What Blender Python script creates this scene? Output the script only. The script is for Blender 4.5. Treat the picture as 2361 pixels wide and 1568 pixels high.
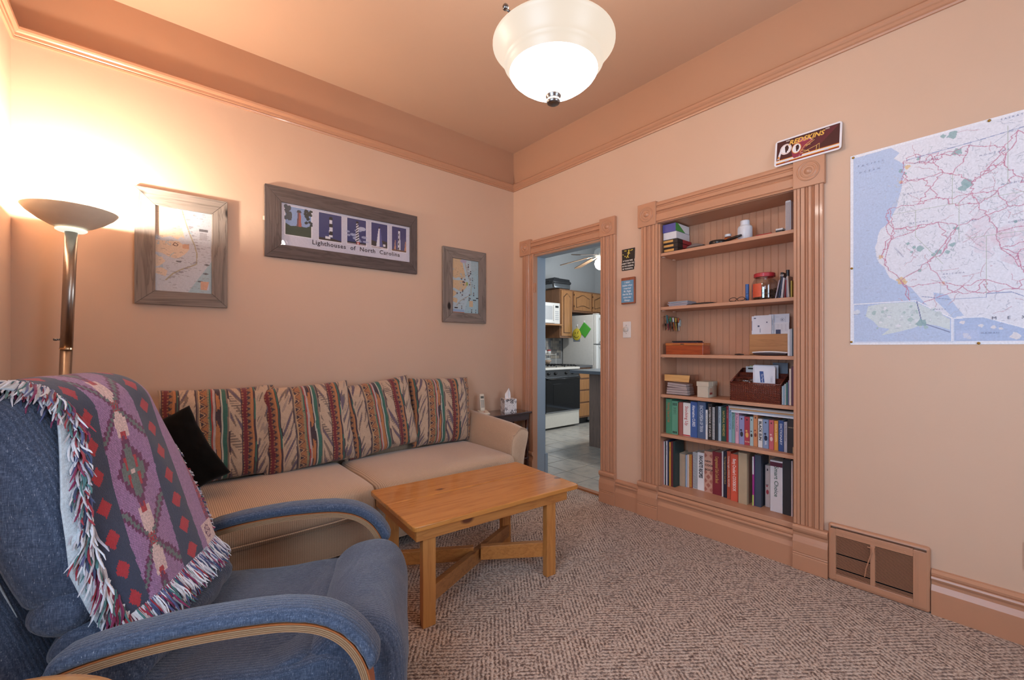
import bpy, bmesh, math, random
import numpy as np
from mathutils import Vector, Matrix, noise
PI = math.pi
sc = bpy.context.scene
for o in list(bpy.data.objects): bpy.data.objects.remove(o)
COL = sc.collection
R_ = random.Random(7)

# ------------------------------------------------------------ camera, world, lights, exposure
YAW = math.radians(49.72)
FWD = Vector((math.cos(YAW), math.sin(YAW), 0))
CAMP = Vector((-2.7010, -3.1639, 1.20))
cd = bpy.data.cameras.new('camera'); cam = bpy.data.objects.new('camera', cd); COL.objects.link(cam)
cam.location = CAMP
cam.rotation_euler = (PI/2, 0, YAW - PI/2)
cd.sensor_width = 36; cd.lens = 985.5/2361*36; cd.shift_y = 16/2361
cd.clip_start = 0.05
sc.camera = cam
sc.view_settings.view_transform = 'Standard'; sc.view_settings.look = 'None'
sc.view_settings.gamma = 1; sc.view_settings.use_curve_mapping = False
sc.view_settings.exposure = 0.0
sc.cycles.transparent_max_bounces = 32

world = bpy.data.worlds.new('sky'); sc.world = world; world.use_nodes = True
bg = world.node_tree.nodes['Background']; bg.inputs[0].default_value = (0.62, 0.78, 1.0, 1); bg.inputs[1].default_value = 1.2

def lamp(name, kind, loc, power, color, size=0.1, size_y=None, rot=(0,0,0), spread=None):
    d = bpy.data.lights.new(name, kind); d.energy = power; d.color = color
    if kind == 'AREA':
        d.shape = 'RECTANGLE' if size_y else 'SQUARE'; d.size = size
        if size_y: d.size_y = size_y
        if spread: d.spread = spread
    else: d.shadow_soft_size = size
    o = bpy.data.objects.new(name, d); COL.objects.link(o); o.location = loc; o.rotation_euler = rot
    return o
# daylight through the two windows of the room and the one of the kitchen (all outside the frame)
lamp('daylight_left_window', 'AREA', (-3.31, -2.72, 1.50), 42, (0.55, 0.75, 1.0), 1.05, 1.3, (PI/2, 0, -PI/2))
lamp('daylight_front_window', 'AREA', (-1.30, -4.40, 1.45), 28, (0.68, 0.83, 1.0), 1.0, 1.4, (PI/2, 0, 0))
lamp('daylight_kitchen_window', 'AREA', (3.50, -0.95, 1.5), 55, (0.80, 0.90, 1.0), 1.2, 1.3, (PI/2, 0, PI/2))
# lamp bulbs
lamp('kitchen_fan_bulb', 'POINT', (1.73, 0.29, 2.18), 60, (1.0, 0.97, 0.92), 0.06)
lamp('torchiere_bulb', 'POINT', (-2.985, -0.265, 1.835), 66, (1.0, 0.93, 0.81), 0.035)
lamp('pendant_bulb', 'POINT', (-1.617, -2.11, 2.33), 20, (1.0, 0.94, 0.87), 0.06)

# ------------------------------------------------------------ colours and materials
def lin(c):
    return c/12.92 if c <= 0.04045 else ((c+0.055)/1.055)**2.4
def C(h):
    if isinstance(h, (tuple, list)): return tuple(h[:3])
    h = h.lstrip('#'); return tuple(lin(int(h[i:i+2], 16)/255) for i in (0, 2, 4))
MATS = {}
class NT:
    def __init__(s, m): s.m = m; s.t = m.node_tree; s.b = s.t.nodes['Principled BSDF']
    def n(s, ty, **kw):
        nd = s.t.nodes.new(ty)
        for k, v in kw.items():
            if k[0] == 'i' and k[1:].isdigit(): nd.inputs[int(k[1:])].default_value = v
            elif k in nd.inputs: nd.inputs[k].default_value = v
            else: setattr(nd, k, v)
        return nd
    def l(s, a, b): s.t.links.new(a, b)
    def coord(s, kind='Object', scale=(1,1,1), rot=(0,0,0), loc=(0,0,0)):
        tc = s.n('ShaderNodeTexCoord'); mp = s.n('ShaderNodeMapping')
        mp.inputs['Scale'].default_value = scale; mp.inputs['Rotation'].default_value = rot; mp.inputs['Location'].default_value = loc
        s.l(tc.outputs[kind], mp.inputs[0]); return mp.outputs[0]
    def noise(s, vec, scale, detail=3, rough=0.5, dist=0):
        nd = s.n('ShaderNodeTexNoise'); nd.inputs['Scale'].default_value = scale; nd.inputs['Detail'].default_value = detail
        nd.inputs['Roughness'].default_value = rough; nd.inputs['Distortion'].default_value = dist
        if vec is not None: s.l(vec, nd.inputs['Vector'])
        return nd.outputs['Fac']
    def ramp(s, fac, stops, interp='LINEAR'):
        nd = s.n('ShaderNodeValToRGB'); cr = nd.color_ramp; cr.interpolation = interp
        while len(cr.elements) < len(stops): cr.elements.new(0.5)
        for e, (p, c) in zip(cr.elements, stops):
            e.position = p; c = C(c) if isinstance(c, str) else c
            e.color = (c[0], c[1], c[2], 1) if isinstance(c, (tuple, list)) else (c, c, c, 1)
        s.l(fac, nd.inputs[0]); return nd.outputs[0]
    def mix(s, fac, a, b, mode='MIX'):
        nd = s.n('ShaderNodeMix'); nd.data_type = 'RGBA'; nd.blend_type = mode
        for k_, v in ((0, fac), (6, a), (7, b)):
            sock = nd.inputs[k_]
            if hasattr(v, 'links'): s.l(v, sock)
            elif k_ == 0: sock.default_value = v
            else: c = C(v) if isinstance(v, str) else v; sock.default_value = (c[0], c[1], c[2], 1)
        return nd.outputs[2]
    def math(s, op, a, b=0.0, clamp=False):
        nd = s.n('ShaderNodeMath'); nd.operation = op; nd.use_clamp = clamp
        for i, v in ((0, a), (1, b)):
            if hasattr(v, 'links'): s.l(v, nd.inputs[i])
            else: nd.inputs[i].default_value = v
        return nd.outputs[0]
    def bump(s, h, strength=0.3, dist=0.01, prev=None):
        nd = s.n('ShaderNodeBump'); nd.inputs['Strength'].default_value = strength; nd.inputs['Distance'].default_value = dist
        s.l(h, nd.inputs['Height'])
        if prev is not None: s.l(prev, nd.inputs['Normal'])
        s.l(nd.outputs[0], s.b.inputs['Normal']); return nd.outputs[0]
    def base(s, c):
        if hasattr(c, 'links'): s.l(c, s.b.inputs['Base Color'])
        else: c = C(c) if isinstance(c, str) else c; s.b.inputs['Base Color'].default_value = (c[0], c[1], c[2], 1)
def newmat(name, rough=0.5, metal=0.0, spec=0.5, coat=0.0, sheen=0.0):
    m = bpy.data.materials.new(name); m.use_nodes = True; t = NT(m)
    t.b.inputs['Roughness'].default_value = rough; t.b.inputs['Metallic'].default_value = metal
    t.b.inputs['Specular IOR Level'].default_value = spec
    t.b.inputs['Coat Weight'].default_value = coat; t.b.inputs['Coat Roughness'].default_value = 0.08
    t.b.inputs['Sheen Weight'].default_value = sheen
    MATS[name] = m; return t
def P(col, rough=0.55, metal=0.0, var=0.06, scale=30, bump=0.0, coat=0.0, spec=0.5, sheen=0.0, name=None):
    """procedural plain material: colour with slight noise variation"""
    key = name or 'm_%s_%s_%s_%s_%s_%s' % (col, rough, metal, var, bump, coat)
    if key in MATS: return MATS[key]
    t = newmat(key, rough, metal, spec, coat, sheen)
    v = t.coord(); f = t.noise(v, scale, 3)
    c = C(col); dk = tuple(x*(1-var) for x in c); lt = tuple(min(1, x*(1+var)) for x in c)
    t.base(t.mix(f, dk, lt))
    if bump: t.bump(f, bump, 0.004)
    return t.m
def wood(name, c1, c2, axis=0, scale=1.0, rough=0.4, coat=0.0, knots=None, bump=0.15):
    if name in MATS: return MATS[name]
    t = newmat(name, rough, 0, 0.5, coat)
    s = [14*scale]*3; s[axis] = 1.1*scale
    v = t.coord('Object', tuple(s))
    n1 = t.noise(v, 1.3, 4, 0.6, 0.6)
    s2 = [90*scale]*3; s2[axis] = 3*scale
    n2 = t.noise(t.coord('Object', tuple(s2)), 1.0, 3, 0.6)
    rings = t.math('FRACT', t.math('MULTIPLY', n1, 5.0))
    rr = t.ramp(rings, [(0, 0.25), (0.5, 0.0), (0.92, 0.75), (1, 0.2)])
    f = t.math('ADD', t.math('MULTIPLY', rr, 0.55), t.math('MULTIPLY', n2, 0.6), True)
    c = t.mix(f, c1, c2)
    if knots:
        vo = t.n('ShaderNodeTexVoronoi'); sk = [6.0]*3; sk[axis] = 3.2
        t.l(t.coord('Object', tuple(sk), loc=(0.37, 0.11, 0.2)), vo.inputs['Vector']); vo.inputs['Scale'].default_value = 1.0
        k = t.ramp(vo.outputs['Distance'], [(0, 1.0), (0.075, 1.0), (0.13, 0.0), (1, 0.0)])
        c = t.mix(k, c, knots)
    t.base(c); t.bump(f, bump, 0.002)
    return t.m
def vcol(name='printed_colour', rough=0.6, bump=0.0, coat=0.0, sheen=0.0, bscale=600, layer='Col'):
    if name in MATS: return MATS[name]
    t = newmat(name, rough, 0, 0.4, coat, sheen)
    a = t.n('ShaderNodeVertexColor'); a.layer_name = layer
    n = t.noise(t.coord('Object'), bscale, 2)
    t.base(t.mix(1.0, a.outputs[0], t.ramp(n, [(0, 0.80), (1, 1.12)]), 'MULTIPLY'))
    if bump: t.bump(n, bump, 0.003)
    return t.m
def emit(name, col, strength, base=None):
    if name in MATS: return MATS[name]
    t = newmat(name, 0.4); t.base(base or col)
    t.b.inputs['Emission Color'].default_value = (*C(col), 1); t.b.inputs['Emission Strength'].default_value = strength
    return t.m
def glassy(name, tint=(1,1,1), rough=0.02, ior=1.45):
    """thin clear pane: clear through, mirror-like at its surface by Fresnel"""
    if name in MATS: return MATS[name]
    m = bpy.data.materials.new(name); m.use_nodes = True; t = m.node_tree; t.nodes.clear()
    o = t.nodes.new('ShaderNodeOutputMaterial'); mx = t.nodes.new('ShaderNodeMixShader'); lw = t.nodes.new('ShaderNodeLayerWeight'); pw = t.nodes.new('ShaderNodeMath'); pw.operation = 'POWER'; pw.inputs[1].default_value = 4.0
    fr = t.nodes.new('ShaderNodeMath'); fr.operation = 'MULTIPLY_ADD'; fr.inputs[1].default_value = 0.85; fr.inputs[2].default_value = ((ior-1)/(ior+1))**2*1.4; t.links.new(lw.outputs['Facing'], pw.inputs[0]); t.links.new(pw.outputs[0], fr.inputs[0])
    tr = t.nodes.new('ShaderNodeBsdfTransparent'); gl = t.nodes.new('ShaderNodeBsdfGlossy')
    tr.inputs[0].default_value = (*tint, 1); gl.inputs['Roughness'].default_value = rough
    t.links.new(fr.outputs[0], mx.inputs[0]); t.links.new(tr.outputs[0], mx.inputs[1]); t.links.new(gl.outputs[0], mx.inputs[2]); t.links.new(mx.outputs[0], o.inputs[0])
    MATS[name] = m; return m

# ------------------------------------------------------------ objects
def obj(name, bm, m, parent=None, smooth=False, bevel=0, label=None, world=True, kind=None, seg=2, ang=35):
    """link a bmesh (world or parent-local coordinates) as one mesh object"""
    if isinstance(bm, bpy.types.Mesh): me = bm
    else:
        bmesh.ops.recalc_face_normals(bm, faces=bm.faces)
        me = bpy.data.meshes.new(name); bm.to_mesh(me); bm.free()
    me.name = name
    if m is not None and len(me.materials) == 0: me.materials.append(m)
    o = bpy.data.objects.new(name, me); COL.objects.link(o)
    if smooth:
        me.polygons.foreach_set('use_smooth', [True]*len(me.polygons))
    if bevel:
        b = o.modifiers.new('bevel', 'BEVEL'); b.width = bevel; b.segments = seg; b.limit_method = 'ANGLE'; b.angle_limit = math.radians(ang)
    if parent is not None:
        o.parent = parent
        if world: o.matrix_parent_inverse = root_matrix(parent).inverted()
    if label: o['label'] = label
    if kind: o['kind'] = kind
    return o
def root_matrix(o):
    m = Matrix.LocRotScale(o.location, o.rotation_euler, o.scale)
    if o.parent: m = root_matrix(o.parent) @ o.matrix_parent_inverse @ m
    return m
def thing(name, label, cat, loc=(0,0,0), rz=0, group=None):
    o = bpy.data.objects.new(name, None); COL.objects.link(o); o.empty_display_size = 0.05
    o.location = loc; o.rotation_euler = (0, 0, rz); tag(o, label, cat, group); return o
def tag(o, label, cat, group=None):
    o['label'] = label; o['category'] = cat
    if group: o['group'] = group
    return o
def struct(name, bm, m, label=None, parent=None, **k):
    o = obj(name, bm, m, parent, **k)
    if parent is None:
        o['kind'] = 'structure'
        if label: o['label'] = label
    return o
def dup(o, parent=None):
    c = o.copy(); COL.objects.link(c)
    if parent is not None: c.parent = parent
    for ch in [x for x in COL.objects if x.parent is o]: dup(ch, c)
    return c

# ------------------------------------------------------------ mesh helpers
def B(): return bmesh.new()
def bx(bm, x0, x1, y0, y1, z0, z1, M=None):
    c = [(x, y, z) for x in (x0, x1) for y in (y0, y1) for z in (z0, z1)]
    if M is not None: c = [M @ Vector(p) for p in c]
    v = [bm.verts.new(p) for p in c]
    for f in ((0,1,3,2),(4,6,7,5),(0,4,5,1),(2,3,7,6),(0,2,6,4),(1,5,7,3)): bm.faces.new([v[i] for i in f])
    return bm
def box(*a, **k): return bx(B(), *a, **k)
def prism(bm, pts, d0, d1, M=None, axis='y'):
    """polygon pts (a,b) extruded along axis from d0 to d1"""
    def mk(a, b, d):
        p = {'y': (a, d, b), 'x': (d, a, b), 'z': (a, b, d)}[axis]
        return M @ Vector(p) if M is not None else p
    A = [bm.verts.new(mk(a, b, d0)) for a, b in pts]; Bv = [bm.verts.new(mk(a, b, d1)) for a, b in pts]
    n = len(pts)
    for i in range(n): bm.faces.new((A[i], A[(i+1) % n], Bv[(i+1) % n], Bv[i]))
    bm.faces.new(A); bm.faces.new(Bv[::-1]); return bm
def lathe(bm, prof, c=(0,0,0), n=32, M=None, cap=True):
    """prof: (r, z) pairs turned about the z axis through c"""
    rings = []
    for r, z in prof:
        if r < 1e-5:
            p = Vector((c[0], c[1], c[2]+z)); rings.append([bm.verts.new(M @ p if M is not None else p)])
        else:
            ring = []
            for i in range(n):
                a = 2*PI*i/n; p = Vector((c[0]+r*math.cos(a), c[1]+r*math.sin(a), c[2]+z))
                ring.append(bm.verts.new(M @ p if M is not None else p))
            rings.append(ring)
    for a, b in zip(rings, rings[1:]):
        for i in range(n):
            j = (i+1) % n
            if len(a) == 1 and len(b) == 1: break
            if len(a) == 1: bm.faces.new((a[0], b[i], b[j]))
            elif len(b) == 1: bm.faces.new((a[i], a[j], b[0]))
            else: bm.faces.new((a[i], a[j], b[j], b[i]))
    if cap:
        if len(rings[0]) > 1: bm.faces.new(rings[0][::-1])
        if len(rings[-1]) > 1: bm.faces.new(rings[-1])
    return bm
def tube(bm, pts, r, n=8, cap=True, flat=None):
    """tube through pts; r is a number or one per point"""
    pts = [Vector(p) for p in pts]; rs = r if isinstance(r, (list, tuple)) else [r]*len(pts)
    rings = []; up = Vector((0, 0, 1))
    for i, p in enumerate(pts):
        t = (pts[min(i+1, len(pts)-1)] - pts[max(i-1, 0)]).normalized()
        if i == 0:
            if abs(t.dot(up)) > 0.95: up = Vector((1, 0, 0))
        s = t.cross(up).normalized(); u = s.cross(t).normalized(); up = u
        rings.append([bm.verts.new(p + rs[i]*(math.cos(2*PI*k/n)*s + math.sin(2*PI*k/n)*u*(flat or 1))) for k in range(n)])
    for a, b in zip(rings, rings[1:]):
        for k in range(n): bm.faces.new((a[k], a[(k+1) % n], b[(k+1) % n], b[k]))
    if cap: bm.faces.new(rings[0][::-1]); bm.faces.new(rings[-1])
    return bm
def rbox(bm, sx, sy, sz, r, n=6, fn=None, M=None, round_all=True):
    """rounded box of half sizes sx sy sz, optionally deformed by fn(x,y,z)"""
    cache = {}
    def key(p): return (round(p[0], 5), round(p[1], 5), round(p[2], 5))
    nn = n if isinstance(n, (tuple, list)) else (n, n, n)
    S = (sx, sy, sz)
    def coords(s, k):
        k = max(2, k); inner = s - r; out = []
        m = 3
        a = [-s + r*(1-math.cos(PI/2*i/m)) for i in range(m)]
        b = [-inner + 2*inner*i/k for i in range(k+1)]
        return a + b + [-x for x in reversed(a)]
    cs = [coords(S[i], nn[i]) for i in range(3)]
    def vert(p):
        k = key(p)
        if k in cache: return cache[k]
        q = Vector(p); inn = Vector([max(-(S[i]-r), min(S[i]-r, p[i])) for i in range(3)]); d = q - inn
        if d.length > 1e-9: q = inn + d.normalized()*r
        if fn: q = Vector(fn(q.x, q.y, q.z))
        if M is not None: q = M @ q
        cache[k] = bm.verts.new(q); return cache[k]
    for ax in range(3):
        a1, a2 = (ax+1) % 3, (ax+2) % 3
        for sg in (-1, 1):
            for i in range(len(cs[a1])-1):
                for j in range(len(cs[a2])-1):
                    q = []
                    for (ii, jj) in ((i, j), (i+1, j), (i+1, j+1), (i, j+1)):
                        p = [0, 0, 0]; p[ax] = sg*S[ax]; p[a1] = cs[a1][ii]; p[a2] = cs[a2][jj]; q.append(vert(p))
                    if len(set(q)) == 4:
                        try: bm.faces.new(q if sg > 0 else q[::-1])
                        except ValueError: pass
                    elif len(set(q)) == 3:
                        u = []; [u.append(x) for x in q if x not in u]
                        try: bm.faces.new(u)
                        except ValueError: pass
    return bm
def sweep(bm, prof, path, closed=False, up=Vector((0,0,1))):
    """profile (out, z) swept along a horizontal path with mitred corners; out is to the right of travel"""
    pts = [Vector(p) for p in path]; rings = []
    for i, p in enumerate(pts):
        d0 = (p - pts[i-1]).normalized() if i > 0 else None
        d1 = (pts[i+1] - p).normalized() if i < len(pts)-1 else None
        if d0 is None: d0 = d1
        if d1 is None: d1 = d0
        n0 = Vector((d0.y, -d0.x, 0)); n1 = Vector((d1.y, -d1.x, 0)); m = (n0+n1); m = m/ (m.dot(n0)) if abs(m.dot(n0)) > 1e-6 else n0
        rings.append([bm.verts.new(p + m*o + up*z) for o, z in prof])
    n = len(prof)
    for a, b in zip(rings, rings[1:]):
        for k in range(n): bm.faces.new((a[k], a[(k+1) % n], b[(k+1) % n], b[k]))
    bm.faces.new(rings[0]); bm.faces.new(rings[-1][::-1]); return bm
def grid_mesh(name, nu, nv, fpos, fcol=None, thick=0):
    """grid with per-corner colours: fpos(u,v), fcol array (nv,nu,3) linear"""
    us = np.linspace(0, 1, nu+1); vs = np.linspace(0, 1, nv+1)
    verts = [fpos(u, v) for v in vs for u in us]
    W = nu+1
    faces = [(j*W+i, j*W+i+1, (j+1)*W+i+1, (j+1)*W+i) for j in range(nv) for i in range(nu)]
    me = bpy.data.meshes.new(name); me.from_pydata(verts, [], faces)
    if fcol is not None: facecol(me, fcol.reshape(-1, 3))
    return me
def facecol(me, cols, layer='Col'):
    ca = me.color_attributes.new(layer, 'FLOAT_COLOR', 'CORNER')
    tot = np.zeros(len(me.polygons), dtype=np.int32); me.polygons.foreach_get('loop_total', tot)
    c = np.ones((len(me.loops), 4), dtype=np.float32); c[:, :3] = np.repeat(np.asarray(cols, dtype=np.float32), tot, axis=0)
    ca.data.foreach_set('color', c.ravel())
def text(s, size, mat, parent, origin, right, up, ext=0.0006, align='LEFT', bold=0.0, shear=0.0, name='lettering', lbl=None, sx=1.0, spacing=1.0):
    """flat lettering as its own mesh: origin at baseline, right/up world directions"""
    cu = bpy.data.curves.new('t', 'FONT'); cu.body = s; cu.size = size; cu.extrude = ext; cu.align_x = align; cu.offset = bold*size; cu.shear = shear
    cu.resolution_u = 2; cu.space_character = spacing; cu.space_line = 0.95
    o = bpy.data.objects.new('t', cu)
    me = bpy.data.meshes.new_from_object(o); bpy.data.objects.remove(o)
    r = Vector(right).normalized(); u = Vector(up).normalized(); n = r.cross(u)
    M = Matrix.Translation(origin) @ Matrix((r*sx, u, n)).transposed().to_4x4()
    me.transform(M); me.materials.clear()
    return obj(name, me, mat, parent, label=lbl)
def rot_z(a, c): return Matrix.Translation(c) @ Matrix.Rotation(a, 4, 'Z') @ Matrix.Translation(-Vector(c))
def TR(loc, rx=0, ry=0, rz=0): return Matrix.Translation(loc) @ Matrix.Rotation(rz, 4, 'Z') @ Matrix.Rotation(ry, 4, 'Y') @ Matrix.Rotation(rx, 4, 'X')
# ============================================================ THE SETTING
XL, YF, H = -3.217, -4.30, 3.08
def paint_mat():
    t = newmat('wall_paint', 0.62, spec=0.35)
    tc = t.n('ShaderNodeTexCoord'); sp = t.n('ShaderNodeSeparateXYZ'); t.l(tc.outputs['Object'], sp.inputs[0])
    up = t.math('GREATER_THAN', sp.outputs[2], 2.735)
    n = t.noise(tc.outputs['Object'], 1.6, 4, 0.55); n2 = t.noise(tc.outputs['Object'], 220, 2)
    lo = t.mix(n, '#cfae95', '#d7b69d'); hi = t.mix(n, '#b98c6e', '#c19476')
    t.base(t.mix(up, lo, hi))
    n3 = t.noise(tc.outputs['Object'], 5.5, 3, 0.5, 0.4)
    b = t.bump(n3, 0.25, 0.012); t.bump(n2, 0.08, 0.001, b)
    return t.m
PAINT = paint_mat()
TRIM = P('#bd8a6b', 0.34, var=0.02, scale=9, bump=0.03, coat=0.10, name='trim_paint')
SHELF = P('#c08e70', 0.45, var=0.04, scale=12, bump=0.12, name='shelf_paint')
CEIL = P('#cfa88c', 0.65, var=0.03, scale=3, bump=0.15, name='ceiling_paint')
BLUE = P('#93a1ad', 0.5, var=0.03, name='kitchen_trim_paint')
KWALL = P('#b3b7ba', 0.6, var=0.03, name='kitchen_wall_paint')
def carpet_mat():
    t = newmat('carpet_loops', 0.95, spec=0.1, sheen=0.25)
    v = t.coord('Object')
    # woven diamonds: blocks of loop rows that run one diagonal way, then the other
    m1 = t.n('ShaderNodeMapping'); m1.inputs['Rotation'].default_value = (0, 0, math.radians(38)); t.l(v, m1.inputs[0])
    m2 = t.n('ShaderNodeMapping'); m2.inputs['Rotation'].default_value = (0, 0, math.radians(-52)); t.l(v, m2.inputs[0])
    wn = t.noise(v, 9, 3, 0.6); 
    def rows(vec, ph):
        w = t.n('ShaderNodeTexWave'); w.wave_type = 'BANDS'; w.bands_direction = 'X'; w.wave_profile = 'SIN'
        w.inputs['Scale'].default_value = 19; w.inputs['Distortion'].default_value = 4.5; w.inputs['Detail'].default_value = 3; w.inputs['Detail Scale'].default_value = 5.0; w.inputs['Detail Roughness'].default_value = 0.65
        t.l(vec, w.inputs['Vector']); return w.outputs['Fac']
    ck = t.n('ShaderNodeTexChecker'); ck.inputs['Scale'].default_value = 3.3
    mm = t.n('ShaderNodeMapping'); mm.inputs['Rotation'].default_value = (0, 0, math.radians(-8)); mm.inputs['Scale'].default_value = (1, 2.0, 1)
    dn = t.n('ShaderNodeTexNoise'); dn.inputs['Scale'].default_value = 16; t.l(v, dn.inputs['Vector'])
    vm = t.n('ShaderNodeVectorMath'); vm.operation = 'MULTIPLY_ADD'; t.l(dn.outputs['Color'], vm.inputs[0]); vm.inputs[1].default_value = (0.05, 0.05, 0); t.l(v, vm.inputs[2])
    t.l(vm.outputs[0], mm.inputs[0]); t.l(mm.outputs[0], ck.inputs['Vector'])
    ra, rb = rows(m1.outputs[0], 0), rows(m2.outputs[0], 1)
    sel = t.mix(ck.outputs['Fac'], ra, rb)
    lo = t.n('ShaderNodeTexVoronoi'); lo.inputs['Scale'].default_value = 88; t.l(v, lo.inputs['Vector'])
    loop = t.ramp(lo.outputs['Distance'], [(0, 1.0), (0.75, 0.0)])
    h = t.math('ADD', t.math('MULTIPLY', sel, 0.46), t.math('MULTIPLY', loop, 0.62))
    sp = t.noise(v, 170, 2, 0.7)
    c = t.ramp(h, [(0.10, '#55392a'), (0.32, '#9a7e6b'), (0.52, '#c5ab97'), (1.0, '#decab9')])
    c = t.mix(t.ramp(sp, [(0.55, 0.0), (0.66, 0.6)]), c, '#7a573f')
    c = t.mix(t.ramp(wn, [(0.35, 0.0), (0.7, 0.25)]), c, '#a8968a')
    t.base(c); t.bump(h, 0.9, 0.006)
    return t.m
CARPET = carpet_mat()
WHITEP = P('#e6e4e0', 0.4, name='white_paint')

struct('floor', box(XL, 0.09, YF, 0, -0.05, 0.0), CARPET, 'beige looped carpet woven in diagonal blocks')
struct('ceiling', box(XL-0.12, 0.13, YF-0.12, 0.12, H, H+0.08), CEIL, 'terracotta painted ceiling')
struct('wall_back', box(XL-0.12, 0.0, 0, 0.12, 0, H), PAINT, 'peach wall behind the sofa')
bm = B()
for y0, y1, z0, z1 in ((YF, -3.30, 0, H), (-2.15, 0, 0, H), (-3.30, -2.15, 0, 0.80), (-3.30, -2.15, 2.20, H)): bx(bm, XL-0.12, XL, y0, y1, z0, z1)
struct('wall_left', bm, PAINT, 'peach wall at the left edge behind the floor lamp')
bm = B()
for x0, x1, z0, z1 in ((XL-0.12, -1.85, 0, H), (-0.75, 0.14, 0, H), (-1.85, -0.75, 0, 0.70), (-1.85, -0.75, 2.20, H)): bx(bm, x0, x1, YF-0.12, YF, z0, z1)
struct('wall_front', bm, PAINT, 'peach wall with the wide window')
bm = B()
DY0, DY1, DZ = -1.075, -0.285, 2.045
NY0, NY1, NZ0, NZ1 = -2.392, -1.556, 0.20, 2.062
for y0, y1, z0, z1 in ((YF, NY0, 0, H), (NY0, NY1, 0, NZ0), (NY0, NY1, NZ1, H), (NY1, DY0, 0, H), (DY0, DY1, DZ, H), (DY1, 0.12, 0, H)):
    bx(bm, 0, 0.13, y0, y1, z0, z1)
struct('wall_right', bm, PAINT, 'peach wall with the kitchen doorway and the bookcase')

def window(n, lab, c0, c1, z0, z1, along):
    """double-hung window: frame, sashes, panes"""
    bm = B(); f = []
    def q(a0, a1, d0, d1, zz0, zz1, b):
        if along == 'y': bx(b, XL-0.10+d0, XL-0.10+d1, a0, a1, zz0, zz1)
        else: bx(b, a0, a1, YF-0.10+d0, YF-0.10+d1, zz0, zz1)
    for a0, a1, za, zb in ((c0, c0+0.05, z0, z1), (c1-0.05, c1, z0, z1), (c0+.05, c1-.05, z0, z0+0.05), (c0+.05, c1-.05, z1-0.05, z1), (c0+.05, c1-.05, (z0+z1)/2-0.025, (z0+z1)/2+0.025)):
        q(a0, a1, 0.02, 0.07, za, zb, bm)
    w = struct('window_%d' % n, bm, WHITEP, lab)
    for za, zb in ((z0+0.05, (z0+z1)/2-0.025), ((z0+z1)/2+0.025, z1-0.05)):
        b = B(); q(c0+0.05, c1-0.05, 0.043, 0.047, za, zb, b); obj('pane', b, glassy('window_glass'), w)
    b = B()
    for a0, a1, za, zb in ((c0-0.1, c0, z0-0.1, z1+0.1), (c1, c1+0.1, z0-0.1, z1+0.1), (c0, c1, z1, z1+0.12), (c0, c1, z0-0.1, z0)): q(a0, a1, 0.101, 0.122, za, zb, b)
    obj('casing', b, TRIM, w, bevel=0.004)
window(1, 'window in the left wall', -3.30, -2.15, 0.80, 2.20, 'y')
window(2, 'window in the front wall', -1.85, -0.75, 0.70, 2.20, 'x')

RAIL = [(0,2.703),(.010,2.703),(.013,2.712),(.011,2.716),(.016,2.720),(.018,2.733),(.024,2.738),(.030,2.746),(.032,2.758),(.026,2.767),(.018,2.769),(0,2.769)]
struct('trim_1', sweep(B(), RAIL, [(XL, YF, 0), (XL, 0, 0), (0, 0, 0), (0, YF, 0)]), TRIM, 'peach picture rail moulding high round the room')
BASE = [(0,0),(.024,0),(.024,.108),(.013,.132),(.013,.150),(.021,.153),(.024,.161),(.021,.169),(.016,.171),(.020,.176),(.021,.186),(.012,.197),(0,.200)]
for nm, path in (('baseboard_back', [(XL, 0, 0), (0, 0, 0)]), ('baseboard_left', [(XL, YF, 0), (XL, 0, 0)]), ('baseboard_front', [(0, YF, 0), (XL, YF, 0)])):
    struct(nm, sweep(B(), BASE, path), TRIM)
for nm, y0, y1 in (('baseboard_right', -2.916, YF), ('baseboard_right', -1.206, -1.404), ('baseboard_right', -0.0, -0.14)):
    struct(nm, sweep(B(), BASE, [(0, y0, 0), (0, y1, 0)]), TRIM, 'moulded peach baseboard under the right wall')

FL = [(0,.019),(.03,.022),(.13,.022),(.145,.014),(.165,.022),(.30,.022),(.32,.013),(.37,.019),(.42,.013),(.46,.020),(.54,.020),(.58,.013),(.63,.019),(.68,.013),(.70,.022),(.835,.022),(.855,.014),(.87,.022),(.97,.022),(1,.019)]
def fluted_v(y0, y1, z0, z1):
    return prism(B(), [(0, y0)] + [(-o, y0+(y1-y0)*w) for w, o in FL] + [(0, y1)], z0, z1, axis='z')
HD = [(0,.019),(.08,.022),(.16,.022),(.18,.014),(.24,.016),(.28,.022),(.42,.022),(.44,.014),(.48,.020),(.53,.014),(.57,.020),(.60,.022),(.90,.022),(.92,.015),(.97,.018),(1,.018)]
def fluted_h(y0, y1, z0, z1):
    bm = B(); prof = [(0, z1)] + [(-o, z1+(z0-z1)*w) for w, o in HD] + [(0, z0)]
    A = [bm.verts.new((x, y0, z)) for x, z in prof]; C_ = [bm.verts.new((x, y1, z)) for x, z in prof]
    n = len(prof)
    for i in range(n): bm.faces.new((A[i], A[(i+1) % n], C_[(i+1) % n], C_[i]))
    bm.faces.new(A); bm.faces.new(C_[::-1]); return bm
PL = [(0,0),(.036,0),(.036,.078),(.031,.081),(.036,.087),(.031,.093),(.036,.097),(.036,.150),(.031,.165),(.024,.182),(.026,.198),(.036,.208),(.040,.218),(.040,.230),(.034,.240),(0,.242)]
def plinth(y0, y1):
    return prism(B(), [(-o, z) for o, z in PL], y0, y1)
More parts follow.
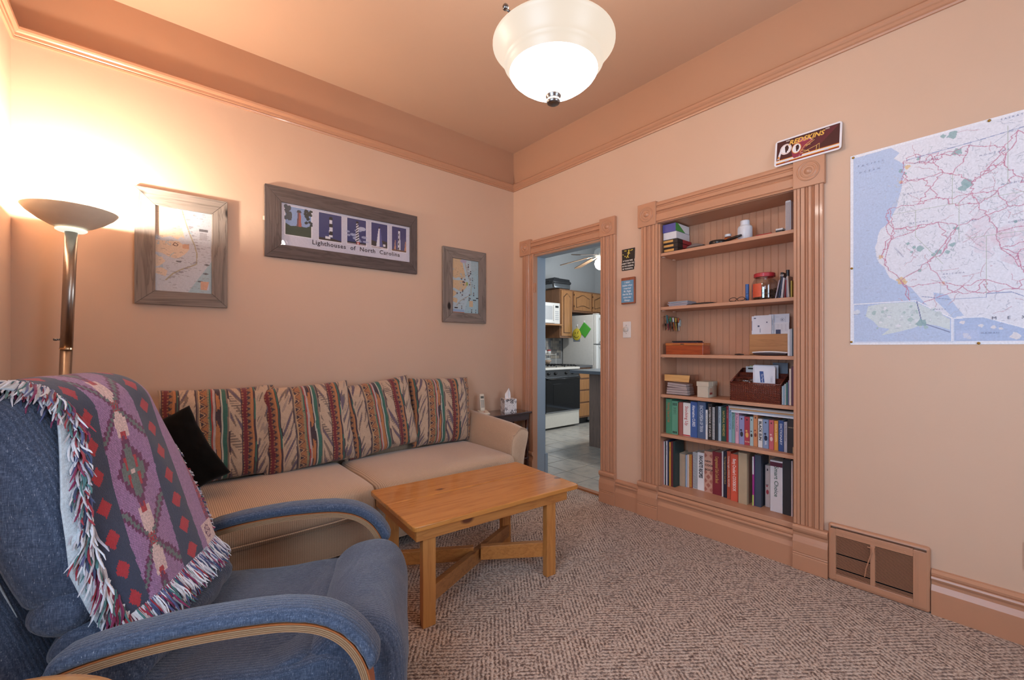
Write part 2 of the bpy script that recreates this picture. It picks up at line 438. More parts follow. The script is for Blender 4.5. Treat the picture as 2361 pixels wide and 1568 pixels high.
def rosette_block(parent, y0, y1, z0, z1):
    bm = box(-0.030, 0, y0, y1, z0, z1)
    o = obj('rosette_block', bm, TRIM, parent, bevel=0.003)
    r = min(y1-y0, z1-z0)*0.36
    prof = [(r, 0), (r, .0035), (r*.94, .005), (r*.88, .0035), (r*.84, -.001), (r*.74, -.002), (r*.70, .003), (r*.62, .0045), (r*.55, .003), (r*.50, -.003), (r*.40, -.003), (r*.36, .001), (r*.26, .007), (r*.12, .0105), (0, .0115)]
    M = Matrix.Translation((-0.030, (y0+y1)/2, (z0+z1)/2)) @ Matrix.Rotation(-PI/2, 4, 'Y')
    obj('rosette', lathe(B(), prof, n=40, M=M, cap=False), TRIM, o, smooth=True)
# kitchen doorway
door = struct('door_1', box(0.0, 0.034, DY1-0.0, DY1-0.014, 0, DZ-0.014), TRIM, 'cased doorway to the kitchen')
obj('casing', fluted_v(-0.299, -0.149, 0.242, 2.052), TRIM, door)
obj('casing', fluted_v(-1.204, -1.066, 0.242, 2.052), TRIM, door)
obj('head_casing', fluted_h(-1.066, -0.264, 2.048, 2.176), TRIM, door)
rosette_block(door, -1.206, -1.062, 2.052, 2.192); rosette_block(door, -0.268, -0.120, 2.052, 2.194)
obj('plinth_block', plinth(-1.206, -1.062), TRIM, door, bevel=0.002); obj('plinth_block', plinth(-0.303, -0.145), TRIM, door, bevel=0.002)
bm = B(); bx(bm, 0.034, 0.13, DY1-0.014, DY1, 0, DZ); bx(bm, 0.034, 0.13, DY0, DY0+0.014, 0, DZ); bx(bm, 0.034, 0.13, DY0+0.014, DY1-0.014, DZ-0.014, DZ)
obj('jamb', bm, BLUE, door, bevel=0.002, label='blue-grey kitchen side jamb')
bm = B(); bx(bm, 0.0, 0.034, DY0, DY0+0.014, 0, DZ-0.014); bx(bm, 0, 0.034, DY0+.014, DY1-.014, DZ-0.014, DZ); obj('jamb', bm, TRIM, door)
bm = B(); bx(bm, 0.13, 0.150, DY1-0.004, DY1+0.12, 0.20, DZ+.12); bx(bm, 0.13, 0.150, DY0-0.12, DY0+0.006, 0.2, DZ+.12); bx(bm, 0.13, 0.150, DY0-.12, DY1+.12, DZ-0.006, DZ+.14)
bx(bm, 0.13, 0.165, DY1-0.022, DY1+0.13, 0, 0.2); bx(bm, 0.13, 0.165, DY0-0.13, DY0+0.02, 0, 0.2)
obj('kitchen_casing', bm, BLUE, door, bevel=0.003, label='blue-grey casing on the kitchen side')
obj('threshold', prism(B(), [(0.055, 0), (0.115, 0), (0.108, 0.012), (0.062, 0.012)], DY0+0.014, DY1-0.014), wood('threshold_oak', '#b4754a', '#8a4f2c', 1), door, bevel=0.002)
hb = lathe(B(), [(0.005,0),(0.005,0.02),(0.004,0.021),(0.005,0.022),(0.005,0.055),(0.004,.056),(0.005,.057),(0.005,0.085)], c=(-0.005, -0.300, 1.70), n=10)
bx(hb, -0.003, 0.001, -0.318, -0.300, 1.70, 1.785); obj('hinge', hb, TRIM, door)

# ---------------- kitchen shell
struct('floor_kitchen', box(0.13, 3.54, -2.8, 1.85, -0.05, -0.012), P('#7f7d79', 0.8, name='grout'), 'grey stone tiled kitchen floor')
kf = COL.objects['floor_kitchen']
def tile_mat(i):
    t = newmat('floor_tile_%d' % i, 0.28, spec=0.5)
    v = t.coord('Object', loc=(i*3.1, i*1.7, 0)); n = t.noise(v, 6, 5, 0.62, 0.6); n2 = t.noise(v, 34, 3, 0.6)
    c = t.ramp(n, [(0.28, '#8d908f'), (0.5, '#b4b0a8'), (0.75, '#c9c3b8')]); t.base(t.mix(t.math('MULTIPLY', n2, 0.35), c, '#8a8378')); t.bump(n2, 0.1, 0.002)
    t.b.inputs['Roughness'].default_value = 0.3
    return t.m
TM = [tile_mat(i) for i in range(4)]
meshes = []
for i in range(4):
    b = rbox(B(), 0.1495, 0.1495, 0.006, 0.0025, 2); me = bpy.data.meshes.new('tile'); b.to_mesh(me); b.free(); me.materials.append(TM[i]); meshes.append(me)
k = 0
for ix in range(12):
    for iy in range(13):
        cx, cy = 0.37-0.1525+0.305*(ix), -0.051-0.1525-0.305*6+0.305*(iy)+0.0
        if cx > 3.5 or cy > 1.80 or cy < -1.9: continue
        o = bpy.data.objects.new('tile', meshes[(ix*7+iy*3+ix*iy) % 4]); COL.objects.link(o); o.parent = kf
        o.location = (cx, cy, -0.006); o.rotation_euler = (0, 0, PI/2*((ix+iy*3) % 4))
struct('wall_kitchen_back', box(0.13, 3.66, 1.85, 1.97, 0, H), KWALL, 'blue-grey kitchen wall behind the stove')
struct('wall_kitchen_right', box(3.54, 3.66, -2.8, 1.85, 0, H), KWALL, 'blue-grey kitchen wall beside the fridge')
struct('wall_kitchen_front', box(0.252, 3.66, -2.92, -2.8, 0, H), KWALL, 'blue-grey kitchen wall')
bm = B(); bx(bm, 0.1301, 0.142, DY1+0.12, 1.85, 0, H); bx(bm, 0.1301, 0.142, -1.5, DY0-0.13, 0, H); bx(bm, 0.130, 0.262, -1.512, -1.5, 0, H); bx(bm, 0.252, 0.262, -2.8, -1.512, 0, H); bx(bm, 0.1301, 0.142, DY0-0.13, DY1+0.12, DZ+0.14, H); struct('wall_kitchen_left', bm, KWALL, 'kitchen side of the dividing wall')
struct('ceiling_kitchen', box(0.13, 3.66, -2.92, 1.97, H, H+.08), P('#c3c8cc', 0.7, name='kitchen_ceiling_paint'), 'pale kitchen ceiling')
# blue-grey inner corner board seen behind the lamp corner of the kitchen
# ============================================================ BUILT-IN BOOKCASE
bc = thing('bookcase', 'built-in peach painted bookcase with fluted casing and beadboard back', 'bookcase', (0.0, -1.97, 0))
obj('casing', fluted_v(-1.557, -1.428, 0.242, 2.056), TRIM, bc); obj('casing', fluted_v(-2.512, -2.392, 0.242, 2.056), TRIM, bc)
bm = B(); bx(bm, -0.024, 0.0, -2.392, -2.378, 0.242, 2.056); bx(bm, -0.010, 0.0, -1.571, -1.557, 0.242, 2.05); obj('edge_strip', bm, TRIM, bc, bevel=0.002)
obj('head_casing', fluted_h(-2.378, -1.547, 2.060, 2.203), TRIM, bc)
rosette_block(bc, -1.549, -1.405, 2.052, 2.213); rosette_block(bc, -2.520, -2.376, 2.056, 2.218)
obj('plinth_block', plinth(-1.560, -1.405), TRIM, bc, bevel=0.002); obj('plinth_block', plinth(-2.534, -2.376), TRIM, bc, bevel=0.002)
obj('baseboard', sweep(B(), [(a, b) for a, b in BASE], [(0, -1.560, 0), (0, -2.376, 0)]), TRIM, bc)
D = 0.237
obj('side_panel', box(0, D, -1.560, -1.556, 0.2, 2.062), SHELF, bc)
obj('side_panel', box(0, D, -2.392, -2.388, 0.2, 2.062), SHELF, bc)
obj('top_panel', box(0, D, -2.392, -1.556, 2.058, 2.072), SHELF, bc)
obj('sill', box(-0.012, D, -2.388, -1.560, 0.204, 0.235), SHELF, bc, bevel=0.003)
pm = None; W = 0.0415
y = -1.560; 
for i in range(20):
    w = 0.0414
    if pm is None:
        b = prism(B(), [(-w/2, -.0048), (-w/2+.0012, -.0068), (-w/2+.0035, -.0070), (-w/2+.0042, -.0062), (-w/2+.0052, -.0070), (w/2-.0012, -.0068), (w/2, -.0048), (w/2, .006), (-w/2, .006)], 0, 1.83, axis='z')
        pm = bpy.data.meshes.new('plank'); bmesh.ops.recalc_face_normals(b, faces=b.faces); b.to_mesh(pm); b.free(); pm.materials.append(SHELF)
    o = bpy.data.objects.new('plank', pm); COL.objects.link(o); o.parent = bc
    o.matrix_parent_inverse = root_matrix(bc).inverted()
    o.location = (D, y - w/2, 0.232); o.rotation_euler = (0, 0, PI/2+PI); y -= w
SH = [1.849, 1.476, 1.149, 0.873, 0.601]
for z in SH:
    s = obj('shelf', box(0.002, D-0.008, -2.387, -1.561, z-0.021, z), SHELF, bc, bevel=0.0025)
    for yy in (-1.563, -2.385):
        for xx in (0.03, 0.17): obj('shelf_peg', box(xx, xx+0.02, min(yy, yy+(0.014 if yy < -2 else -0.014)), max(yy, yy+(0.014 if yy < -2 else -0.014)), z-0.027, z-0.021), P('#d8b39a', 0.4), s)
# floor register beside the bookcase
vt = thing('floor_vent', 'peach painted metal wall register with two louvred fields and bent damper lever', 'vent', (0, -2.724, 0))
bm = rbox(B(), 0.016, 0.190, 0.147, 0.012, 2, M=Matrix.Translation((-0.012, -2.724, 0.147)))
bmesh.ops.delete(bm, geom=[f for f in bm.faces if f.calc_center_median().x < -0.024 and abs(f.calc_center_median().y+2.724) < 0.175 and 0.02 < f.calc_center_median().z < 0.27], context='FACES')
bx(bm, -0.028, -0.004, -2.545, -2.571+.004, 0.012, 0.27); bx(bm, -0.028, -0.004, -2.903, -2.857, 0.012, 0.27)
bx(bm, -0.028, -0.004, -2.857, -2.567, 0.012, 0.040); bx(bm, -0.028, -0.004, -2.857, -2.567, 0.236, 0.272); bx(bm, -0.028, -0.004, -2.722, -2.704, 0.040, 0.236)
obj('frame', bm, TRIM, vt, smooth=False, bevel=0.0015)
bm = B()
for y0, y1 in ((-2.874, -2.867), (-2.561, -2.554)): bx(bm, -0.0295, -0.028, y0, y1, 0.026, 0.254)
for z0, z1 in ((0.020, 0.026), (0.254, 0.260)): bx(bm, -0.0295, -0.028, -2.874, -2.554, z0, z1)
obj('raised_edge', bm, TRIM, vt)
obj('back_plate', box(-0.008, -0.004, -2.86, -2.565, 0.038, 0.238), P('#160f0c', 0.9, name='vent_dark'), vt)
for y0, y1 in ((-2.857, -2.722), (-2.704, -2.567)):
    bm = B(); n = 34
    for i in range(n):
        z = 0.042 + i*0.194/n
        if y0 < -2.8 and i in (4,): continue
        if y0 > -2.8 and i in (18, 5): continue
        bx(bm, -0.0265, -0.0250, y0, y1, z, z+0.0021)
    obj('louvres', bm, TRIM, vt, kind='stuff')
bm = tube(B(), [(-0.030, -2.716, 0.222), (-0.034, -2.712, 0.21), (-0.036, -2.690, 0.12), (-0.032, -2.684, 0.075)], 0.0022, 6)
bx(bm, -0.040, -0.026, -2.722, -2.712, 0.205, 0.228); bx(bm, -0.034, -0.029, -2.716, -2.694, 0.222, 0.227)
obj('damper_lever', bm, TRIM, vt)
for yy in (-2.60, -2.83): obj('screw', lathe(B(), [(0.004,0),(0.004,0.001),(0,0.002)], M=Matrix.Translation((-0.028, yy, 0.247)) @ Matrix.Rotation(-PI/2, 4, 'Y'), n=10), TRIM, vt)
# ============================================================ LAMPS
NICKEL = P('#8f8a86', 0.28, 1.0, var=0.05, name='brushed_nickel')
STEEL = P('#a79c92', 0.30, 1.0, var=0.08, scale=60, name='brushed_steel')
pend = thing('pendant_lamp', 'frosted glass bowl ceiling lamp with nickel finial, lit', 'ceiling lamp', (-1.617, -2.11, 3.08))
c = (-1.617, -2.11, 0)
up = [(0.208, 2.266), (0.2135, 2.264), (0.2135, 2.259), (0.207, 2.252), (0.196, 2.238), (0.184, 2.218), (0.174, 2.200), (0.174, 2.195), (0.166, 2.190), (0.159, 2.176), (0.154, 2.165)]
lo = [(0.154, 2.165), (0.147, 2.154), (0.130, 2.138), (0.108, 2.122), (0.082, 2.108), (0.055, 2.097), (0.020, 2.091), (0.0, 2.090)]
sh = obj('glass_shade', lathe(B(), lo + [], c, 64, cap=False), emit('lit_glass_bowl', '#fff5ec', 16.0, '#8a8278'), pend, smooth=True)
obj('flared_rim', lathe(B(), up, c, 64, cap=False), emit('lit_glass_rim', '#ffecd6', 0.80, '#5a5248'), sh, smooth=True)
fin = [(0.0, 2.0536), (0.0166, 2.0541), (0.0228, 2.058), (0.0237, 2.0648), (0.0228, 2.0692), (0.0221, 2.0715), (0.0237, 2.0748), (0.0269, 2.0804), (0.0283, 2.0872), (0.0235, 2.0928), (0.0, 2.095)]
obj('finial', lathe(B(), fin, c, 32, cap=False), NICKEL, pend, smooth=True)
for k in range(3):
    a = math.radians((183, 249, 36)[k]); dx, dy = math.cos(a), math.sin(a)
    b = tube(B(), [(c[0]+dx*r, c[1]+dy*r, z) for r, z in ((0.02, 2.46), (0.06, 2.40), (0.12, 2.30), (0.175, 2.262))], 0.004, 8)
    tube(b, [(c[0]+dx*0.185, c[1]+dy*0.185, 2.266), (c[0]+dx*0.222, c[1]+dy*0.222, 2.268)], 0.004, 8)
    rbox(b, 0.010, 0.010, 0.010, 0.0095, 2, M=Matrix.Translation((c[0]+dx*0.228, c[1]+dy*0.228, 2.272)))
    obj('arm', b, NICKEL, pend, smooth=True)
obj('stem', lathe(B(), [(0.0, 2.36), (0.035, 2.37), (0.038, 2.40), (0.012, 2.41), (0.010, 3.05), (0.07, 3.055), (0.075, 3.079), (0, 3.079)], c, 24, cap=False), NICKEL, pend, smooth=True)

fl = thing('floor_lamp', 'lit metal uplighter floor lamp with shallow bowl, behind the blue recliner', 'floor lamp', (-2.995, -0.265, 0))
px, py = -2.985, -0.265
bowl = [(0.030, 1.758), (0.045, 1.760), (0.075, 1.772), (0.115, 1.797), (0.150, 1.826), (0.165, 1.845), (0.1665, 1.848), (0.1635, 1.847), (0.148, 1.830), (0.113, 1.801), (0.073, 1.776), (0.040, 1.766), (0.0, 1.764)]
obj('bowl', lathe(B(), bowl, (px, py, 0), 56, cap=False), P('#e6d6bf', 0.5, 0.0, name='lamp_bowl_metal'), fl, smooth=True)
obj('glass_collar', lathe(B(), [(0.0, 1.744), (0.047, 1.746), (0.055, 1.752), (0.056, 1.757), (0.045, 1.762), (0.0, 1.7625)], (px, py, 0), 40, cap=False), emit('lit_collar', '#e8f0e4', 0.9), fl, smooth=True)
def leanp(z): return (px - 0.022*(1.75-z)/0.75, py, z)
pole = obj('pole', tube(B(), [leanp(1.744), leanp(1.19)], 0.0225, 28), STEEL, fl, smooth=False)
for p_ in pole.data.polygons: p_.use_smooth = len(p_.vertices) == 4
obj('joint', tube(B(), [leanp(1.196), leanp(1.188)], 0.0235, 28), P('#d8b48a', 0.25, 1.0, name='warm_ring'), fl)
pole2 = obj('pole', tube(B(), [leanp(1.188), leanp(0.03)], 0.0215, 28), STEEL, fl)
for p_ in pole2.data.polygons: p_.use_smooth = len(p_.vertices) == 4
bb = B(); p0 = Vector(leanp(1.235)); tube(bb, [p0 + Vector((-0.02, 0, 0)), p0 + Vector((-0.030, -0.008, 0))], 0.004, 8)
rbox(bb, .008, .006, .006, .005, 2, M=Matrix.Translation(p0 + Vector((-0.036, -0.010, 0)))); obj('dimmer_knob', bb, NICKEL, fl, smooth=True)
obj('base', lathe(B(), [(0.0, 0.0), (0.125, 0.0), (0.13, 0.012), (0.11, 0.024), (0.03, 0.034), (0.0, 0.036)], leanp(0.03)[:2] + (0.0,), 48, cap=False), STEEL, fl, smooth=True)
# ============================================================ COFFEE TABLE
PINE = wood('honey_pine', '#d08b43', '#a06128', 0, 1.0, 0.26, 0.45, knots='#6b3213')
PINE_Z = wood('honey_pine_upright', '#cc8a48', '#9c5f2b', 2, 1.0, 0.4, 0.2, knots='#5d2c12')
PINE_X = wood('honey_pine_rail', '#c78443', '#965826', 0, 1.3, 0.4, 0.2, knots='#5d2c12')
ct = thing('coffee_table', 'honey pine coffee table with two board top and crossed stretchers', 'coffee table', (-1.378, -1.315, 0), math.radians(-4.2))
def tpart(n, bm, m, **k): return obj(n, bm, m, ct, world=False, **k)
def board(x0, x1, y0, y1, z0, z1, cut):
    pts = [(x0, y0), (x1, y0), (x1, y1), (x0, y1)]; out = []
    for i, (x, y) in enumerate(pts):
        if cut[i]:
            sx = 1 if x == x0 else -1; sy = 1 if y == y0 else -1
            arc = [(x+sx*cut[i]*(1-math.sin(t)), y+sy*cut[i]*(1-math.cos(t))) for t in (0, .4, .8, 1.17, PI/2)]
            if i in (0, 2): arc = arc[::-1]
            # order so the outline stays counter-clockwise
            out += arc if (i in (1, 3)) else arc
        else: out.append((x, y))
    return prism(B(), out, z0, z1, axis='z')
tpart('top_board', board(-0.475, 0.475, -0.285, 0.033, 0.432, 0.456, (0.022, 0.022, 0, 0)), PINE, bevel=0.005, seg=3)
tpart('top_board', board(-0.475, 0.475, 0.0375, 0.285, 0.432, 0.456, (0, 0, 0.022, 0.022)), PINE, bevel=0.005, seg=3)
tpart('apron', box(-0.455, 0.404, -0.262, -0.240, 0.382, 0.432), PINE_X, bevel=0.002)
tpart('apron', box(-0.455, 0.404, 0.225, 0.247, 0.382, 0.432), PINE_X, bevel=0.002)
tpart('apron', box(-0.455, -0.433, -0.240, 0.225, 0.382, 0.432), wood('honey_pine_cross', '#b97232', '#87491d', 1, 1.3, 0.4, 0.2), bevel=0.002)
tpart('apron', box(0.345, 0.367, -0.240, 0.225, 0.382, 0.432), wood('honey_pine_cross', '#b97232', '#87491d', 1, 1.3, 0.4, 0.2), bevel=0.002)
LEG = {'fl': (-0.421, -0.252), 'fr': (0.272, -0.252), 'bl': (-0.415, 0.188), 'br': (0.285, 0.170)}
for k, (x, y) in LEG.items():
    w = 0.060; d = 0.034
    b = prism(B(), [(x, 0), (x+w, 0), (x+w, 0.384 if k[0] == 'f' else 0.432), (x, 0.384 if k[0] == 'f' else 0.432)], y, y+d); tpart('leg', b, PINE_Z, bevel=0.002)
def xboard(p, q, z0, z1, z2, z3, t=0.032, mid=None):
    """board on edge between plan points p and q, heights z0..z1 at p and z2..z3 at q"""
    p, q = Vector((*p, 0)), Vector((*q, 0)); d = (q-p).normalized(); n = Vector((-d.y, d.x, 0))*t/2; b = B()
    vs = [b.verts.new(a+s*n+Vector((0, 0, z))) for a, zz in ((p, (z0, z1)), (q, (z2, z3))) for s in (-1, 1) for z in zz]
    for f in ((0,1,3,2),(4,6,7,5),(0,4,5,1),(2,3,7,6),(0,2,6,4),(1,5,7,3)): b.faces.new([vs[i] for i in f])
    return b
DPINE = wood('worn_pine', '#a9713c', '#6f4322', 0, 1.3, 0.5, 0.1, knots='#5d2c12')
tpart('stretcher', xboard((-0.372, -0.222), (0.348, 0.196), 0.088, 0.158, 0.045, 0.118), DPINE, bevel=0.003)
tpart('stretcher', xboard((-0.375, 0.185), (-0.028, -0.012), 0.082, 0.150, 0.088, 0.157), PINE_X, bevel=0.003)
tpart('stretcher', xboard((0.004, -0.030), (0.300, -0.215), 0.088, 0.160, 0.094, 0.170), PINE_X, bevel=0.003)
# ------------------------------------------------ round oak side table at the lower left edge
st = thing('side_table', 'round oak side table at the lower left corner beside the recliner', 'side table', (-2.962, -2.23, 0))
OAK = wood('oak_top', '#c08a52', '#8f5f33', 0, 0.9, 0.35, 0.3)
obj('table_top', lathe(B(), [(0,.575),(.225,.575),(.243,.580),(.247,.590),(.243,.598),(.235,.6),(0,.6)], (-2.962, -2.23, 0), 64, cap=False), OAK, st)
obj('pedestal', lathe(B(), [(0.03,.02),(.045,.05),(.025,.12),(.022,.3),(.04,.42),(.03,.5),(.05,.575)], (-2.962, -2.23, 0), 20), OAK, st, smooth=True)
for k in range(3):
    a = 0.6+2*PI*k/3
    obj('leg', tube(B(), [(-2.962+math.cos(a)*r, -2.23+math.sin(a)*r, z) for r, z in ((.02,.10),(.09,.09),(.17,.035),(.20,.012))], [.02,.018,.015,.012], 8), OAK, st, smooth=True)
# ------------------------------------------------ end table in the corner, phone, tissues
DARK = wood('dark_cherry', '#4a1f14', '#25100b', 0, 1.0, 0.12, 0.6)
DARKZ = wood('dark_cherry_leg', '#43190f', '#210d08', 2, 1.0, 0.25, 0.4)
et = thing('end_table', 'small dark cherry end table in the corner by the doorway', 'end table', (-0.28, -0.16, 0))
obj('table_top', box(-0.535, -0.030, -0.300, -0.028, 0.594, 0.612), DARK, et, bevel=0.006, seg=3)
obj('apron', box(-0.515, -0.050, -0.280, -0.045, 0.535, 0.594), DARK, et, bevel=0.002)
for x, y in ((-0.500, -0.265), (-0.068, -0.268), (-0.500, -0.062), (-0.068, -0.062)):
    pr = [(0.012,0),(0.015,0.01),(0.010,0.03),(0.014,0.06),(0.017,0.12),(0.012,0.16),(0.018,0.18),(0.011,0.20),(0.015,0.26),(0.018,0.33),(0.012,0.37),(0.017,0.39),(0.017,0.60-.06)]
    obj('leg', lathe(B(), pr, (x, y, 0), 16), DARKZ, et, smooth=True)
obj('lower_shelf', box(-0.515, -0.050, -0.280, -0.045, 0.18, 0.195), DARK, et, bevel=0.003)
CREAM = P('#dfd2bd', 0.45, name='cream_plastic')
ph = thing('cordless_phone', 'cream cordless telephone standing in its charging base on the end table', 'telephone', (-0.485, -0.165, 0.612), math.radians(-108))
obj('base', prism(B(), [(-.055,0),(.052,0),(.058,.010),(.050,.020),(-.05,.034),(-.058,.02)], -.042, .042), CREAM, ph, world=False, bevel=0.004)
M_ = TR((-.022, 0, .028), ry=math.radians(-12))
hs = obj('handset', rbox(B(), .011, .022, .075, .0105, (2,3,6), M=M_ @ Matrix.Translation((0, 0, .075))), CREAM, ph, world=False, smooth=True)
b = B(); bx(b, .0105, .0118, -.014, .014, .108, .128, M=M_); obj('screen', b, P('#5b5a50', 0.2, name='lcd'), hs, world=True) if False else obj('screen', b, P('#5b5a50', 0.2, name='lcd'), ph, world=False)
b = B()
for r in range(6):
    for cc in range(3): bx(b, .0105, .0125, -.013+cc*.010, -.007+cc*.010, .030+r*.0115, .036+r*.0115, M=M_)
obj('keypad', b, P('#4a4640', 0.5, name='keys'), ph, world=False)
b = B(); bx(b, .022, .030, -.006, .004, .026, .0285); obj('red_button', b, P('#b5322c', 0.4, name='redbtn'), ph, world=False, label='small red button')
ts = thing('tissue_box', 'white tissue box with black floral print on the end table', 'tissue box', (-0.205, -0.17, 0.612), math.radians(-20))
def floral():
    n = 44; a = np.ones((n, n, 3))*np.array(C('#e9e4e2')); rr = random.Random(5); ink = np.array(C('#33262a'))
    yy, xx = np.mgrid[0:n, 0:n]
    for _ in range(11):
        cx, cy, r = rr.uniform(0, n), rr.uniform(0, n), rr.uniform(4, 8); p = rr.choice((5, 6, 7)); ph_ = rr.uniform(0, 6)
        dx, dy = xx-cx, yy-cy; d = np.hypot(dx, dy); th = np.arctan2(dy, dx)
        a[(d < r*(0.55+0.45*np.cos(p*th+ph_))) & (d > r*0.22)] = ink
    for _ in range(60):
        a[rr.randrange(n), rr.randrange(n)] = ink
    return a
fa = floral(); bm_ = None
W_ = 0.057
def cubeface(o, r, u): return grid_mesh('printed_side', 44, 44, lambda a, b: tuple(Vector(o)+Vector(r)*a+Vector(u)*b), fa)
VC = vcol('printed_card', 0.5)
obj('carton', box(-W_+.0005, W_-.0005, -W_+.0005, W_-.0005, 0, .119), P('#e9e4e2', 0.5, name='carton'), ts, world=False)
obj('printed_side', cubeface((-W_, -W_, .001), (2*W_, 0, 0), (0, 0, .118)), VC, ts, world=False)
obj('printed_side', cubeface((-W_, W_, .001), (0, -2*W_, 0), (0, 0, .118)), VC, ts, world=False)
obj('printed_side', cubeface((W_, -W_, .001), (0, 2*W_, 0), (0, 0, .118)), VC, ts, world=False)
b = B(); n = 14; rows = []
for j in range(9):
    v = j/8; row = []
    for i in range(n+1):
        u = i/n; wd = 0.030*(1-0.1*v)*(1 if v < .45 else max(0.02, 1-(v-.45)/.55))
        x = -0.004+(u-.5)*2*wd*(1 if u < .5 else .8) + (0.006 if v > .6 else 0)*v; y = 0.010*math.sin(u*9+v*2)*(1-v*.6); z = .115+.098*v
        row.append(b.verts.new((x, y, z)))
    rows.append(row)
for r0, r1 in zip(rows, rows[1:]):
    for i in range(n): b.faces.new((r0[i], r0[i+1], r1[i+1], r1[i]))
obj('tissue', b, P('#f0edec', 0.9, name='tissue_paper'), ts, world=False, smooth=True)
# ============================================================ SOFA AND ITS PILLOWS
def rib_fabric(name, c1, c2, axis=0, period=0.0042, rough=0.9, vert=None, bump=0.5):
    t = newmat(name, rough, spec=0.15, sheen=0.3)
    v = t.coord('Object'); w = t.n('ShaderNodeTexWave'); w.wave_type = 'BANDS'; w.bands_direction = 'XYZ'[axis]
    w.inputs['Scale'].default_value = 0.314/period/6.2832*2*PI/2; w.inputs['Distortion'].default_value = 0.8; w.inputs['Detail'].default_value = 2; w.inputs['Detail Scale'].default_value = 6
    t.l(v, w.inputs['Vector']); n = t.noise(v, 300, 2); n2 = t.noise(v, 3.0, 3)
    f = t.math('ADD', t.math('MULTIPLY', w.outputs['Fac'], 0.55), t.math('MULTIPLY', n, 0.5), True)
    c = t.mix(f, c2, c1); c = t.mix(t.math('MULTIPLY', n2, 0.25), c, c2)
    t.base(c); t.bump(f, bump, 0.0016); return t.m
SOFA = rib_fabric('sofa_fabric', '#d8bd9f', '#8f715a', 0)
sf = thing('sofa', 'long tan ribbed fabric sofa against the wall, with flared right arm', 'sofa', (-1.62, -0.42, 0))
def wob(s, a=0.004, f=5.0):
    def g(p): 
        v = noise.noise_vector(Vector(p)*f + Vector((s*7.1, s*3.3, s))); return (p[0]+v.x*a, p[1]+v.y*a, p[2]+v.z*a)
    return g
bm = rbox(B(), 1.03, 0.365, 0.135, 0.022, (16, 5, 3), M=Matrix.Translation((-1.70, -0.425, 0.195)))
obj('base', bm, SOFA, sf, smooth=True)
obj('piping', tube(B(), [(-2.70, -0.791, 0.236), (-2.0, -0.793, 0.232), (-1.4, -0.793, 0.236), (-0.70, -0.791, 0.234)], 0.0035, 6), SOFA, sf, smooth=True)
obj('piping', tube(B(), [(-2.70, -0.787, 0.072), (-1.7, -0.789, 0.070), (-0.70, -0.787, 0.072)], 0.0035, 6), SOFA, sf, smooth=True)
for x in (-2.60, -0.74):
    for y in (-0.70, -0.12): obj('foot', lathe(B(), [(.022,0),(.028,.06)], (x, y, 0), 14), P('#33221a', .5, name='foot_wood'), sf)
def seatfn(x, y, z):
    # crowned top, front edge rolled down, corners rounded in plan
    cx = max(0, abs(x)/0.505-0.86)/0.14; 
    if z > 0: z += 0.020*(1-(x/0.505)**4)*(1-(y/0.33)**2) - 0.022*max(0, -y/0.33-0.55)**1.5*1.2
    if y < 0: y += 0.055*min(1, cx)**2
    return (x, y, z)
for i, (x0, x1) in enumerate(((-2.68, -1.722), (-1.718, -0.692))):
    hx = (x1-x0)/2
    bm = rbox(B(), hx, 0.35, 0.078, 0.045, (16, 10, 2), fn=lambda x, y, z: wob(i, .005, 4)(seatfn(x*0.505/hx, y*0.33/0.35, z)), M=Matrix.Translation(((x0+x1)/2, -0.528, 0.352)) @ Matrix.Diagonal((hx/0.505, 0.35/0.33, 1, 1)))
    sc_ = obj('seat_cushion', bm, SOFA, sf, smooth=True)
    pts = [(x0+.02, -0.80, .300), (x0+.07, -0.868, .294), (x0+.25, -0.880, .290), ((x0+x1)/2, -0.882, .289), (x1-.25, -0.880, .290), (x1-.08, -0.868, .294), (x1-.02, -0.80, .300)]
    obj('piping', tube(B(), pts, 0.004, 6), SOFA, sc_, smooth=True)
obj('back', rbox(B(), 1.03, 0.055, 0.20, 0.03, (8, 2, 3), M=Matrix.Translation((-1.70, -0.085, 0.52))), SOFA, sf, smooth=True)
def arm_prof(s):
    """section of the flared arm (x, z), s = 0 back .. 1 front"""
    zt = 0.665 - 0.050*s - 0.015*max(0, s-.85)/.15
    fx = 0.012*s
    return [(-0.695, 0.06), (-0.695, 0.30), (-0.698, 0.40), (-0.695, 0.48), (-0.682, 0.55), (-0.660, zt-0.045), (-0.630, zt-0.014), (-0.600, zt), (-0.570, zt-0.004), (-0.548+fx, zt-0.020), (-0.538+fx, zt-0.045), (-0.545+fx, zt-0.085), (-0.556+fx*.5, zt-0.14), (-0.566, 0.40), (-0.580, 0.30), (-0.590, 0.15), (-0.592, 0.06)]
bm = B(); rings = []; N = 14
for i in range(N+3):
    s = min(1, i/N); y = -0.045 - 0.735*s
    pr = arm_prof(s); cx, cz = -0.63, 0.35
    if i == N+1: y -= 0.012; k = 0.975
    elif i == N+2: y -= 0.016; k = 0.93
    else: k = 1
    rings.append([bm.verts.new((cx+(x-cx)*k, y, cz+(z-cz)*k if z > 0.1 else z)) for x, z in pr])
for a, b_ in zip(rings, rings[1:]):
    for k in range(len(a)): bm.faces.new((a[k], a[(k+1) % len(a)], b_[(k+1) % len(a)], b_[k]))
bm.faces.new(rings[0]); bm.faces.new(rings[-1][::-1])
SOFAY = rib_fabric('sofa_fabric_arm', '#d8bd9f', '#8f715a', 1)
arm = obj('arm', bm, SOFAY, sf, smooth=True); sb = arm.modifiers.new('s', 'SUBSURF'); sb.levels = sb.render_levels = 1
pr = arm_prof(1.0); obj('piping', tube(B(), [(x-(0.004 if x > -.62 else -.004), -0.786, z) for x, z in pr[4:]], 0.0035, 6), SOFA, arm, smooth=True)
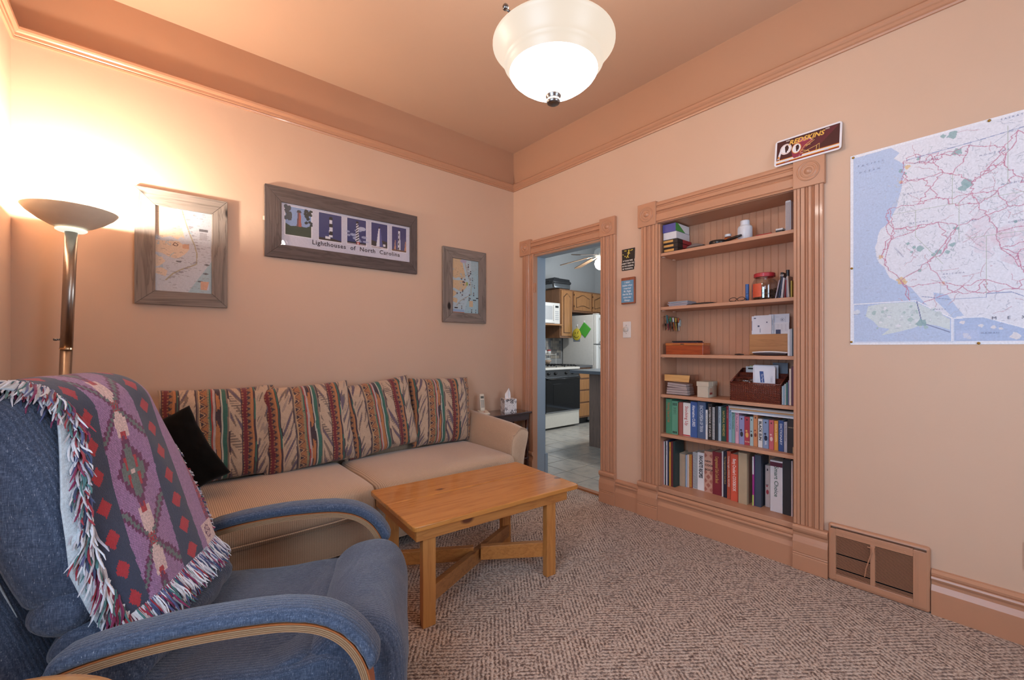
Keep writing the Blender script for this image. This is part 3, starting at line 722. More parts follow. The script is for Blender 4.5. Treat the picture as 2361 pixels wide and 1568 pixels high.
bm = rbox(B(), 0.06, 0.37, 0.28, 0.04, (3, 6, 5), M=Matrix.Translation((-2.735, -0.425, 0.34))); obj('arm', bm, SOFA, sf, smooth=True)

# striped pillows: pattern colour as a function of metres across (a) and up (b)
def stripe_cols(off, w, h, nu, nv, seed):
    rr = random.Random(seed); P_ = 0.36
    cream, dk, taupe = '#bfa48b', '#4b3b40', '#847063'; mar, org, grn = '#732f35', '#b5764c', '#3f6a5c'; br = '#9a6a4a'
    K = {k: np.array(C(v)) for k, v in dict(cream=cream, cream2='#a48f80', dk=dk, taupe=taupe, mar=mar, org=org, grn=grn, br=br, red='#a0433c', pink='#b5a09a', whit='#b9b3a4', tan='#c09a70', purp='#6b5a66').items()}
    out = np.zeros((nv, nu, 3)); ns = np.array([[noise.noise(Vector((i*0.09+seed, j*0.028, 0))) for i in range(nu)] for j in range(nv)])
    for j in range(nv):
        b = (j+.5)/nv*h
        for i in range(nu):
            a = (i+.5)/nu*w + ns[j, i]*0.0035; t = ((a+off)/P_) % 1.0; q = a*1.0
            def tri(p, t0, t1, flip=0):
                ph = (b/p) % 1; e = abs(ph-.5)*2; k = (t-t0)/(t1-t0); return (k if not flip else 1-k) > e
            if t < .08: c = K['mar'] if ((t > .02 and t < .065) or int(b/.003) % 2) else K['br']
            elif t < .13: c = K['tan'] if tri(.034, .08, .13, 1) and not tri(.034, .095, .145, 1) else (K['dk'] if tri(.034, .07, .13, 1) else K['br'])
            elif t < .16: c = K['org']
            elif t < .175: c = K['dk']
            elif t < .19: c = K['grn'] if ns[j, i] > -.2 else K['dk']
            elif t < .21: c = K['dk'] if ns[j, i] > -.05 else K['cream']
            elif t < .40:
                sk = noise.noise(Vector((a*55-b*26+seed*3, b*9, 7))); c = K['cream'] if sk < .16 else (K['taupe'] if sk < .34 else K['purp'])
                if sk < -.42: c = K['cream2']
            elif t < .418: c = K['dk']
            elif t < .45: c = K['taupe'] if t < .436 else K['tan']
            elif t < .55:
                c = K['br']; f = tri(.05, .45, .55, 1); g = tri(.05, .435, .535, 1); g2 = tri(.05, .42, .52, 1)
                if f and not g: c = K['dk']
                elif g2: c = K['tan'] if not tri(.05, .405, .505, 1) else K['dk']
                elif (int(b/.0032)+int(a/.0032)) % 3 == 0: c = K['org']
            elif t < .575: c = K['grn'] if int(b/.0045) % 2 else K['tan']
            elif t < .59: c = K['grn']
            elif t < .61: c = K['red']
            elif t < .64: c = K['pink']
            elif t < .655: c = K['dk'] if ns[j, i] > -.1 else K['org']
            elif t < .70: c = K['org'] if ns[j, i] < .12 else K['dk']
            elif t < .715: c = K['dk']
            elif t < .735: c = K['whit']
            elif t < .79: c = K['grn'] if ns[j, i] < .35 else K['dk']
            elif t < .81: c = K['taupe']
            elif t < .83: c = K['dk'] if ns[j, i] > 0 else K['cream']
            else:
                sk = noise.noise(Vector((a*48+b*20+seed*5, b*7, 3))); z_ = (b+(t-.83)*.5) % .21; c = K['cream'] if sk < .12 else (K['taupe'] if sk < .3 else K['purp'])
                if z_ < .07 and sk < .12: c = K['cream'] if (b/.0062) % 1 < .5 else K['taupe']
                if t > .985: c = K['dk']
            out[j, i] = c*(1+rr.uniform(-.07, .07))
    return out
def pillow_mesh(name, w, h, t, nu, nv, colf, seed, sag=0.0, pinch=1.0):
    """front and back sheets of a soft pillow, local X across, Z up, front towards -Y"""
    nz = lambda u, v, s: noise.noise(Vector((u*3+seed*5.1, v*3, s)))
    def shape(u, v, sgn):
        a, b = 2*u-1, 2*v-1
        th = t/2*((1-abs(a)**3.2)*(1-abs(b)**3.2))**0.42
        ix = 1-0.045*(1-abs(b)**2)*pinch*abs(a)**3; iz = 1-0.035*(1-abs(a)**2)*pinch*abs(b)**3
        x = a*w/2*ix + 0.006*nz(u*2, v*2, 1); z = b*h/2*iz + 0.006*nz(u*2, v*2, 4) - sag*(1-a*a)*(b > 0)*b
        cr = 0.006*noise.noise(Vector((u*9+seed, v*4, 2)))*(1-abs(b)**6) + 0.004*noise.noise(Vector((u*16+seed, v*16, 3)))
        wr = 0.010*max(0, abs(a)-.72)/.28*math.sin(b*16+seed)*(1-abs(a)**8)
        return (x, sgn*(th + (cr+wr if th > 1e-4 else 0)), z)
    cf = colf; vs = []; fs = []
    for k, sgn in enumerate((-1, 1)):
        base = len(vs)
        for j in range(nv+1):
            for i in range(nu+1): vs.append(shape(i/nu, j/nv, sgn))
        for j in range(nv):
            for i in range(nu):
                q = (base+j*(nu+1)+i, base+j*(nu+1)+i+1, base+(j+1)*(nu+1)+i+1, base+(j+1)*(nu+1)+i); fs.append(q if sgn < 0 else q[::-1])
    me = bpy.data.meshes.new(name); me.from_pydata(vs, [], fs)
    if cf is not None: facecol(me, np.concatenate([cf.reshape(-1, 3), cf.reshape(-1, 3)]))
    bm = bmesh.new(); bm.from_mesh(me); bmesh.ops.remove_doubles(bm, verts=bm.verts, dist=0.0002); bm.to_mesh(me); bm.free()
    return me
PIL = vcol('tapestry_weave', 0.9, bump=0.5, sheen=0.2, bscale=420)
pl = [ # x centre, y centre, z centre, w, h, thick, roll(deg, about Y), lean(about X), offset, label
    (-2.390, -0.215, 0.703, 0.560, 0.530, 0.20, 0.0, -9, 0.345, 'striped southwest pillow furthest left, behind the black pillow'),
    (-1.925, -0.235, 0.698, 0.545, 0.530, 0.21, -3.0, -10, 0.335, 'striped southwest pillow, second from the left on the sofa'),
    (-1.455, -0.200, 0.703, 0.560, 0.510, 0.19, -7.0, -9, 0.330, 'striped southwest pillow leaning left, third from the left on the sofa'),
    (-0.925, -0.190, 0.693, 0.540, 0.525, 0.18, 1.5, -8, 0.036, 'striped southwest pillow furthest right, beside the sofa arm')]
for i, (x, y, z, w, h, t, roll, lean, off, lab) in enumerate(pl):
    nu, nv = 150, 120
    me = pillow_mesh('pillow', w, h, t, nu, nv, stripe_cols(off, w, h, nu, nv, i+1), i+1)
    o = obj('pillow', me, PIL, smooth=True); o.location = (x, y, z); o.rotation_euler = (math.radians(lean), math.radians(roll), 0)
    tag(o, lab, 'pillow', 'striped pillows along the sofa')
me = pillow_mesh('pillow', 0.40, 0.40, 0.17, 40, 40, None, 9, pinch=1.6)
o = obj('pillow', me, None, smooth=True)
t = newmat('black_velvet', 0.9, spec=0.08, sheen=0.03); n = t.noise(t.coord(), 14, 4); t.base(t.mix(n, '#070605', '#14110f')); t.bump(n, 0.2, 0.004)
o.data.materials.append(t.m)
o.location = (-2.645, -0.50, 0.645); o.rotation_euler = (math.radians(-16), math.radians(-24), math.radians(6)); tag(o, 'plain black pillow leaning on the sofa beside the throw', 'pillow')
# ============================================================ RECLINER AND THROW
def chair_fabric():
    t = newmat('slate_blue_weave', 0.92, spec=0.12, sheen=0.25)
    v = t.coord('Object')
    s1 = t.coord('Object', (420, 420, 60)); n1 = t.noise(s1, 1.0, 2, 0.6)
    s2 = t.coord('Object', (60, 420, 420)); n2 = t.noise(s2, 1.0, 2, 0.6)
    s3 = t.coord('Object', (760, 420, 110), loc=(3, 5, 1)); fl_ = t.noise(s3, 1.0, 1, 0.4)
    w = t.n('ShaderNodeTexWave'); w.bands_direction = 'Y'; w.inputs['Scale'].default_value = 34; w.inputs['Distortion'].default_value = 0.6; t.l(v, w.inputs['Vector'])
    f = t.math('ADD', t.math('MULTIPLY', n1, 0.6), t.math('MULTIPLY', n2, 0.5), True)
    c = t.ramp(f, [(0.28, '#262d3b'), (0.52, '#4a5569'), (0.75, '#707a8d')])
    c = t.mix(t.math('MULTIPLY', w.outputs['Fac'], 0.40), c, '#2c3546')
    c = t.mix(t.ramp(fl_, [(0.70, 0.0), (0.76, 0.8)]), c, '#b7bcc4')
    big = t.noise(v, 4, 3); c = t.mix(t.math('MULTIPLY', big, 0.30), c, '#343d4f')
    t.base(c); h = t.math('ADD', f, t.math('MULTIPLY', w.outputs['Fac'], 0.5)); b = t.bump(h, 0.55, 0.0025)
    wr = t.noise(t.coord('Object', (7, 3, 7)), 1.6, 3, 0.55, 0.8); t.bump(wr, 0.35, 0.03, b)
    return t.m
CF = chair_fabric()
TH = math.radians(-26.5)
ch = thing('recliner', 'blue fabric recliner with bentwood arms and a patterned throw over its back', 'armchair', (-2.165, -1.81, 0), TH)
def cp(n, bm, m, **k): return obj(n, bm, m, ch, world=False, **k)
def nz3(p, f, s): v = noise.noise_vector(Vector((p[0]*f+s, p[1]*f, p[2]*f))); return v
FD = (-0.389, 0.921); FN = (0.921, 0.389)
def frame(s, a):  # centre of the section whose front surface is on the measured front line
    fx, fz = -0.497+FD[0]*s, 0.543+FD[1]*s
    return fx-FN[0]*a, fz-FN[1]*a
def seloft(bm, stations, n=40, p=3.0, caps=True, fn=None):
    """stations: (cx, cz, a, w, angle of the section normal); superellipse rings joined"""
    rings = []
    for cx, cz, a, w, an in stations:
        nx, nz_ = math.cos(an), math.sin(an); r = []
        for k in range(n):
            t = 2*PI*k/n; c_, s_ = math.cos(t), math.sin(t)
            u = a*math.copysign(abs(c_)**(2/p), c_); v = w*math.copysign(abs(s_)**(2/p), s_)
            q = (cx+nx*u, v, cz+nz_*u)
            if fn: q = fn(q)
            r.append(bm.verts.new(q))
        rings.append(r)
    for a_, b_ in zip(rings, rings[1:]):
        for k in range(n): bm.faces.new((a_[k], a_[(k+1) % n], b_[(k+1) % n], b_[k]))
    if caps: bm.faces.new(rings[0]); bm.faces.new(rings[-1][::-1])
    return bm
AN = math.atan2(FN[1], FN[0])
def wrinkle(seed, amp, f=(6, 6, 6)):
    def g(q):
        v = noise.noise_vector(Vector((q[0]*f[0]+seed, q[1]*f[1], q[2]*f[2])))
        return (q[0]+v.x*amp, q[1]+v.y*amp*.7, q[2]+v.z*amp)
    return g
# upper back cushion (rounded top)
st_ = []
s0, s1, A0 = 0.150, 0.530, 0.112
for i in range(5):
    k = i/4; e = math.sin(k*PI/2); st_.append((s0-0.045*(1-k), A0*(0.35+0.65*e), 0.264*(0.90+0.10*e)))
for i in range(1, 12): st_.append((s0+(s1-s0)*i/11, A0+0.006*math.sin(PI*i/11), 0.264+0.004*math.sin(PI*i/11)))
S = [(*frame(s, A0), a, w, AN) for s, a, w in st_]
cxT, czT = frame(s1, A0)
for i in range(1, 8):
    t = PI/2*i/8; S.append((cxT+FD[0]*0.095*math.sin(t), czT+FD[1]*0.095*math.sin(t), A0*math.cos(t)**0.75, 0.264*(0.70+0.30*math.cos(t)**0.6), AN))
cp('back_cushion', seloft(B(), S, 56, 3.2, fn=wrinkle(1, .008, (5, 5, 9))), CF, smooth=True)
# gathered lumbar cushions
def puff(sa, sb, a, w, seed, off=0.0, amp=.012):
    S = []
    for i in range(13):
        k = i/12; e = max(0.02, math.sin(PI*k))**0.42; s = sa+(sb-sa)*k
        cx, cz = frame(s, A0); S.append((cx+FN[0]*off, cz+FN[1]*off, a*e, w*(0.93+0.07*e), AN))
    return seloft(B(), S, 56, 3.0, fn=wrinkle(seed, amp, (9, 16, 12)))
lb = cp('lumbar_cushion', puff(0.045, 0.150, 0.112, 0.272, 3, -0.012), CF, smooth=True)
cp('lumbar_cushion', puff(-0.045, 0.055, 0.118, 0.276, 5, -0.006), CF, smooth=True)
cp('lumbar_cushion', puff(-0.150, -0.035, 0.125, 0.272, 8, 0.004), CF, smooth=True)
# outer shell of the back
S = []
for i in range(15):
    k = i/14; s = -0.26+0.78*k; e = min(1, math.sin(PI*min(1, max(0.03, k*6))/2) if k < .17 else 1)*(1 if k < .86 else math.cos((k-.86)/.14*PI/2*.93))**.6
    cx, cz = frame(s, 0.27); S.append((cx, cz, 0.062*e, 0.265*(.9+.1*e), AN))
cp('back_shell', seloft(B(), S, 48, 3.2, fn=wrinkle(12, .010, (5, 5, 5))), CF, smooth=True)
S = []
for i in range(9):
    k = i/8; e = max(.05, math.sin(PI*k))**.5; S.append((-0.68+0.05*k, 0.30+0.16*k, .075*e, .30*(.9+.1*e), AN))
cp('side_bolster', seloft(B(), S, 40, 3.0, fn=wrinkle(14, .012, (9, 9, 9))), CF, smooth=True)
# seat: profile rings in x-z lofted across y
def yloft(prof, W_, n=20, rnd=0.05, fn=None, amp=0.0, seed=0):
    bm = B(); cx = sum(p[0] for p in prof)/len(prof); cz = sum(p[1] for p in prof)/len(prof); rings = []
    ys = [-W_+rnd*(1-math.cos(PI/2*i/5)) for i in range(5)] + [-W_+rnd+(2*W_-2*rnd)*i/n for i in range(n+1)]; ys += [-y for y in ys[:5][::-1]]
    for y in ys:
        d = max(0, abs(y)-(W_-rnd))/rnd; ins = rnd*(1-math.sqrt(max(0, 1-d*d)))
        r = []
        for x, z in prof:
            vx, vz = x-cx, z-cz; L_ = math.hypot(vx, vz); k = (L_-ins*0.9)/L_
            q = (cx+vx*k, y, cz+vz*k)
            v = noise.noise_vector(Vector((q[0]*8+seed, q[1]*8, q[2]*8))); q = (q[0]+v.x*amp, q[1]+v.y*amp, q[2]+v.z*amp)
            r.append(bm.verts.new(fn(q) if fn else q))
        rings.append(r)
    m = len(prof)
    for a, b_ in zip(rings, rings[1:]):
        for k in range(m): bm.faces.new((a[k], a[(k+1) % m], b_[(k+1) % m], b_[k]))
    bm.faces.new(rings[0]); bm.faces.new(rings[-1][::-1]); return bm
def smoothp(pts, it=2):
    for _ in range(it):
        o = []
        for i, p in enumerate(pts):
            q = pts[(i+1) % len(pts)]; o += [(p[0]*.75+q[0]*.25, p[1]*.75+q[1]*.25), (p[0]*.25+q[0]*.75, p[1]*.25+q[1]*.75)]
        pts = o
    return pts
seat = smoothp([(-0.56, 0.30), (-0.58, 0.42), (-0.45, 0.410), (-0.33, 0.385), (-0.20, 0.395), (-0.115, 0.425), (-0.09, 0.38), (-0.10, 0.26), (-0.30, 0.22), (-0.50, 0.24)])
cp('seat_cushion', yloft(seat, 0.272, rnd=.06, amp=.006, seed=2), CF, smooth=True)
front = smoothp([(-0.135, 0.40), (-0.10, 0.445), (-0.04, 0.478), (0.03, 0.478), (0.085, 0.445), (0.118, 0.38), (0.128, 0.28), (0.126, 0.16), (0.10, 0.10), (0.0, 0.085), (-0.12, 0.09), (-0.14, 0.22)])
cp('front_roll', yloft(front, 0.272, rnd=.055, amp=.009, seed=6), CF, smooth=True)
side = smoothp([(-0.55, 0.10), (-0.55, 0.30), (-0.35, 0.31), (-0.14, 0.33), (-0.10, 0.2), (-0.12, 0.09)])
cp('seat_skirt', yloft(side, 0.262, rnd=.03, amp=.008, seed=11), CF, smooth=True)
cp('side_flap', yloft(smoothp([(-0.52, 0.36), (-0.50, 0.40), (-0.15, 0.40), (-0.02, 0.42), (0.02, 0.34), (-0.02, 0.27), (-0.2, 0.24), (-0.48, 0.25)]), 0.288, rnd=.04, amp=.012, seed=21), CF, smooth=True)
# arms
def ply_path(y0):
    top = [(-0.80, 0.30), (-0.72, 0.40), (-0.64, 0.480), (-0.56, 0.520), (-0.445, 0.545), (-0.32, 0.558), (-0.19, 0.560), (-0.12, 0.553), (-0.065, 0.535), (-0.02, 0.502), (0.012, 0.455), (0.030, 0.400), (0.038, 0.33), (0.038, 0.22), (0.030, 0.11), (0.0, 0.045), (-0.06, 0.022), (-0.20, 0.018), (-0.5, 0.018)]
    out = []
    P_ = [Vector((x, 0, z)) for x, z in top]
    for i in range(len(P_)-1):
        a, b_, c_, d_ = P_[max(0, i-1)], P_[i], P_[i+1], P_[min(len(P_)-1, i+2)]
        for k in range(5):
            t = k/5; out.append(0.5*((2*b_)+(c_-a)*t+(2*a-5*b_+4*c_-d_)*t*t+(3*b_-a-3*c_+d_)*t**3))
    return out + [P_[-1]]
PLY = vcol('bentwood_ply', 0.35, coat=0.2, bscale=120)
def ribbon(path, y0, y1, layers, name):
    vs, fs, cols = [], [], []
    for (o0, o1, colr) in layers:
        base = len(vs)
        for i, p in enumerate(path):
            t = (path[min(i+1, len(path)-1)]-path[max(0, i-1)]).normalized(); nrm = Vector((-t.z, 0, t.x))
            for o_, yy in ((o0, y0), (o0, y1), (o1, y1), (o1, y0)): q = p+nrm*o_; vs.append((q.x, yy, q.z))
        m = len(path)
        for i in range(m-1):
            a = base+4*i; b_ = a+4
            for k in range(4): fs.append((a+k, a+(k+1) % 4, b_+(k+1) % 4, b_+k)); cols.append(colr)
        fs.append((base, base+1, base+2, base+3)); cols.append(colr); fs.append((base+4*m-1, base+4*m-2, base+4*m-3, base+4*m-4)); cols.append(colr)
    me = bpy.data.meshes.new(name); me.from_pydata(vs, [], fs); facecol(me, np.array([C(c_) for c_ in cols])); return me
LY = [(-0.0100, -0.0070, '#a98260'), (-0.0070, -0.0058, '#6b4a30'), (-0.0058, -0.0030, '#ad8a68'), (-0.0030, -0.0018, '#6b4a30'), (-0.0018, 0.0012, '#a68260'), (0.0012, 0.0024, '#6b4a30'), (0.0024, 0.0055, '#ad8a68'), (0.0055, 0.0067, '#6b4a30'), (0.0067, 0.0098, '#b5683a')]
path = ply_path(0)
for y0, y1 in ((-0.378, -0.318), (0.300, 0.360)):
    ar = obj('arm', ribbon(path, y0, y1, LY, 'arm'), PLY, ch, world=False)
    # padded cover on the arm
    ppts = [p for p in path if -0.60 < p.x < 0.031 and p.z > 0.42]
    yc = (y0+y1)/2; bm = B(); rings = []; n = 24
    for i, p in enumerate(ppts):
        t = (ppts[min(i+1, len(ppts)-1)]-ppts[max(0, i-1)]).normalized(); nrm = Vector((-t.z, 0, t.x)); k = i/(len(ppts)-1)
        e = (math.sin(PI/2*min(1, (k+.004)/.07))**.5)*(math.sin(PI/2*min(1, (1.004-k)/.06))**.5)
        r = []
        for q in range(n):
            th = 2*PI*q/n; cc, ss = math.cos(th), math.sin(th)
            hh = 0.020*e; ww = 0.040*(.6+.4*e)
            wv = 1+0.06*noise.noise(Vector((k*26, q*.4, y0)))
            u = hh*math.copysign(abs(ss)**.8, ss)*wv; v = ww*math.copysign(abs(cc)**.8, cc)*wv
            r.append(bm.verts.new((p.x+nrm.x*(u+0.010+hh*.9), yc+v, p.z+nrm.z*(u+0.010+hh*.9))))
        rings.append(r)
    for a, b_ in zip(rings, rings[1:]):
        for k in range(n): bm.faces.new((a[k], a[(k+1) % n], b_[(k+1) % n], b_[k]))
    bm.faces.new(rings[0]); bm.faces.new(rings[-1][::-1])
    obj('arm_pad', bm, CF, ar, world=False, smooth=True)
cp('cross_rail', box(-0.42, -0.36, -0.32, 0.302, 0.060, 0.085), wood('recliner_rail', '#b5683a', '#7d4522', 1), bevel=0.004)
cp('pedestal', lathe(B(), [(0.20, 0.028), (0.21, 0.045), (0.05, 0.07), (0.045, 0.23)], (-0.25, 0, 0), 28), P('#2b2b2e', .5, .3, name='pedestal_black'), smooth=True)

# ---- the throw: rides over the cushion surface, offset outward
thr = thing('throw_blanket', 'fringed woven throw, navy and purple with red diamonds, draped over the recliner back', 'blanket', (-2.165, -1.81, 0), TH)
AO = A0+0.018; WO = 0.280
def sect(L):
    """frame of the throw at arc length L from its lower edge: centre, half depth, half width, normal angle"""
    Sa = 0.60
    if L < Sa-0.0:
        s = 0.025+L
        if s < s1: return (*frame(s, A0), AO, WO, AN, FD)
    s = 0.025+L; e = s-s1; phi = min(PI, e/0.125)
    dx, dz = FD; rest = max(0, e-0.125*PI)
    cx, cz = cxT, czT
    an = AN+phi
    cx -= FD[0]*rest; cz -= FD[1]*rest
    return (cx, cz, AO, WO, an, None)
ARC = []
def arc_table(a, w, p=3.2, n=400):
    pts = [(a*abs(math.cos(t))**(2/p)*(1 if math.cos(t) > 0 else -1), w*abs(math.sin(t))**(2/p)) for t in np.linspace(0, PI*.62, n)]
    d = [0]
    for q0, q1 in zip(pts, pts[1:]): d.append(d[-1]+math.hypot(q1[0]-q0[0], q1[1]-q0[1]))
    return np.array(d), pts
TD, TP = arc_table(AO, WO)
def thpos(d, L, out=0.0):
    """point on the throw at distance d across (+ far side) and L along"""
    cx, cz, a, w, an, _ = sect(L)
    i = np.searchsorted(TD, abs(d)); i = min(max(i, 1), len(TP)-1); f_ = (abs(d)-TD[i-1])/(TD[i]-TD[i-1]+1e-9); f_ = min(f_, 1.5)
    u = TP[i-1][0]+(TP[i][0]-TP[i-1][0])*f_; v = math.copysign(TP[i-1][1]+(TP[i][1]-TP[i-1][1])*f_, d)
    u += out; nx, nz_ = math.cos(an), math.sin(an)
    w1 = noise.noise(Vector((d*9, L*3.5, 0)))*0.007
    return Vector((cx+nx*(u+w1), v, cz+nz_*(u+w1)))
def cen(L): return -0.150+min(L, .50)*0.27          # the throw hangs skewed towards the near side low down
def kn(L): return float(np.interp(L, [0, .06, .15, .3, .5, .62, .8], [.50, .60, .72, .75, .66, .72, .80]))
def dn(L): return cen(L)-0.207*kn(L)
def df(L): return cen(L)+0.325
Ltot = 1.30
nu, nv = 150, 330
NAVY, RED, PUR, PLUM, GRN, CRM, PALE = [np.array(C(x)) for x in ('#3a4257', '#b0323b', '#8f6c92', '#6a2f58', '#66726f', '#d9bdb9', '#c9d2d6')]
cols = np.zeros((nv, nu, 3)); rr = random.Random(3)
for j in range(nv):
    L = (j+.5)/nv*Ltot
    for i in range(nu):
        q = (i+.5)/nu; d0, d1 = dn(L)-0.040, df(L); d = d0+(d1-d0)*q; o = d-cen(L); o = o/kn(L) if o < 0 else o
        ph = (L-0.125) % 0.37; yy = ph if ph < .185 else ph-.37          # 0 at a cross, +-.19 at a medallion
        e = 0.19-abs(yy); ao = abs(o)
        st8 = 0.0115
        so = math.floor(ao/st8+.5)*st8; se = math.floor(e/st8)*st8; sy = math.floor(abs(yy)/.006)*.006
        w_ = rr.uniform(.9, 1.1)
        if o < -0.207: c = PALE
        elif ao > 0.098 and ao < 0.200:
            c = NAVY; dy = ((L+0.012) % 0.076)-.038
            if abs(ao-.149)/.026+abs(dy)/.026 < 1: c = RED
            w_ = rr.uniform(.93, 1.07)
        elif ao >= 0.200 or ao <= 0.098:
            c = PUR if (int(i)+int(j)) % 2 else PUR*1.35; w_ = rr.uniform(.8, 1.2)
            if ao >= 0.2: 
                if o > .295: c = PLUM if rr.random() < .6 else RED
            else:
                # crossing chains
                k = abs(sy*1.05-so*1.0)
                if k < .008 and abs(yy) < .11: c = GRN
                elif k < .020 and abs(yy) < .11: c = PLUM
                # spindles
                if abs(yy) > .014 and abs(yy) < .088 and ao < (.009 if abs(yy) < .024 else .019 if abs(yy) < .034 else .027): c = CRM
                if abs(yy) > .072 and abs(yy) < .098 and ao < .0115: c = RED
                # medallion, stepped
                if se < .100 and (so+se*0.72) < .072+.0:
                    c = PLUM
                    if so+se*.72 < .056: c = GRN
                    if .018 < so < .034 and (.010 < se < .036 or .058 < se < .09): c = RED if so < .026 else PLUM
                    if ao < .010 and e < .012: c = CRM
                if abs(yy) < .016 and ao < .016 and (int(ao/.005)+int(abs(yy)/.005)) % 2 == 0: c = RED
        if o > .235 and L < .065:
            c = CRM; a_, b_ = o-.272, L-.034
            r = math.hypot(a_, b_); an_ = math.atan2(b_, a_)
            if r < .024 and (abs(math.sin(4*an_)) < .35 or abs(r-.018) < .002): c = PLUM*0.9
        cols[j, i] = np.clip(c*w_, 0, 1)
def tpos(u, v):
    L = v*Ltot; d0, d1 = dn(L)-0.040, df(L); d = d0+(d1-d0)*u
    return tuple(thpos(d, L, 0.0))
me = grid_mesh('woven_cloth', nu, nv, tpos, cols)
cl = obj('woven_cloth', me, vcol('throw_weave', 0.95, bump=0.6, sheen=0.3, bscale=520), thr, world=False, smooth=True)
so_ = cl.modifiers.new('th', 'SOLIDIFY'); so_.thickness = 0.005; so_.offset = 1
def fringe(name, roots, seed):
    rr = random.Random(seed); vs, fs, cs = [], [], []
    pal = ['#e6e2e4', '#e0e2e6', '#dcdade', '#8a2f58', '#a3333f', '#3e4a6a', '#4f7a78', '#b9b4bd', '#5a5f88', '#c6c0c4']
    for p0, d0, ln in roots:
        n = 6; p = Vector(p0); d = Vector(d0).normalized(); c = C(rr.choice(pal)); r = rr.uniform(.0018, .0028)
        side = d.cross(Vector((0, 0, 1))); side = side.normalized() if side.length > .1 else Vector((1, 0, 0)); up = side.cross(d).normalized(); base = len(vs)
        ph = rr.uniform(0, 6); ln *= rr.uniform(.75, 1.15)
        for k in range(n+1):
            t = k/n; q = p+d*ln*t+side*0.006*math.sin(ph+t*4.5)*t+up*0.005*math.cos(ph*1.7+t*5)*t; q.z -= 0.012*t*t
            for a in range(4): th = PI/2*a; vs.append(tuple(q+(side*math.cos(th)+up*math.sin(th))*r*(1.0 if k < n else .4)))
        for k in range(n):
            for a in range(4): b0 = base+4*k; fs.append((b0+a, b0+(a+1) % 4, b0+4+(a+1) % 4, b0+4+a)); cs.append(c)
    me = bpy.data.meshes.new(name); me.from_pydata(vs, [], fs); facecol(me, np.array(cs)); return me
rr = random.Random(17); roots = []
def outn(d, L):
    a = thpos(d, L, 0); b_ = thpos(d, L, .01); return (b_-a).normalized()
for i in range(560):      # near long edge
    L = rr.uniform(0.0, 0.86); d = dn(L)+rr.uniform(-.004, .006); p = thpos(d, L, .004); nrm = outn(d, L)
    p += Vector((0, 0, 0)); tangent = (thpos(d-.02, L)-thpos(d, L)).normalized()
    dr = tangent*0.55+Vector((0.05, 0, -0.65))+nrm*rr.uniform(.25, .65)+Vector((rr.uniform(-.2, .2), rr.uniform(-.15, .15), rr.uniform(-.2, .2)))
    roots.append((p+nrm*0.003, dr, .066))
for i in range(620):      # lower edge
    q = rr.random(); d = dn(0)+(df(0)-dn(0))*q; p = thpos(d, 0.002, .003); nrm = outn(d, 0.002); tg = (thpos(d, 0.0)-thpos(d, .03)).normalized()
    dr = tg+nrm*rr.uniform(.05, .35)+Vector((rr.uniform(-.12, .12), rr.uniform(-.22, .22), 0))
    roots.append((p, dr, .070))
for i in range(200):      # far edge, curled
    L = rr.uniform(0.02, 0.8); d = df(L); p = thpos(d, L, .003); nrm = outn(d, L)
    roots.append((p, nrm*.4+Vector((rr.uniform(-.4, .4), .5, rr.uniform(-.5, .1))), .012))
obj('fringe', fringe('fringe', roots, 5), vcol('fringe_yarn', 0.95, sheen=0.3), thr, world=False, kind='stuff')
# ============================================================ THINGS ON THE WALLS
class Ras:
    """tiny painter: colour grid (row 0 = bottom), coordinates 0..1 in x and y (y up)"""
    def __init__(s, nu, nv, bgc):
        s.nu, s.nv = nu, nv; s.a = np.ones((nv, nu, 3))*np.array(C(bgc)); s.asp = 1.0
        s.X, s.Y = np.meshgrid((np.arange(nu)+.5)/nu, (np.arange(nv)+.5)/nv)
    def poly(s, pts, c, al=1.0):
        X, Y = s.X, s.Y; ins = np.zeros(X.shape, bool); n = len(pts)
        for i in range(n):
            x0, y0 = pts[i]; x1, y1 = pts[(i+1) % n]
            if y0 == y1: continue
            cnd = ((Y >= min(y0, y1)) & (Y < max(y0, y1))); xi = x0+(Y-y0)*(x1-x0)/(y1-y0); ins ^= cnd & (X < xi)
        s.a[ins] = s.a[ins]*(1-al)+np.array(C(c))*al; return s
    def rect(s, x0, y0, x1, y1, c, al=1.0): return s.poly([(x0, y0), (x1, y0), (x1, y1), (x0, y1)], c, al)
    def ell(s, x, y, rx, ry, c, al=1.0):
        m = ((s.X-x)/rx)**2+((s.Y-y)/ry)**2 < 1; s.a[m] = s.a[m]*(1-al)+np.array(C(c))*al; return s
    def line(s, pts, w, c, al=1.0):
        for (x0, y0), (x1, y1) in zip(pts, pts[1:]):
            ax = s.nu/s.nv; L2 = ((x1-x0)*ax)**2+(y1-y0)**2
            t = np.clip((((s.X-x0)*ax)*((x1-x0)*ax)+(s.Y-y0)*(y1-y0))/(L2+1e-12), 0, 1)
            m = np.hypot((s.X-(x0+t*(x1-x0)))*ax, s.Y-(y0+t*(y1-y0))) < w
            s.a[m] = s.a[m]*(1-al)+np.array(C(c))*al
        return s
    def noise(s, amt, seed, sc_=1):
        r = np.random.RandomState(seed); s.a *= 1+amt*(r.rand(s.nv, s.nu, 1)-.5); return s
def wiggle(p, q, seed, amp=.01, n=8):
    r = random.Random(seed); out = []
    for i in range(n+1):
        t = i/n; k = amp*math.sin(PI*t); out.append((p[0]+(q[0]-p[0])*t+r.uniform(-k, k), p[1]+(q[1]-p[1])*t+r.uniform(-k, k)))
    return out
def panel(name, ras, o, r, u, mat, parent, thick=None):
    me = grid_mesh(name, ras.nu, ras.nv, lambda a, b: tuple(Vector(o)+Vector(r)*a+Vector(u)*b), ras.a)
    return obj(name, me, mat, parent)
PRINT = vcol('printed_paper', 0.45, bscale=200)
GLASS = glassy('picture_glass', rough=0.01)
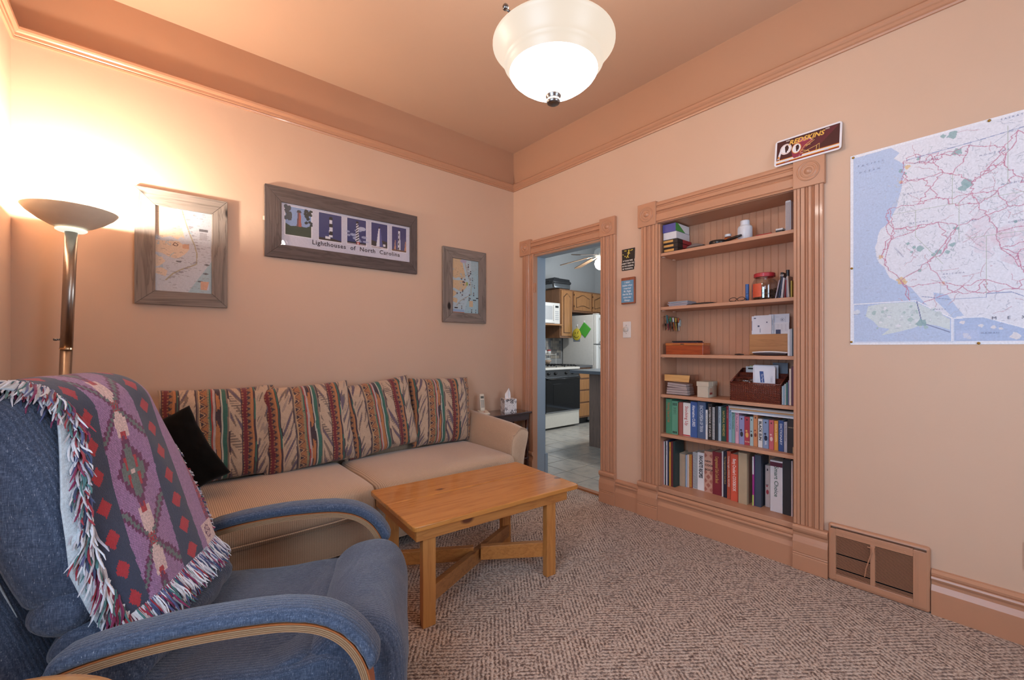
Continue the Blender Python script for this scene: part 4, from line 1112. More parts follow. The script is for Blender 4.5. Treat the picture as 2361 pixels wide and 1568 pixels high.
def barn(name, axis, c1='#9a8c82', c2='#564a43'): return wood(name, c1, c2, axis, 1.0, 0.85, 0.0, knots='#241c19', bump=0.6)
BX, BZ = barn('barn_wood_across', 0), barn('barn_wood_upright', 2)
BXd, BZd = barn('dark_barn_wood_across', 0, '#6c5e5a', '#3b312f'), barn('dark_barn_wood_upright', 2, '#6c5e5a', '#3b312f')
def frame_pic(label, x0, x1, z0, z1, wl, wr, wb, wt, ras, dark=False, tilt=0.0):
    t = thing('picture_frame', label, 'picture frame', ((x0+x1)/2, 0, z0), group=None)
    a, b = (BXd, BZd) if dark else (BX, BZ); y0, y1 = -0.026, -0.004
    ix0, ix1, iz0, iz1 = x0+wl, x1-wr, z0+wb, z1-wt; g = 0.0006
    for pts, m in (([(x0, z0), (x1, z0), (ix1, iz0), (ix0, iz0)], a), ([(x0, z1), (ix0, iz1), (ix1, iz1), (x1, z1)], a), ([(x0, z0+g), (ix0-g, iz0+g), (ix0-g, iz1-g), (x0, z1-g)], b), ([(x1, z0+g), (x1, z1-g), (ix1+g, iz1-g), (ix1+g, iz0+g)], b)):
        obj('frame_board', prism(B(), pts, y0, y1), m, t, bevel=0.0015)
    obj('backing', box(ix0-.005, ix1+.005, -0.010, -0.006, iz0-.005, iz1+.005), P('#4a3a30', .9), t)
    panel('print', ras, (ix0-.003, -0.0125, iz0-.003), (ix1-ix0+.006, 0, 0), (0, 0, iz1-iz0+.006), PRINT, t)
    obj('glass_pane', box(ix0-.003, ix1+.003, -0.0165, -0.0150, iz0-.003, iz1+.003), GLASS, t)
    return t
def chart(nu, nv, seed, pale):
    r = Ras(nu, nv, '#cfcfd4' if pale else '#bfd0d6'); land = '#e8cdb2' if pale else '#dcbd96'; rr = random.Random(seed)
    r.poly([(0.55 if pale else .5, 0), (1, 0), (1, .42)] if pale else [(.45, 0), (1, 0), (1, 1), (.72, 1), (.72, .55), (.6, .3)], '#a9c4cb', .9)
    r.poly([(0, .62), (.03, .66), (.12, .63), (.25, .66), (.38, .63), (.44, .67), (.50, .65), (.47, .75), (.42, .85), (.38, .97), (.33, 1), (0, 1)], land)
    r.poly([(0, .60), (.2, .60), (.40, .61), (.46, .58), (.57, .59), (.58, .52), (.50, .46), (.42, .42), (.34, .40), (.22, .42), (.12, .45), (0, .46)], land)
    r.poly([(0, .43), (.12, .40), (.17, .36), (.1, .31), (0, .28)], land); r.poly([(0, .27), (.12, .28), (.21, .25), (.18, .18), (.08, .20), (0, .21)], land)
    if pale: r.poly([(.46, .58), (.58, .59), (.58, .53), (.47, .53)], '#d99f7c', .8)
    r.line([(.46, .98), (.52, .85), (.60, .70), (.68, .58), (.72, .48), (.71, .36), (.60, .32), (.45, .28), (.30, .22), (.18, .14)], .008 if pale else .006, '#b6a98e')
    for k in range(170 if pale else 100):
        x, y, w = rr.uniform(.02, .95), rr.uniform(.02, .98), rr.uniform(.02, .07)
        r.rect(x, y, min(1, x+w), y+.5/nv*1.6, '#6d6768' if rr.random() < .5 else '#9a8e8c', .55)
    for k in range(50):
        t = rr.random(); x, y = (.50+t*.24, .92-t*.42) if rr.random() < .6 else (.72-t*.5, .40-t*.24); r.rect(x, y, x+rr.uniform(.03, .09), y+.008, '#8d8388', .6)
    for k in range(14 if pale else 10): x, y = rr.uniform(.02, .55), rr.uniform(.3, .9); r.line(wiggle((x, y), (x+rr.uniform(-.1, .1), y+rr.uniform(-.06, .06)), k+seed, .02), .004, '#a9c1cc', .9)
    if pale:
        r.rect(.76, .76, .92, .79, '#4a4446', .8); r.rect(.77, .66, .90, .75, '#a9a2a6', .6)
        for x, y in ((.90, .36), (.88, .25), (.78, .15), (.40, .37)): r.ell(x, y, .05, .010, '#5d5a5c', .9)
        r.rect(.79, .05, .94, .15, '#e0aa8a'); r.poly([(.90, .05), (.94, .05), (.94, .15), (.92, .1)], '#cfd0dd')
        r.line([(.33, .59), (.39, .57), (.36, .55), (.30, .56), (.33, .59)], .004, '#6e4f44')
    else:
        for k in range(16): x, y = rr.uniform(.15, .7), rr.uniform(.28, .72); r.ell(x, y, .026, .014, '#2c2a33', .9); r.ell(x, y+.012, .012, .008, '#c07a70', .9)
        for x, y in ((.6, .9), (.68, .78), (.76, .66), (.83, .52), (.80, .38), (.62, .28), (.34, .12), (.72, .06), (.88, .06)): r.rect(x, y-.045, x+.03, y+.02, '#2a2830'); r.rect(x, y-.012, x+.03, y+.0, '#d8c9c4')
        for x, y in ((.78, .25), (.10, .09), (.90, .29)): r.rect(x, y, x+.12, y+.014, '#1d1b22')
        r.rect(.64, .13, .78, .24, '#d9b68c'); r.rect(.52, .52, .60, .58, '#9fae4e'); r.rect(0, 0, .45, .02, '#c97a4a'); r.rect(0, .022, .45, .07, '#9fb7d4')
        r.ell(.42, .96, .12, .03, '#b9aec4')
    return r.noise(.08, seed)
frame_pic('grey barnwood frame with a pale coastal chart, nearest the floor lamp', -2.766, -2.336, 1.440, 2.092, .090, .079, .080, .090, chart(112, 164, 3, True))
frame_pic('small barnwood frame with a coloured lighthouse chart, right of the wide frame', -0.806, -0.352, 1.412, 2.058, .098, .080, .088, .088, chart(84, 150, 8, False))
# wide frame with five lighthouse photographs
def lighthouse_card():
    r = Ras(300, 118, '#d3cfdc'); px = [(.030, .205), (.258, .423), (.468, .618), (.660, .798), (.838, .966)]
    y0, y1 = .27, .93
    def X(k, u): return px[k][0]+(px[k][1]-px[k][0])*u
    def Y(v): return y0+(y1-y0)*v
    for k in range(5):
        r.rect(X(k, -.03), Y(-.02), X(k, 1.03), Y(1.02), '#efecf2'); r.rect(X(k, 0), Y(0), X(k, 1), Y(1), '#3a4277' if k else '#90a7cf')
    def tower(k, u0, u1, v0, v1, wb, wt, c): r.poly([(X(k, u0-wb), Y(v0)), (X(k, u0+wb), Y(v0)), (X(k, u1+wt), Y(v1)), (X(k, u1-wt), Y(v1))], c)
    # 1 brick tower among trees
    r.poly([(X(0, 0), Y(0)), (X(0, 1), Y(0)), (X(0, 1), Y(.45)), (X(0, .8), Y(.35)), (X(0, .5), Y(.36)), (X(0, .2), Y(.32)), (X(0, 0), Y(.40))], '#3c4a38')
    tower(0, .52, .52, .33, .84, .09, .055, '#b06050'); tower(0, .46, .49, .33, .84, .04, .02, '#74505a'); tower(0, .52, .52, .84, .92, .10, .06, '#4a4448')
    for i in range(28):
        rr = random.Random(i); r.ell(X(0, rr.uniform(.72, 1)), Y(rr.uniform(.45, .98)), .010, .03, '#2d3634'); r.ell(X(0, rr.uniform(0, .2)), Y(rr.uniform(.55, .98)), .010, .05, '#4b545c')
    # 2 black and white bands
    tower(1, .52, .52, .14, .82, .085, .055, '#e6e2ea')
    for a, b in ((.22, .36), (.52, .64), (.79, .84)): tower(1, .52, .52, a, b, .08, .07, '#2a2528')
    tower(1, .52, .52, .82, .90, .09, .06, '#262226'); r.poly([(X(1, 0), Y(0)), (X(1, 1), Y(0)), (X(1, 1), Y(.04)), (X(1, .6), Y(.10)), (X(1, 0), Y(.09))], '#39322f'); r.rect(X(1, .27), Y(.06), X(1, .50), Y(.15), '#e9e5e8')
    # 3 spiral
    for i in range(14): rr = random.Random(40+i); r.ell(X(2, rr.uniform(0, 1)), Y(rr.uniform(.15, .62)), rr.uniform(.012, .03), rr.uniform(.015, .035), '#aeb4d2', .8)
    r.ell(X(2, .78), Y(.66), .030, .05, '#c9cce0', .9)
    for i in range(40):
        v = .12+i*.018; w = .10-.045*i/40; a = (i*.18) % 1
        tower(2, .52, .52, v, v+.019, w, w, '#e6e2ea')
        r.poly([(X(2, .52-w+2*w*max(0, a-.3)), Y(v)), (X(2, .52-w+2*w*min(1, a+.2)), Y(v)), (X(2, .52-w+2*w*min(1, a+.25)), Y(v+.019)), (X(2, .52-w+2*w*max(0, a-.25)), Y(v+.019))], '#26222a')
    tower(2, .52, .52, .83, .93, .08, .05, '#33272c'); r.rect(X(2, 0), Y(0), X(2, 1), Y(.05), '#b9a7b0'); r.rect(X(2, 0), Y(.05), X(2, 1), Y(.10), '#2b2b30'); r.rect(X(2, .48), Y(.03), X(2, .66), Y(.13), '#b8423a'); r.rect(X(2, .53), Y(.03), X(2, .60), Y(.11), '#e9dcd8')
    # 4 white tower
    r.poly([(X(3, 0), Y(.0)), (X(3, 1), Y(0)), (X(3, 1), Y(.3)), (X(3, .7), Y(.34)), (X(3, .3), Y(.26)), (X(3, 0), Y(.30))], '#3b3a3c'); r.poly([(X(3, 0), Y(.02)), (X(3, 1), Y(-.0)), (X(3, 1), Y(.05)), (X(3, 0), Y(.09))], '#d6c8cc')
    tower(3, .45, .50, .08, .80, .15, .06, '#e8e6ee'); tower(3, .60, .54, .08, .78, .10, .03, '#5a609a'); tower(3, .50, .50, .80, .88, .04, .02, '#3a3034'); r.rect(X(3, .72), Y(.10), X(3, .86), Y(.2), '#e6e2e6')
    # 5 diamonds
    tower(4, .50, .50, .05, .85, .10, .055, '#e8e6ee')
    for i in range(4):
        v = .12+i*.19; w = .095-.012*i; r.poly([(X(4, .50-w), Y(v)), (X(4, .50), Y(v-.10)), (X(4, .50+w*.2), Y(v)), (X(4, .50), Y(v+.09))], '#221f26')
    tower(4, .50, .50, .85, .93, .06, .04, '#3a3440'); r.rect(X(4, 0), Y(0), X(4, 1), Y(.06), '#6b4a3a')
    for u in (.22, .95): r.poly([(X(4, u-.08), Y(.06)), (X(4, u+.06), Y(.06)), (X(4, u+.02), Y(.45)), (X(4, u-.02), Y(.45))], '#c08a72')
    return r
lf = frame_pic('wide dark barnwood frame with a row of five lighthouse photographs', -2.134, -1.048, 1.790, 2.258, .098, .062, .088, .098, lighthouse_card(), dark=True)
INK = P('#2a2430', 0.6, name='black_ink')
text('Lighthouses  of  North  Carolina', 0.044, INK, lf, (-1.845, -0.0135, 1.912), (1, 0, 0), (0, 0, 1), 0.0002, sx=1.0, spacing=1.10, bold=0.012)
obj('bark_chip', rbox(B(), .007, .004, .014, .0038, 2, M=Matrix.Translation((-2.136, -.018, 2.035))), P('#d2c3ae', .8), lf)

# licence plate standing on the head casing
pt = thing('licence_plate', 'burgundy football plate with gold lettering propped above the bookcase corner', 'plate', (-0.012, -2.44, 2.2185))
PM = Matrix.Translation((-0.034, -2.4395, 2.2025)) @ Matrix.Rotation(math.radians(9), 4, 'Y')
def rrect(w, h, r, n=6):
    o = []
    for cx, cy, a0 in ((w-r, h-r, 0), (-w+r, h-r, PI/2), (-w+r, -h+r, PI), (w-r, -h+r, 1.5*PI)):
        for i in range(n+1): a = a0+PI/2*i/n; o.append((cx+r*math.cos(a), cy+r*math.sin(a)))
    return o
def on_plate(pts, x0, x1, bm=None): return prism(bm or B(), [(y, z+0.0765) for y, z in pts], x0, x1, M=PM, axis='x')
obj('rim', on_plate(rrect(.1525, .0765, .016), -0.0012, 0.0), P('#e9e7ec', .3, coat=.3, name='plate_white'), pt)
def plate_art():
    r = Ras(300, 148, '#4a2326'); r.poly([(.35, 0), (.55, 0), (.98, .95), (.80, .98)], '#6d2a38', .6); r.poly([(.3, .1), (.5, .1), (.75, .9), (.55, .9)], '#5a2530', .7)
    r.rect(0, .185, 1, .215, '#7a1f22'); r.rect(0, .16, 1, .19, '#e0a23c'); r.rect(0, .075, 1, .16, '#e6e2ea'); r.rect(0, .045, 1, .08, '#e0a23c'); r.rect(0, 0, 1, .045, '#8e2418')
    r.ell(.155, .60, .098, .225, '#f2eff2'); r.ell(.155, .60, .086, .20, '#d98a50'); r.ell(.155, .60, .081, .187, '#f2eff2')
    def head(x, y, s): r.poly([(x-.02*s, y-.22*s), (x-.035*s, y+.02*s), (x-.04*s, y+.16*s), (x-.01*s, y+.24*s), (x+.035*s, y+.23*s), (x+.052*s, y+.10*s), (x+.062*s, y+.02*s), (x+.048*s, y-.03*s), (x+.046*s, y-.12*s), (x+.015*s, y-.14*s), (x+.018*s, y-.23*s)], '#3a1d20')
    head(.165, .60, .68)
    r.poly([(.06, .62), (.035, .42), (.012, .20), (.035, .26), (.05, .18), (.07, .40), (.085, .52)], '#ece8ee'); r.poly([(.02, .28), (.052, .24), (.055, .34), (.03, .36)], '#d98a3c')
    r.poly([(.27, .20), (.25, .50), (.29, .72), (.36, .86), (.45, .88), (.54, .80), (.60, .66), (.58, .58), (.50, .50), (.44, .30), (.43, .12), (.30, .10)], '#94364c'); r.poly([(.30, .66), (.36, .82), (.45, .84), (.53, .76), (.48, .70), (.40, .72)], '#b65a72')
    r.poly([(.36, .84), (.45, .86), (.54, .78), (.60, .66), (.585, .66), (.52, .77), (.45, .83)], '#d9a9b8'); r.ell(.335, .50, .078, .215, '#e0a24a'); r.ell(.335, .50, .068, .19, '#f0edf0'); head(.345, .50, .60)
    g = '#dcb165'
    for ln in ([(.60, .70), (.47, .52), (.42, .36), (.40, .28)], [(.62, .64), (.49, .46)], [(.47, .52), (.56, .50)], [(.42, .36), (.50, .28), (.66, .38), (.70, .42)], [(.40, .24), (.52, .26), (.50, .28)], [(.66, .38), (.655, .16), (.70, .18), (.70, .42)], [(.52, .30), (.56, .15)]): r.line(ln, .010, g)
    for x, y in ((.43, .24), (.39, .16), (.45, .15)): r.ell(x, y, .006, .012, '#e8e4ea')
    return r
pa = plate_art()
me = grid_mesh('printed_face', 300, 148, lambda a, b: tuple(PM @ Vector((-0.0016, .143-.286*a, .0765-.067+.134*b))), pa.a); obj('printed_face', me, vcol('plate_print', 0.25, coat=.4, bscale=200), pt)
Mr = PM.to_3x3(); text('REDSKINS', 0.036, P('#e8b757', .4, name='gold_ink'), pt, PM @ Vector((-0.0022, .085, .108)), Mr @ Vector((0, -1, 0)), Mr @ Vector((0, 0, 1)), .0003, bold=.03, shear=.25)
b = B()
for y, z in ((.09, .135), (-.09, .135), (.09, .018), (-.09, .018)): bx(b, -0.0026, -0.0012, y-.009, y+.009, z-.003, z+.003, M=PM)
obj('bolt_slot', b, P('#b9a9a2', .5, name='slot_grey'), pt)

# black word sign, blue plaque, dimmer
bs = thing('word_sign', 'small black cut-out sign with yellow figures and white words beside the doorway', 'sign', (0, -1.31, 1.77))
BLK = P('#1c1718', .5, name='sign_black'); CRW = P('#e9e4da', .5, name='sign_white'); YEL = P('#dcc14a', .5, name='sign_yellow')
bm = prism(B(), [(-1.258, 1.846), (-1.363, 1.846), (-1.366, 1.925), (-1.256, 1.925)], -0.007, -0.001, axis='x')
for k, (a, b_) in enumerate(((-1.256, -1.360), (-1.252, -1.364), (-1.253, -1.363), (-1.255, -1.359))):
    rbox(bm, .003, (a-b_)/2, .0110, .0025, 2, M=Matrix.Translation((-.004, (a+b_)/2, 1.8375-k*.0195)))
obj('board', bm, BLK, bs)
for k, s in enumerate(('IF YOUR WIFE', "DOESN'T TREAT YOU", 'AS YOU DESERVE,', 'BE THANKFUL.')):
    text(s, .0145, CRW, bs, (-0.0078, -1.309, 1.8325-k*.0195), (0, -1, 0), (0, 0, 1), .0003, align='CENTER', bold=.02, sx=(.92, .78, .86, .95)[k])
bm = B()
for p, q, r in (((-1.318, 1.905), (-1.315, 1.885), .0045), ((-1.315, 1.885), (-1.306, 1.872), .0035), ((-1.306, 1.872), (-1.298, 1.858), .003), ((-1.306, 1.872), (-1.318, 1.858), .003), ((-1.316, 1.898), (-1.328, 1.888), .0025), ((-1.316, 1.898), (-1.304, 1.892), .0025), ((-1.280, 1.912), (-1.298, 1.911), .0035), ((-1.332, 1.908), (-1.352, 1.913), .0035), ((-1.268, 1.884), (-1.270, 1.888), .005), ((-1.282, 1.874), (-1.290, 1.868), .004)):
    tube(bm, [(-.0075, p[0], p[1]), (-.0075, q[0], q[1])], r, 6, flat=1)
rbox(bm, .003, .0055, .0055, .0029, 2, M=Matrix.Translation((-.0075, -1.318, 1.911))); obj('yellow_figure', bm, YEL, bs)
bp = thing('word_plaque', 'brown wooden plaque with a blue panel of white words above the dimmer', 'plaque', (0, -1.315, 1.52))
obj('board', box(-0.020, -0.001, -1.374, -1.258, 1.517, 1.712), wood('plaque_wood', '#a0532e', '#6b3018', 2, 1, .3, .4), bp, bevel=.004)
obj('blue_panel', box(-0.0215, -0.019, -1.366, -1.262, 1.528, 1.690), P('#5f93b4', .4, name='plaque_blue'), bp)
for k, s in enumerate(("I didn't", 'realize when', 'I married', 'Mr. Right', 'that his first', 'name was', 'Always.')):
    text(s, .0195, P('#e6eef2', .5, name='plaque_white'), bp, (-.0222, -1.3135, 1.669-k*.0218), (0, -1, 0), (0, 0, 1), .0003, align='CENTER', sx=.86, bold=.01)
obj('hanger', lathe(B(), [(.003, 0), (.003, .002), (0, .003)], M=Matrix.Translation((-.020, -1.306, 1.701)) @ Matrix.Rotation(-PI/2, 4, 'Y'), n=10), NICKEL, bp)
dm = thing('dimmer_switch', 'cream wall plate with a round dimmer knob beside the doorway', 'light switch', (0, -1.297, 1.27))
PLT = P('#e2dad2', .35, name='switch_plate')
obj('plate', box(-.006, 0, -1.331, -1.263, 1.268, 1.388), PLT, dm, bevel=.003)
obj('knob', lathe(B(), [(.021, 0), (.020, .014), (.017, .017), (0, .018)], M=Matrix.Translation((-.006, -1.292, 1.331)) @ Matrix.Rotation(-PI/2, 4, 'Y'), n=32, cap=False), P('#cdc3b7', .3, name='knob_white'), dm, smooth=True)
for z in (1.299, 1.360): obj('screw', lathe(B(), [(.003, 0), (.003, .001), (0, .0015)], M=Matrix.Translation((-.006, -1.294, z)) @ Matrix.Rotation(-PI/2, 4, 'Y'), n=10), P('#8a7d74', .4, .5, name='screw'), dm)
ol = thing('wall_outlet', 'cream outlet plate low on the wall at the right edge of the photo', 'outlet', (0, -3.22, .30))
obj('plate', box(-.006, 0, -3.252, -3.1835, .300, .412), PLT, ol, bevel=.003)
for z in (.332, .380): obj('socket', rbox(B(), .003, .015, .017, .0028, 2, M=Matrix.Translation((-.006, -3.218, z))), PLT, ol)

# ---------------- wall map
mp = thing('wall_map', 'large pale road map poster pinned to the wall right of the bookcase', 'map', (0, -3.25, 1.21))
MW, MH = 1.27, 0.95; y_l = -2.622; z0 = 1.211
NU, NV = 620, 464
r = Ras(NU, NV, '#e6e6ee')
def m(u, v): return (u/MW, v/MH)      # metres from left / from bottom
def px(y, z): return m(y_l-y, z-z0)
# pixel picks from the photograph turned into metres across the sheet once, here as plain numbers
coast = [(.155,.940),(.185,.905),(.165,.885),(.205,.842),(.200,.800),(.196,.760),(.190,.72),(.182,.69),(.176,.655),(.160,.615),(.142,.578),(.118,.560),(.108,.535),(.104,.500),(.096,.475),(.102,.425),(.112,.395),(.132,.372),(.140,.345),(.150,.320),(.176,.300),(.200,.285),(.225,.265),(.250,.225),(.262,.205),(.285,.170),(.310,.150),(.345,.13),(.37,.12)]
r.poly([m(.012, .935)]+[m(*p) for p in coast]+[m(.37, .0), m(.012, 0)], '#bccbe6')
r.poly([m(.30, .235), m(.345, .22), m(.375, .16), m(.395, .125), m(.36, .12), m(.33, .165), m(.305, .20)], '#bccbe6')
def blob(x, y, s, c, seed, al=.8, n=9):
    rr = random.Random(seed); r.poly([m(x+s*rr.uniform(.5, 1.1)*math.cos(2*PI*i/n), y+s*rr.uniform(.5, 1.1)*math.sin(2*PI*i/n)) for i in range(n)], c, al)
for i in range(24): rr = random.Random(i+60); blob(rr.uniform(.42, .72), rr.uniform(.25, .62), rr.uniform(.02, .05), '#dfc9d4', i, .30)
for i in range(900):   # hill shading strokes
    rr = random.Random(i+1000); x, y = rr.choice(((rr.gauss(.42, .07), rr.gauss(.72, .09)), (rr.gauss(.62, .06), rr.gauss(.47, .10)), (rr.gauss(.36, .07), rr.gauss(.47, .06)), (rr.gauss(.55, .06), rr.gauss(.60, .06)), (rr.uniform(.2, 1.1), rr.uniform(.1, .9)), (rr.gauss(.2, .02), rr.gauss(.62, .12))))
    if not (.13 < x < 1.2 and .03 < y < .93): continue
    r.line([m(x, y), m(x+rr.uniform(-.008, .012), y-rr.uniform(.004, .016))], .0014, rr.choice(('#c6c7d0', '#cfcfd8', '#b9c1c8')), .7)
for i in range(220):
    rr = random.Random(i+5000); x, y = rr.uniform(.2, 1.2), rr.uniform(.05, .92); r.line(wiggle(m(x, y), m(x+rr.uniform(-.07, .07), y+rr.uniform(-.06, .06)), i, .006, 4), .0012, '#c9a9b6' if rr.random() < .5 else '#b7bccb', .8)
for x, y, s, sd in ((.36,.925,.022,1),(.33,.93,.010,2),(.375,.845,.020,3),(.405,.70,.022,4),(.395,.68,.018,5),(.255,.44,.016,6),(.235,.45,.010,7),(.228,.43,.008,8),(.215,.47,.009,9),(.30,.405,.01,10),(.315,.415,.014,11),(.345,.41,.01,12),(.36,.44,.012,13),(.255,.34,.01,14),(.37,.51,.010,15),(.62,.17,.018,16),(.60,.165,.01,17),(.19,.82,.010,18),(.25,.855,.010,19),(.205,.80,.007,20),(.54,.50,.008,21),(.78,.66,.012,22),(.95,.30,.014,23),(1.05,.72,.012,24)): blob(x, y, s, '#8fb0b2', sd, .85)
for x, y, s in ((.213,.83,.012),(.190,.765,.008),(.118,.425,.012),(.19,.302,.018),(.205,.29,.010),(.332,.275,.008),(.575,.50,.008)): blob(x, y, s, '#e3bf86', int(x*900), .8)
nodes = [(.197,.855),(.200,.80),(.190,.76),(.215,.765),(.150,.65),(.14,.60),(.165,.55),(.155,.50),(.12,.43),(.135,.38),(.19,.30),(.21,.27),(.33,.275),(.265,.76),(.29,.71),(.315,.66),(.345,.645),(.37,.61),(.375,.52),(.345,.47),(.33,.41),(.28,.375),(.24,.53),(.26,.55),(.315,.55),(.36,.23),(.43,.225),(.47,.22),(.57,.28),(.54,.345),(.50,.40),(.49,.47),(.52,.57),(.575,.565),(.60,.52),(.575,.48),(.585,.42),(.545,.37),(.44,.60),(.42,.65),(.42,.70),(.45,.72),(.40,.82),(.33,.85),(.30,.82),(.33,.77),(.36,.75),(.29,.86),(.27,.83),(.24,.88),(.41,.86),(.47,.75),(.51,.755),(.54,.69),(.62,.76),(.68,.80),(.70,.44),(.75,.52),(.70,.60),(.80,.38),(.85,.62),(.66,.20),(.74,.26),(.80,.74),(.90,.48),(.90,.80),(.95,.66),(1.0,.38),(1.08,.55),(1.12,.75),(1.0,.20),(1.15,.30)]
done = set(); rn = random.Random(77)
while len(nodes) < 118:
    q = (rn.uniform(.16, 1.24), rn.uniform(.16, .88))
    if q[0] > .12+abs(q[1]-.5)*.3 and all((q[0]-n_[0])**2+(q[1]-n_[1])**2 > .0028 for n_ in nodes): nodes.append(q)
for i, a in enumerate(nodes):
    ds = sorted(range(len(nodes)), key=lambda j: (nodes[j][0]-a[0])**2+(nodes[j][1]-a[1])**2)[1:4]
    for j in ds:
        key = (min(i, j), max(i, j))
        if key in done: continue
        done.add(key); r.line(wiggle(m(*nodes[key[0]]), m(*nodes[key[1]]), key[0]*97+key[1], .008, 6), .0015, '#c27b96', .8)
r.line([m(.21, .862), m(.45, .872), m(.80, .90), m(1.1, .90)], .0016, '#8f9cc0', .9)
r.line([m(.262, .22), m(.35, .20), m(.46, .20), m(.46, .215), m(.53, .215), m(.60, .17), m(.66, .15)], .0016, '#8f9cc0', .9)
for a, b_ in (((.16,.62),(.38,.62)), ((.38,.62),(.38,.46)), ((.24,.62),(.24,.50)), ((.24,.5),(.33,.36)), ((.36,.75),(.36,.62)), ((.52,.90),(.52,.66)), ((.40,.46),(.62,.46)), ((.62,.76),(.62,.23)), ((.46,.46),(.46,.215)), ((.45,.62),(.62,.62))): r.line([m(*a), m(*b_)], .0012, '#b7bfb4', .9)
# insets
r.poly([m(.012,.012), m(.012,.205), m(.24,.205), m(.36,.118), m(.36,.012)], '#f2f1f6'); r.poly([m(.014,.014), m(.014,.201), m(.238,.201), m(.356,.115), m(.356,.014)], '#bccbe6')
r.poly([m(.07,.190), m(.12,.198), m(.235,.198), m(.30,.155), m(.352,.112), m(.352,.065), m(.31,.085), m(.27,.095), m(.23,.075), m(.18,.060), m(.12,.045), m(.15,.075), m(.11,.085), m(.09,.115), m(.06,.14)], '#d5dedf')
for i in range(46): rr = random.Random(i+300); blob(rr.uniform(.09, .33), rr.uniform(.08, .18), rr.uniform(.004, .012), rr.choice(('#a9c3bf', '#c5d0d2', '#e6e7ec')), i, .8)
r.line([m(.245,.198), m(.262,.10), m(.35,.055)], .002, '#7d86a8'); blob(.262, .100, .022, '#8fb0b2', 3, .85); blob(.025, .16, .016, '#e3e5ea', 5)
r.poly([m(.362,.012), m(.362,.116), m(.45,.118), m(.575,.062), m(.575,.012)], '#f2f1f6'); r.poly([m(.365,.014), m(.365,.113), m(.45,.115), m(.572,.060), m(.572,.014)], '#b3c3e2')
for x, y, s in ((.39,.095,.010),(.445,.08,.009),(.48,.072,.010),(.50,.065,.008),(.54,.035,.018),(.40,.04,.012),(.41,.03,.010)): blob(x, y, s, '#e4dfe2', int(x*1000), .95)
r.rect(m(.37,0)[0], m(0,.02)[1], m(.44,0)[0], m(0,.062)[1], '#c3cdea', .5)
e = .010
for q in ((0, 0, MW, e), (0, MH-e, MW, MH), (0, 0, e, MH), (MW-e, 0, MW, MH)): r.rect(q[0]/MW, q[1]/MH, q[2]/MW, q[3]/MH, '#eeeef4')
rr = random.Random(4)
for i in range(520): x, y = rr.uniform(.02, 1.25), rr.uniform(.02, .93); w = rr.uniform(.004, .014); r.rect(*m(x, y), *m(x+w, y+.0018), '#98a0bb' if x < .2 else '#9b9fb0', .6)
def curl(a, b): return -0.0022-0.004*max(0, (b-.93))/.07*0-0.0012*math.sin(a*9)*math.sin(b*5)
me = grid_mesh('sheet', NU, NV, lambda a, b: (curl(a, b), y_l-MW*a, z0+MH*b*(1+0.0*a)), r.a)
obj('sheet', me, vcol('map_paper', 0.55, bscale=150), mp)
MI = P('#7e86a4', .6, name='map_ink')
def mt(s, x, y, size, sp_=1.0, ang=0, col=MI): text(s, size, col, mp, (-0.0042, y_l-x, z0+y), (0, -math.cos(ang), math.sin(ang)), (0, math.sin(ang), math.cos(ang)), .0001, spacing=sp_)
mt('PACIFIC', .03, .885, .012, 2.6); mt('OCEAN', .035, .852, .012, 2.6); mt('MEXICO', .475, .104, .018, 4.2, 0, P('#55596e', .6, name='map_ink_dark')); mt('CANADA', .29, .155, .008, 1.8); mt('HAWAII', .445, .045, .010, 1.6); mt('RUSSIA', .016, .150, .006, 1.4)
mt('SASKATCHEWAN', .50, .93, .010, 2.0); mt('WASHINGTON', .235, .835, .008, 1.7); mt('OREGON', .20, .70, .009, 2.2); mt('NEVADA', .22, .56, .009, 2.2); mt('CALIFORNIA', .165, .46, .008, 1.4, -1.0); mt('COLORADO', .52, .50, .009, 1.6); mt('WYOMING', .50, .66, .009, 2.0); mt('MONTANA', .44, .80, .009, 2.4); mt('ARIZONA', .33, .31, .009, 2.0); mt('UTAH', .40, .53, .009, 1.6)
for x, y, z in ((-.004, -2.6265, 1.225), (-.004, -2.628, 1.595), (-.004, -2.634, 2.150), (-.004, -3.09, 2.153), (-.004, -3.06, 1.216)):
    obj('push_pin', lathe(B(), [(.0055, 0), (.005, .003), (.002, .005), (0, .0055)], M=Matrix.Translation((x, y, z)) @ Matrix.Rotation(-PI/2, 4, 'Y'), n=14, cap=False), P('#b08a3c', .3, .9, name='brass_pin'), mp, smooth=True)
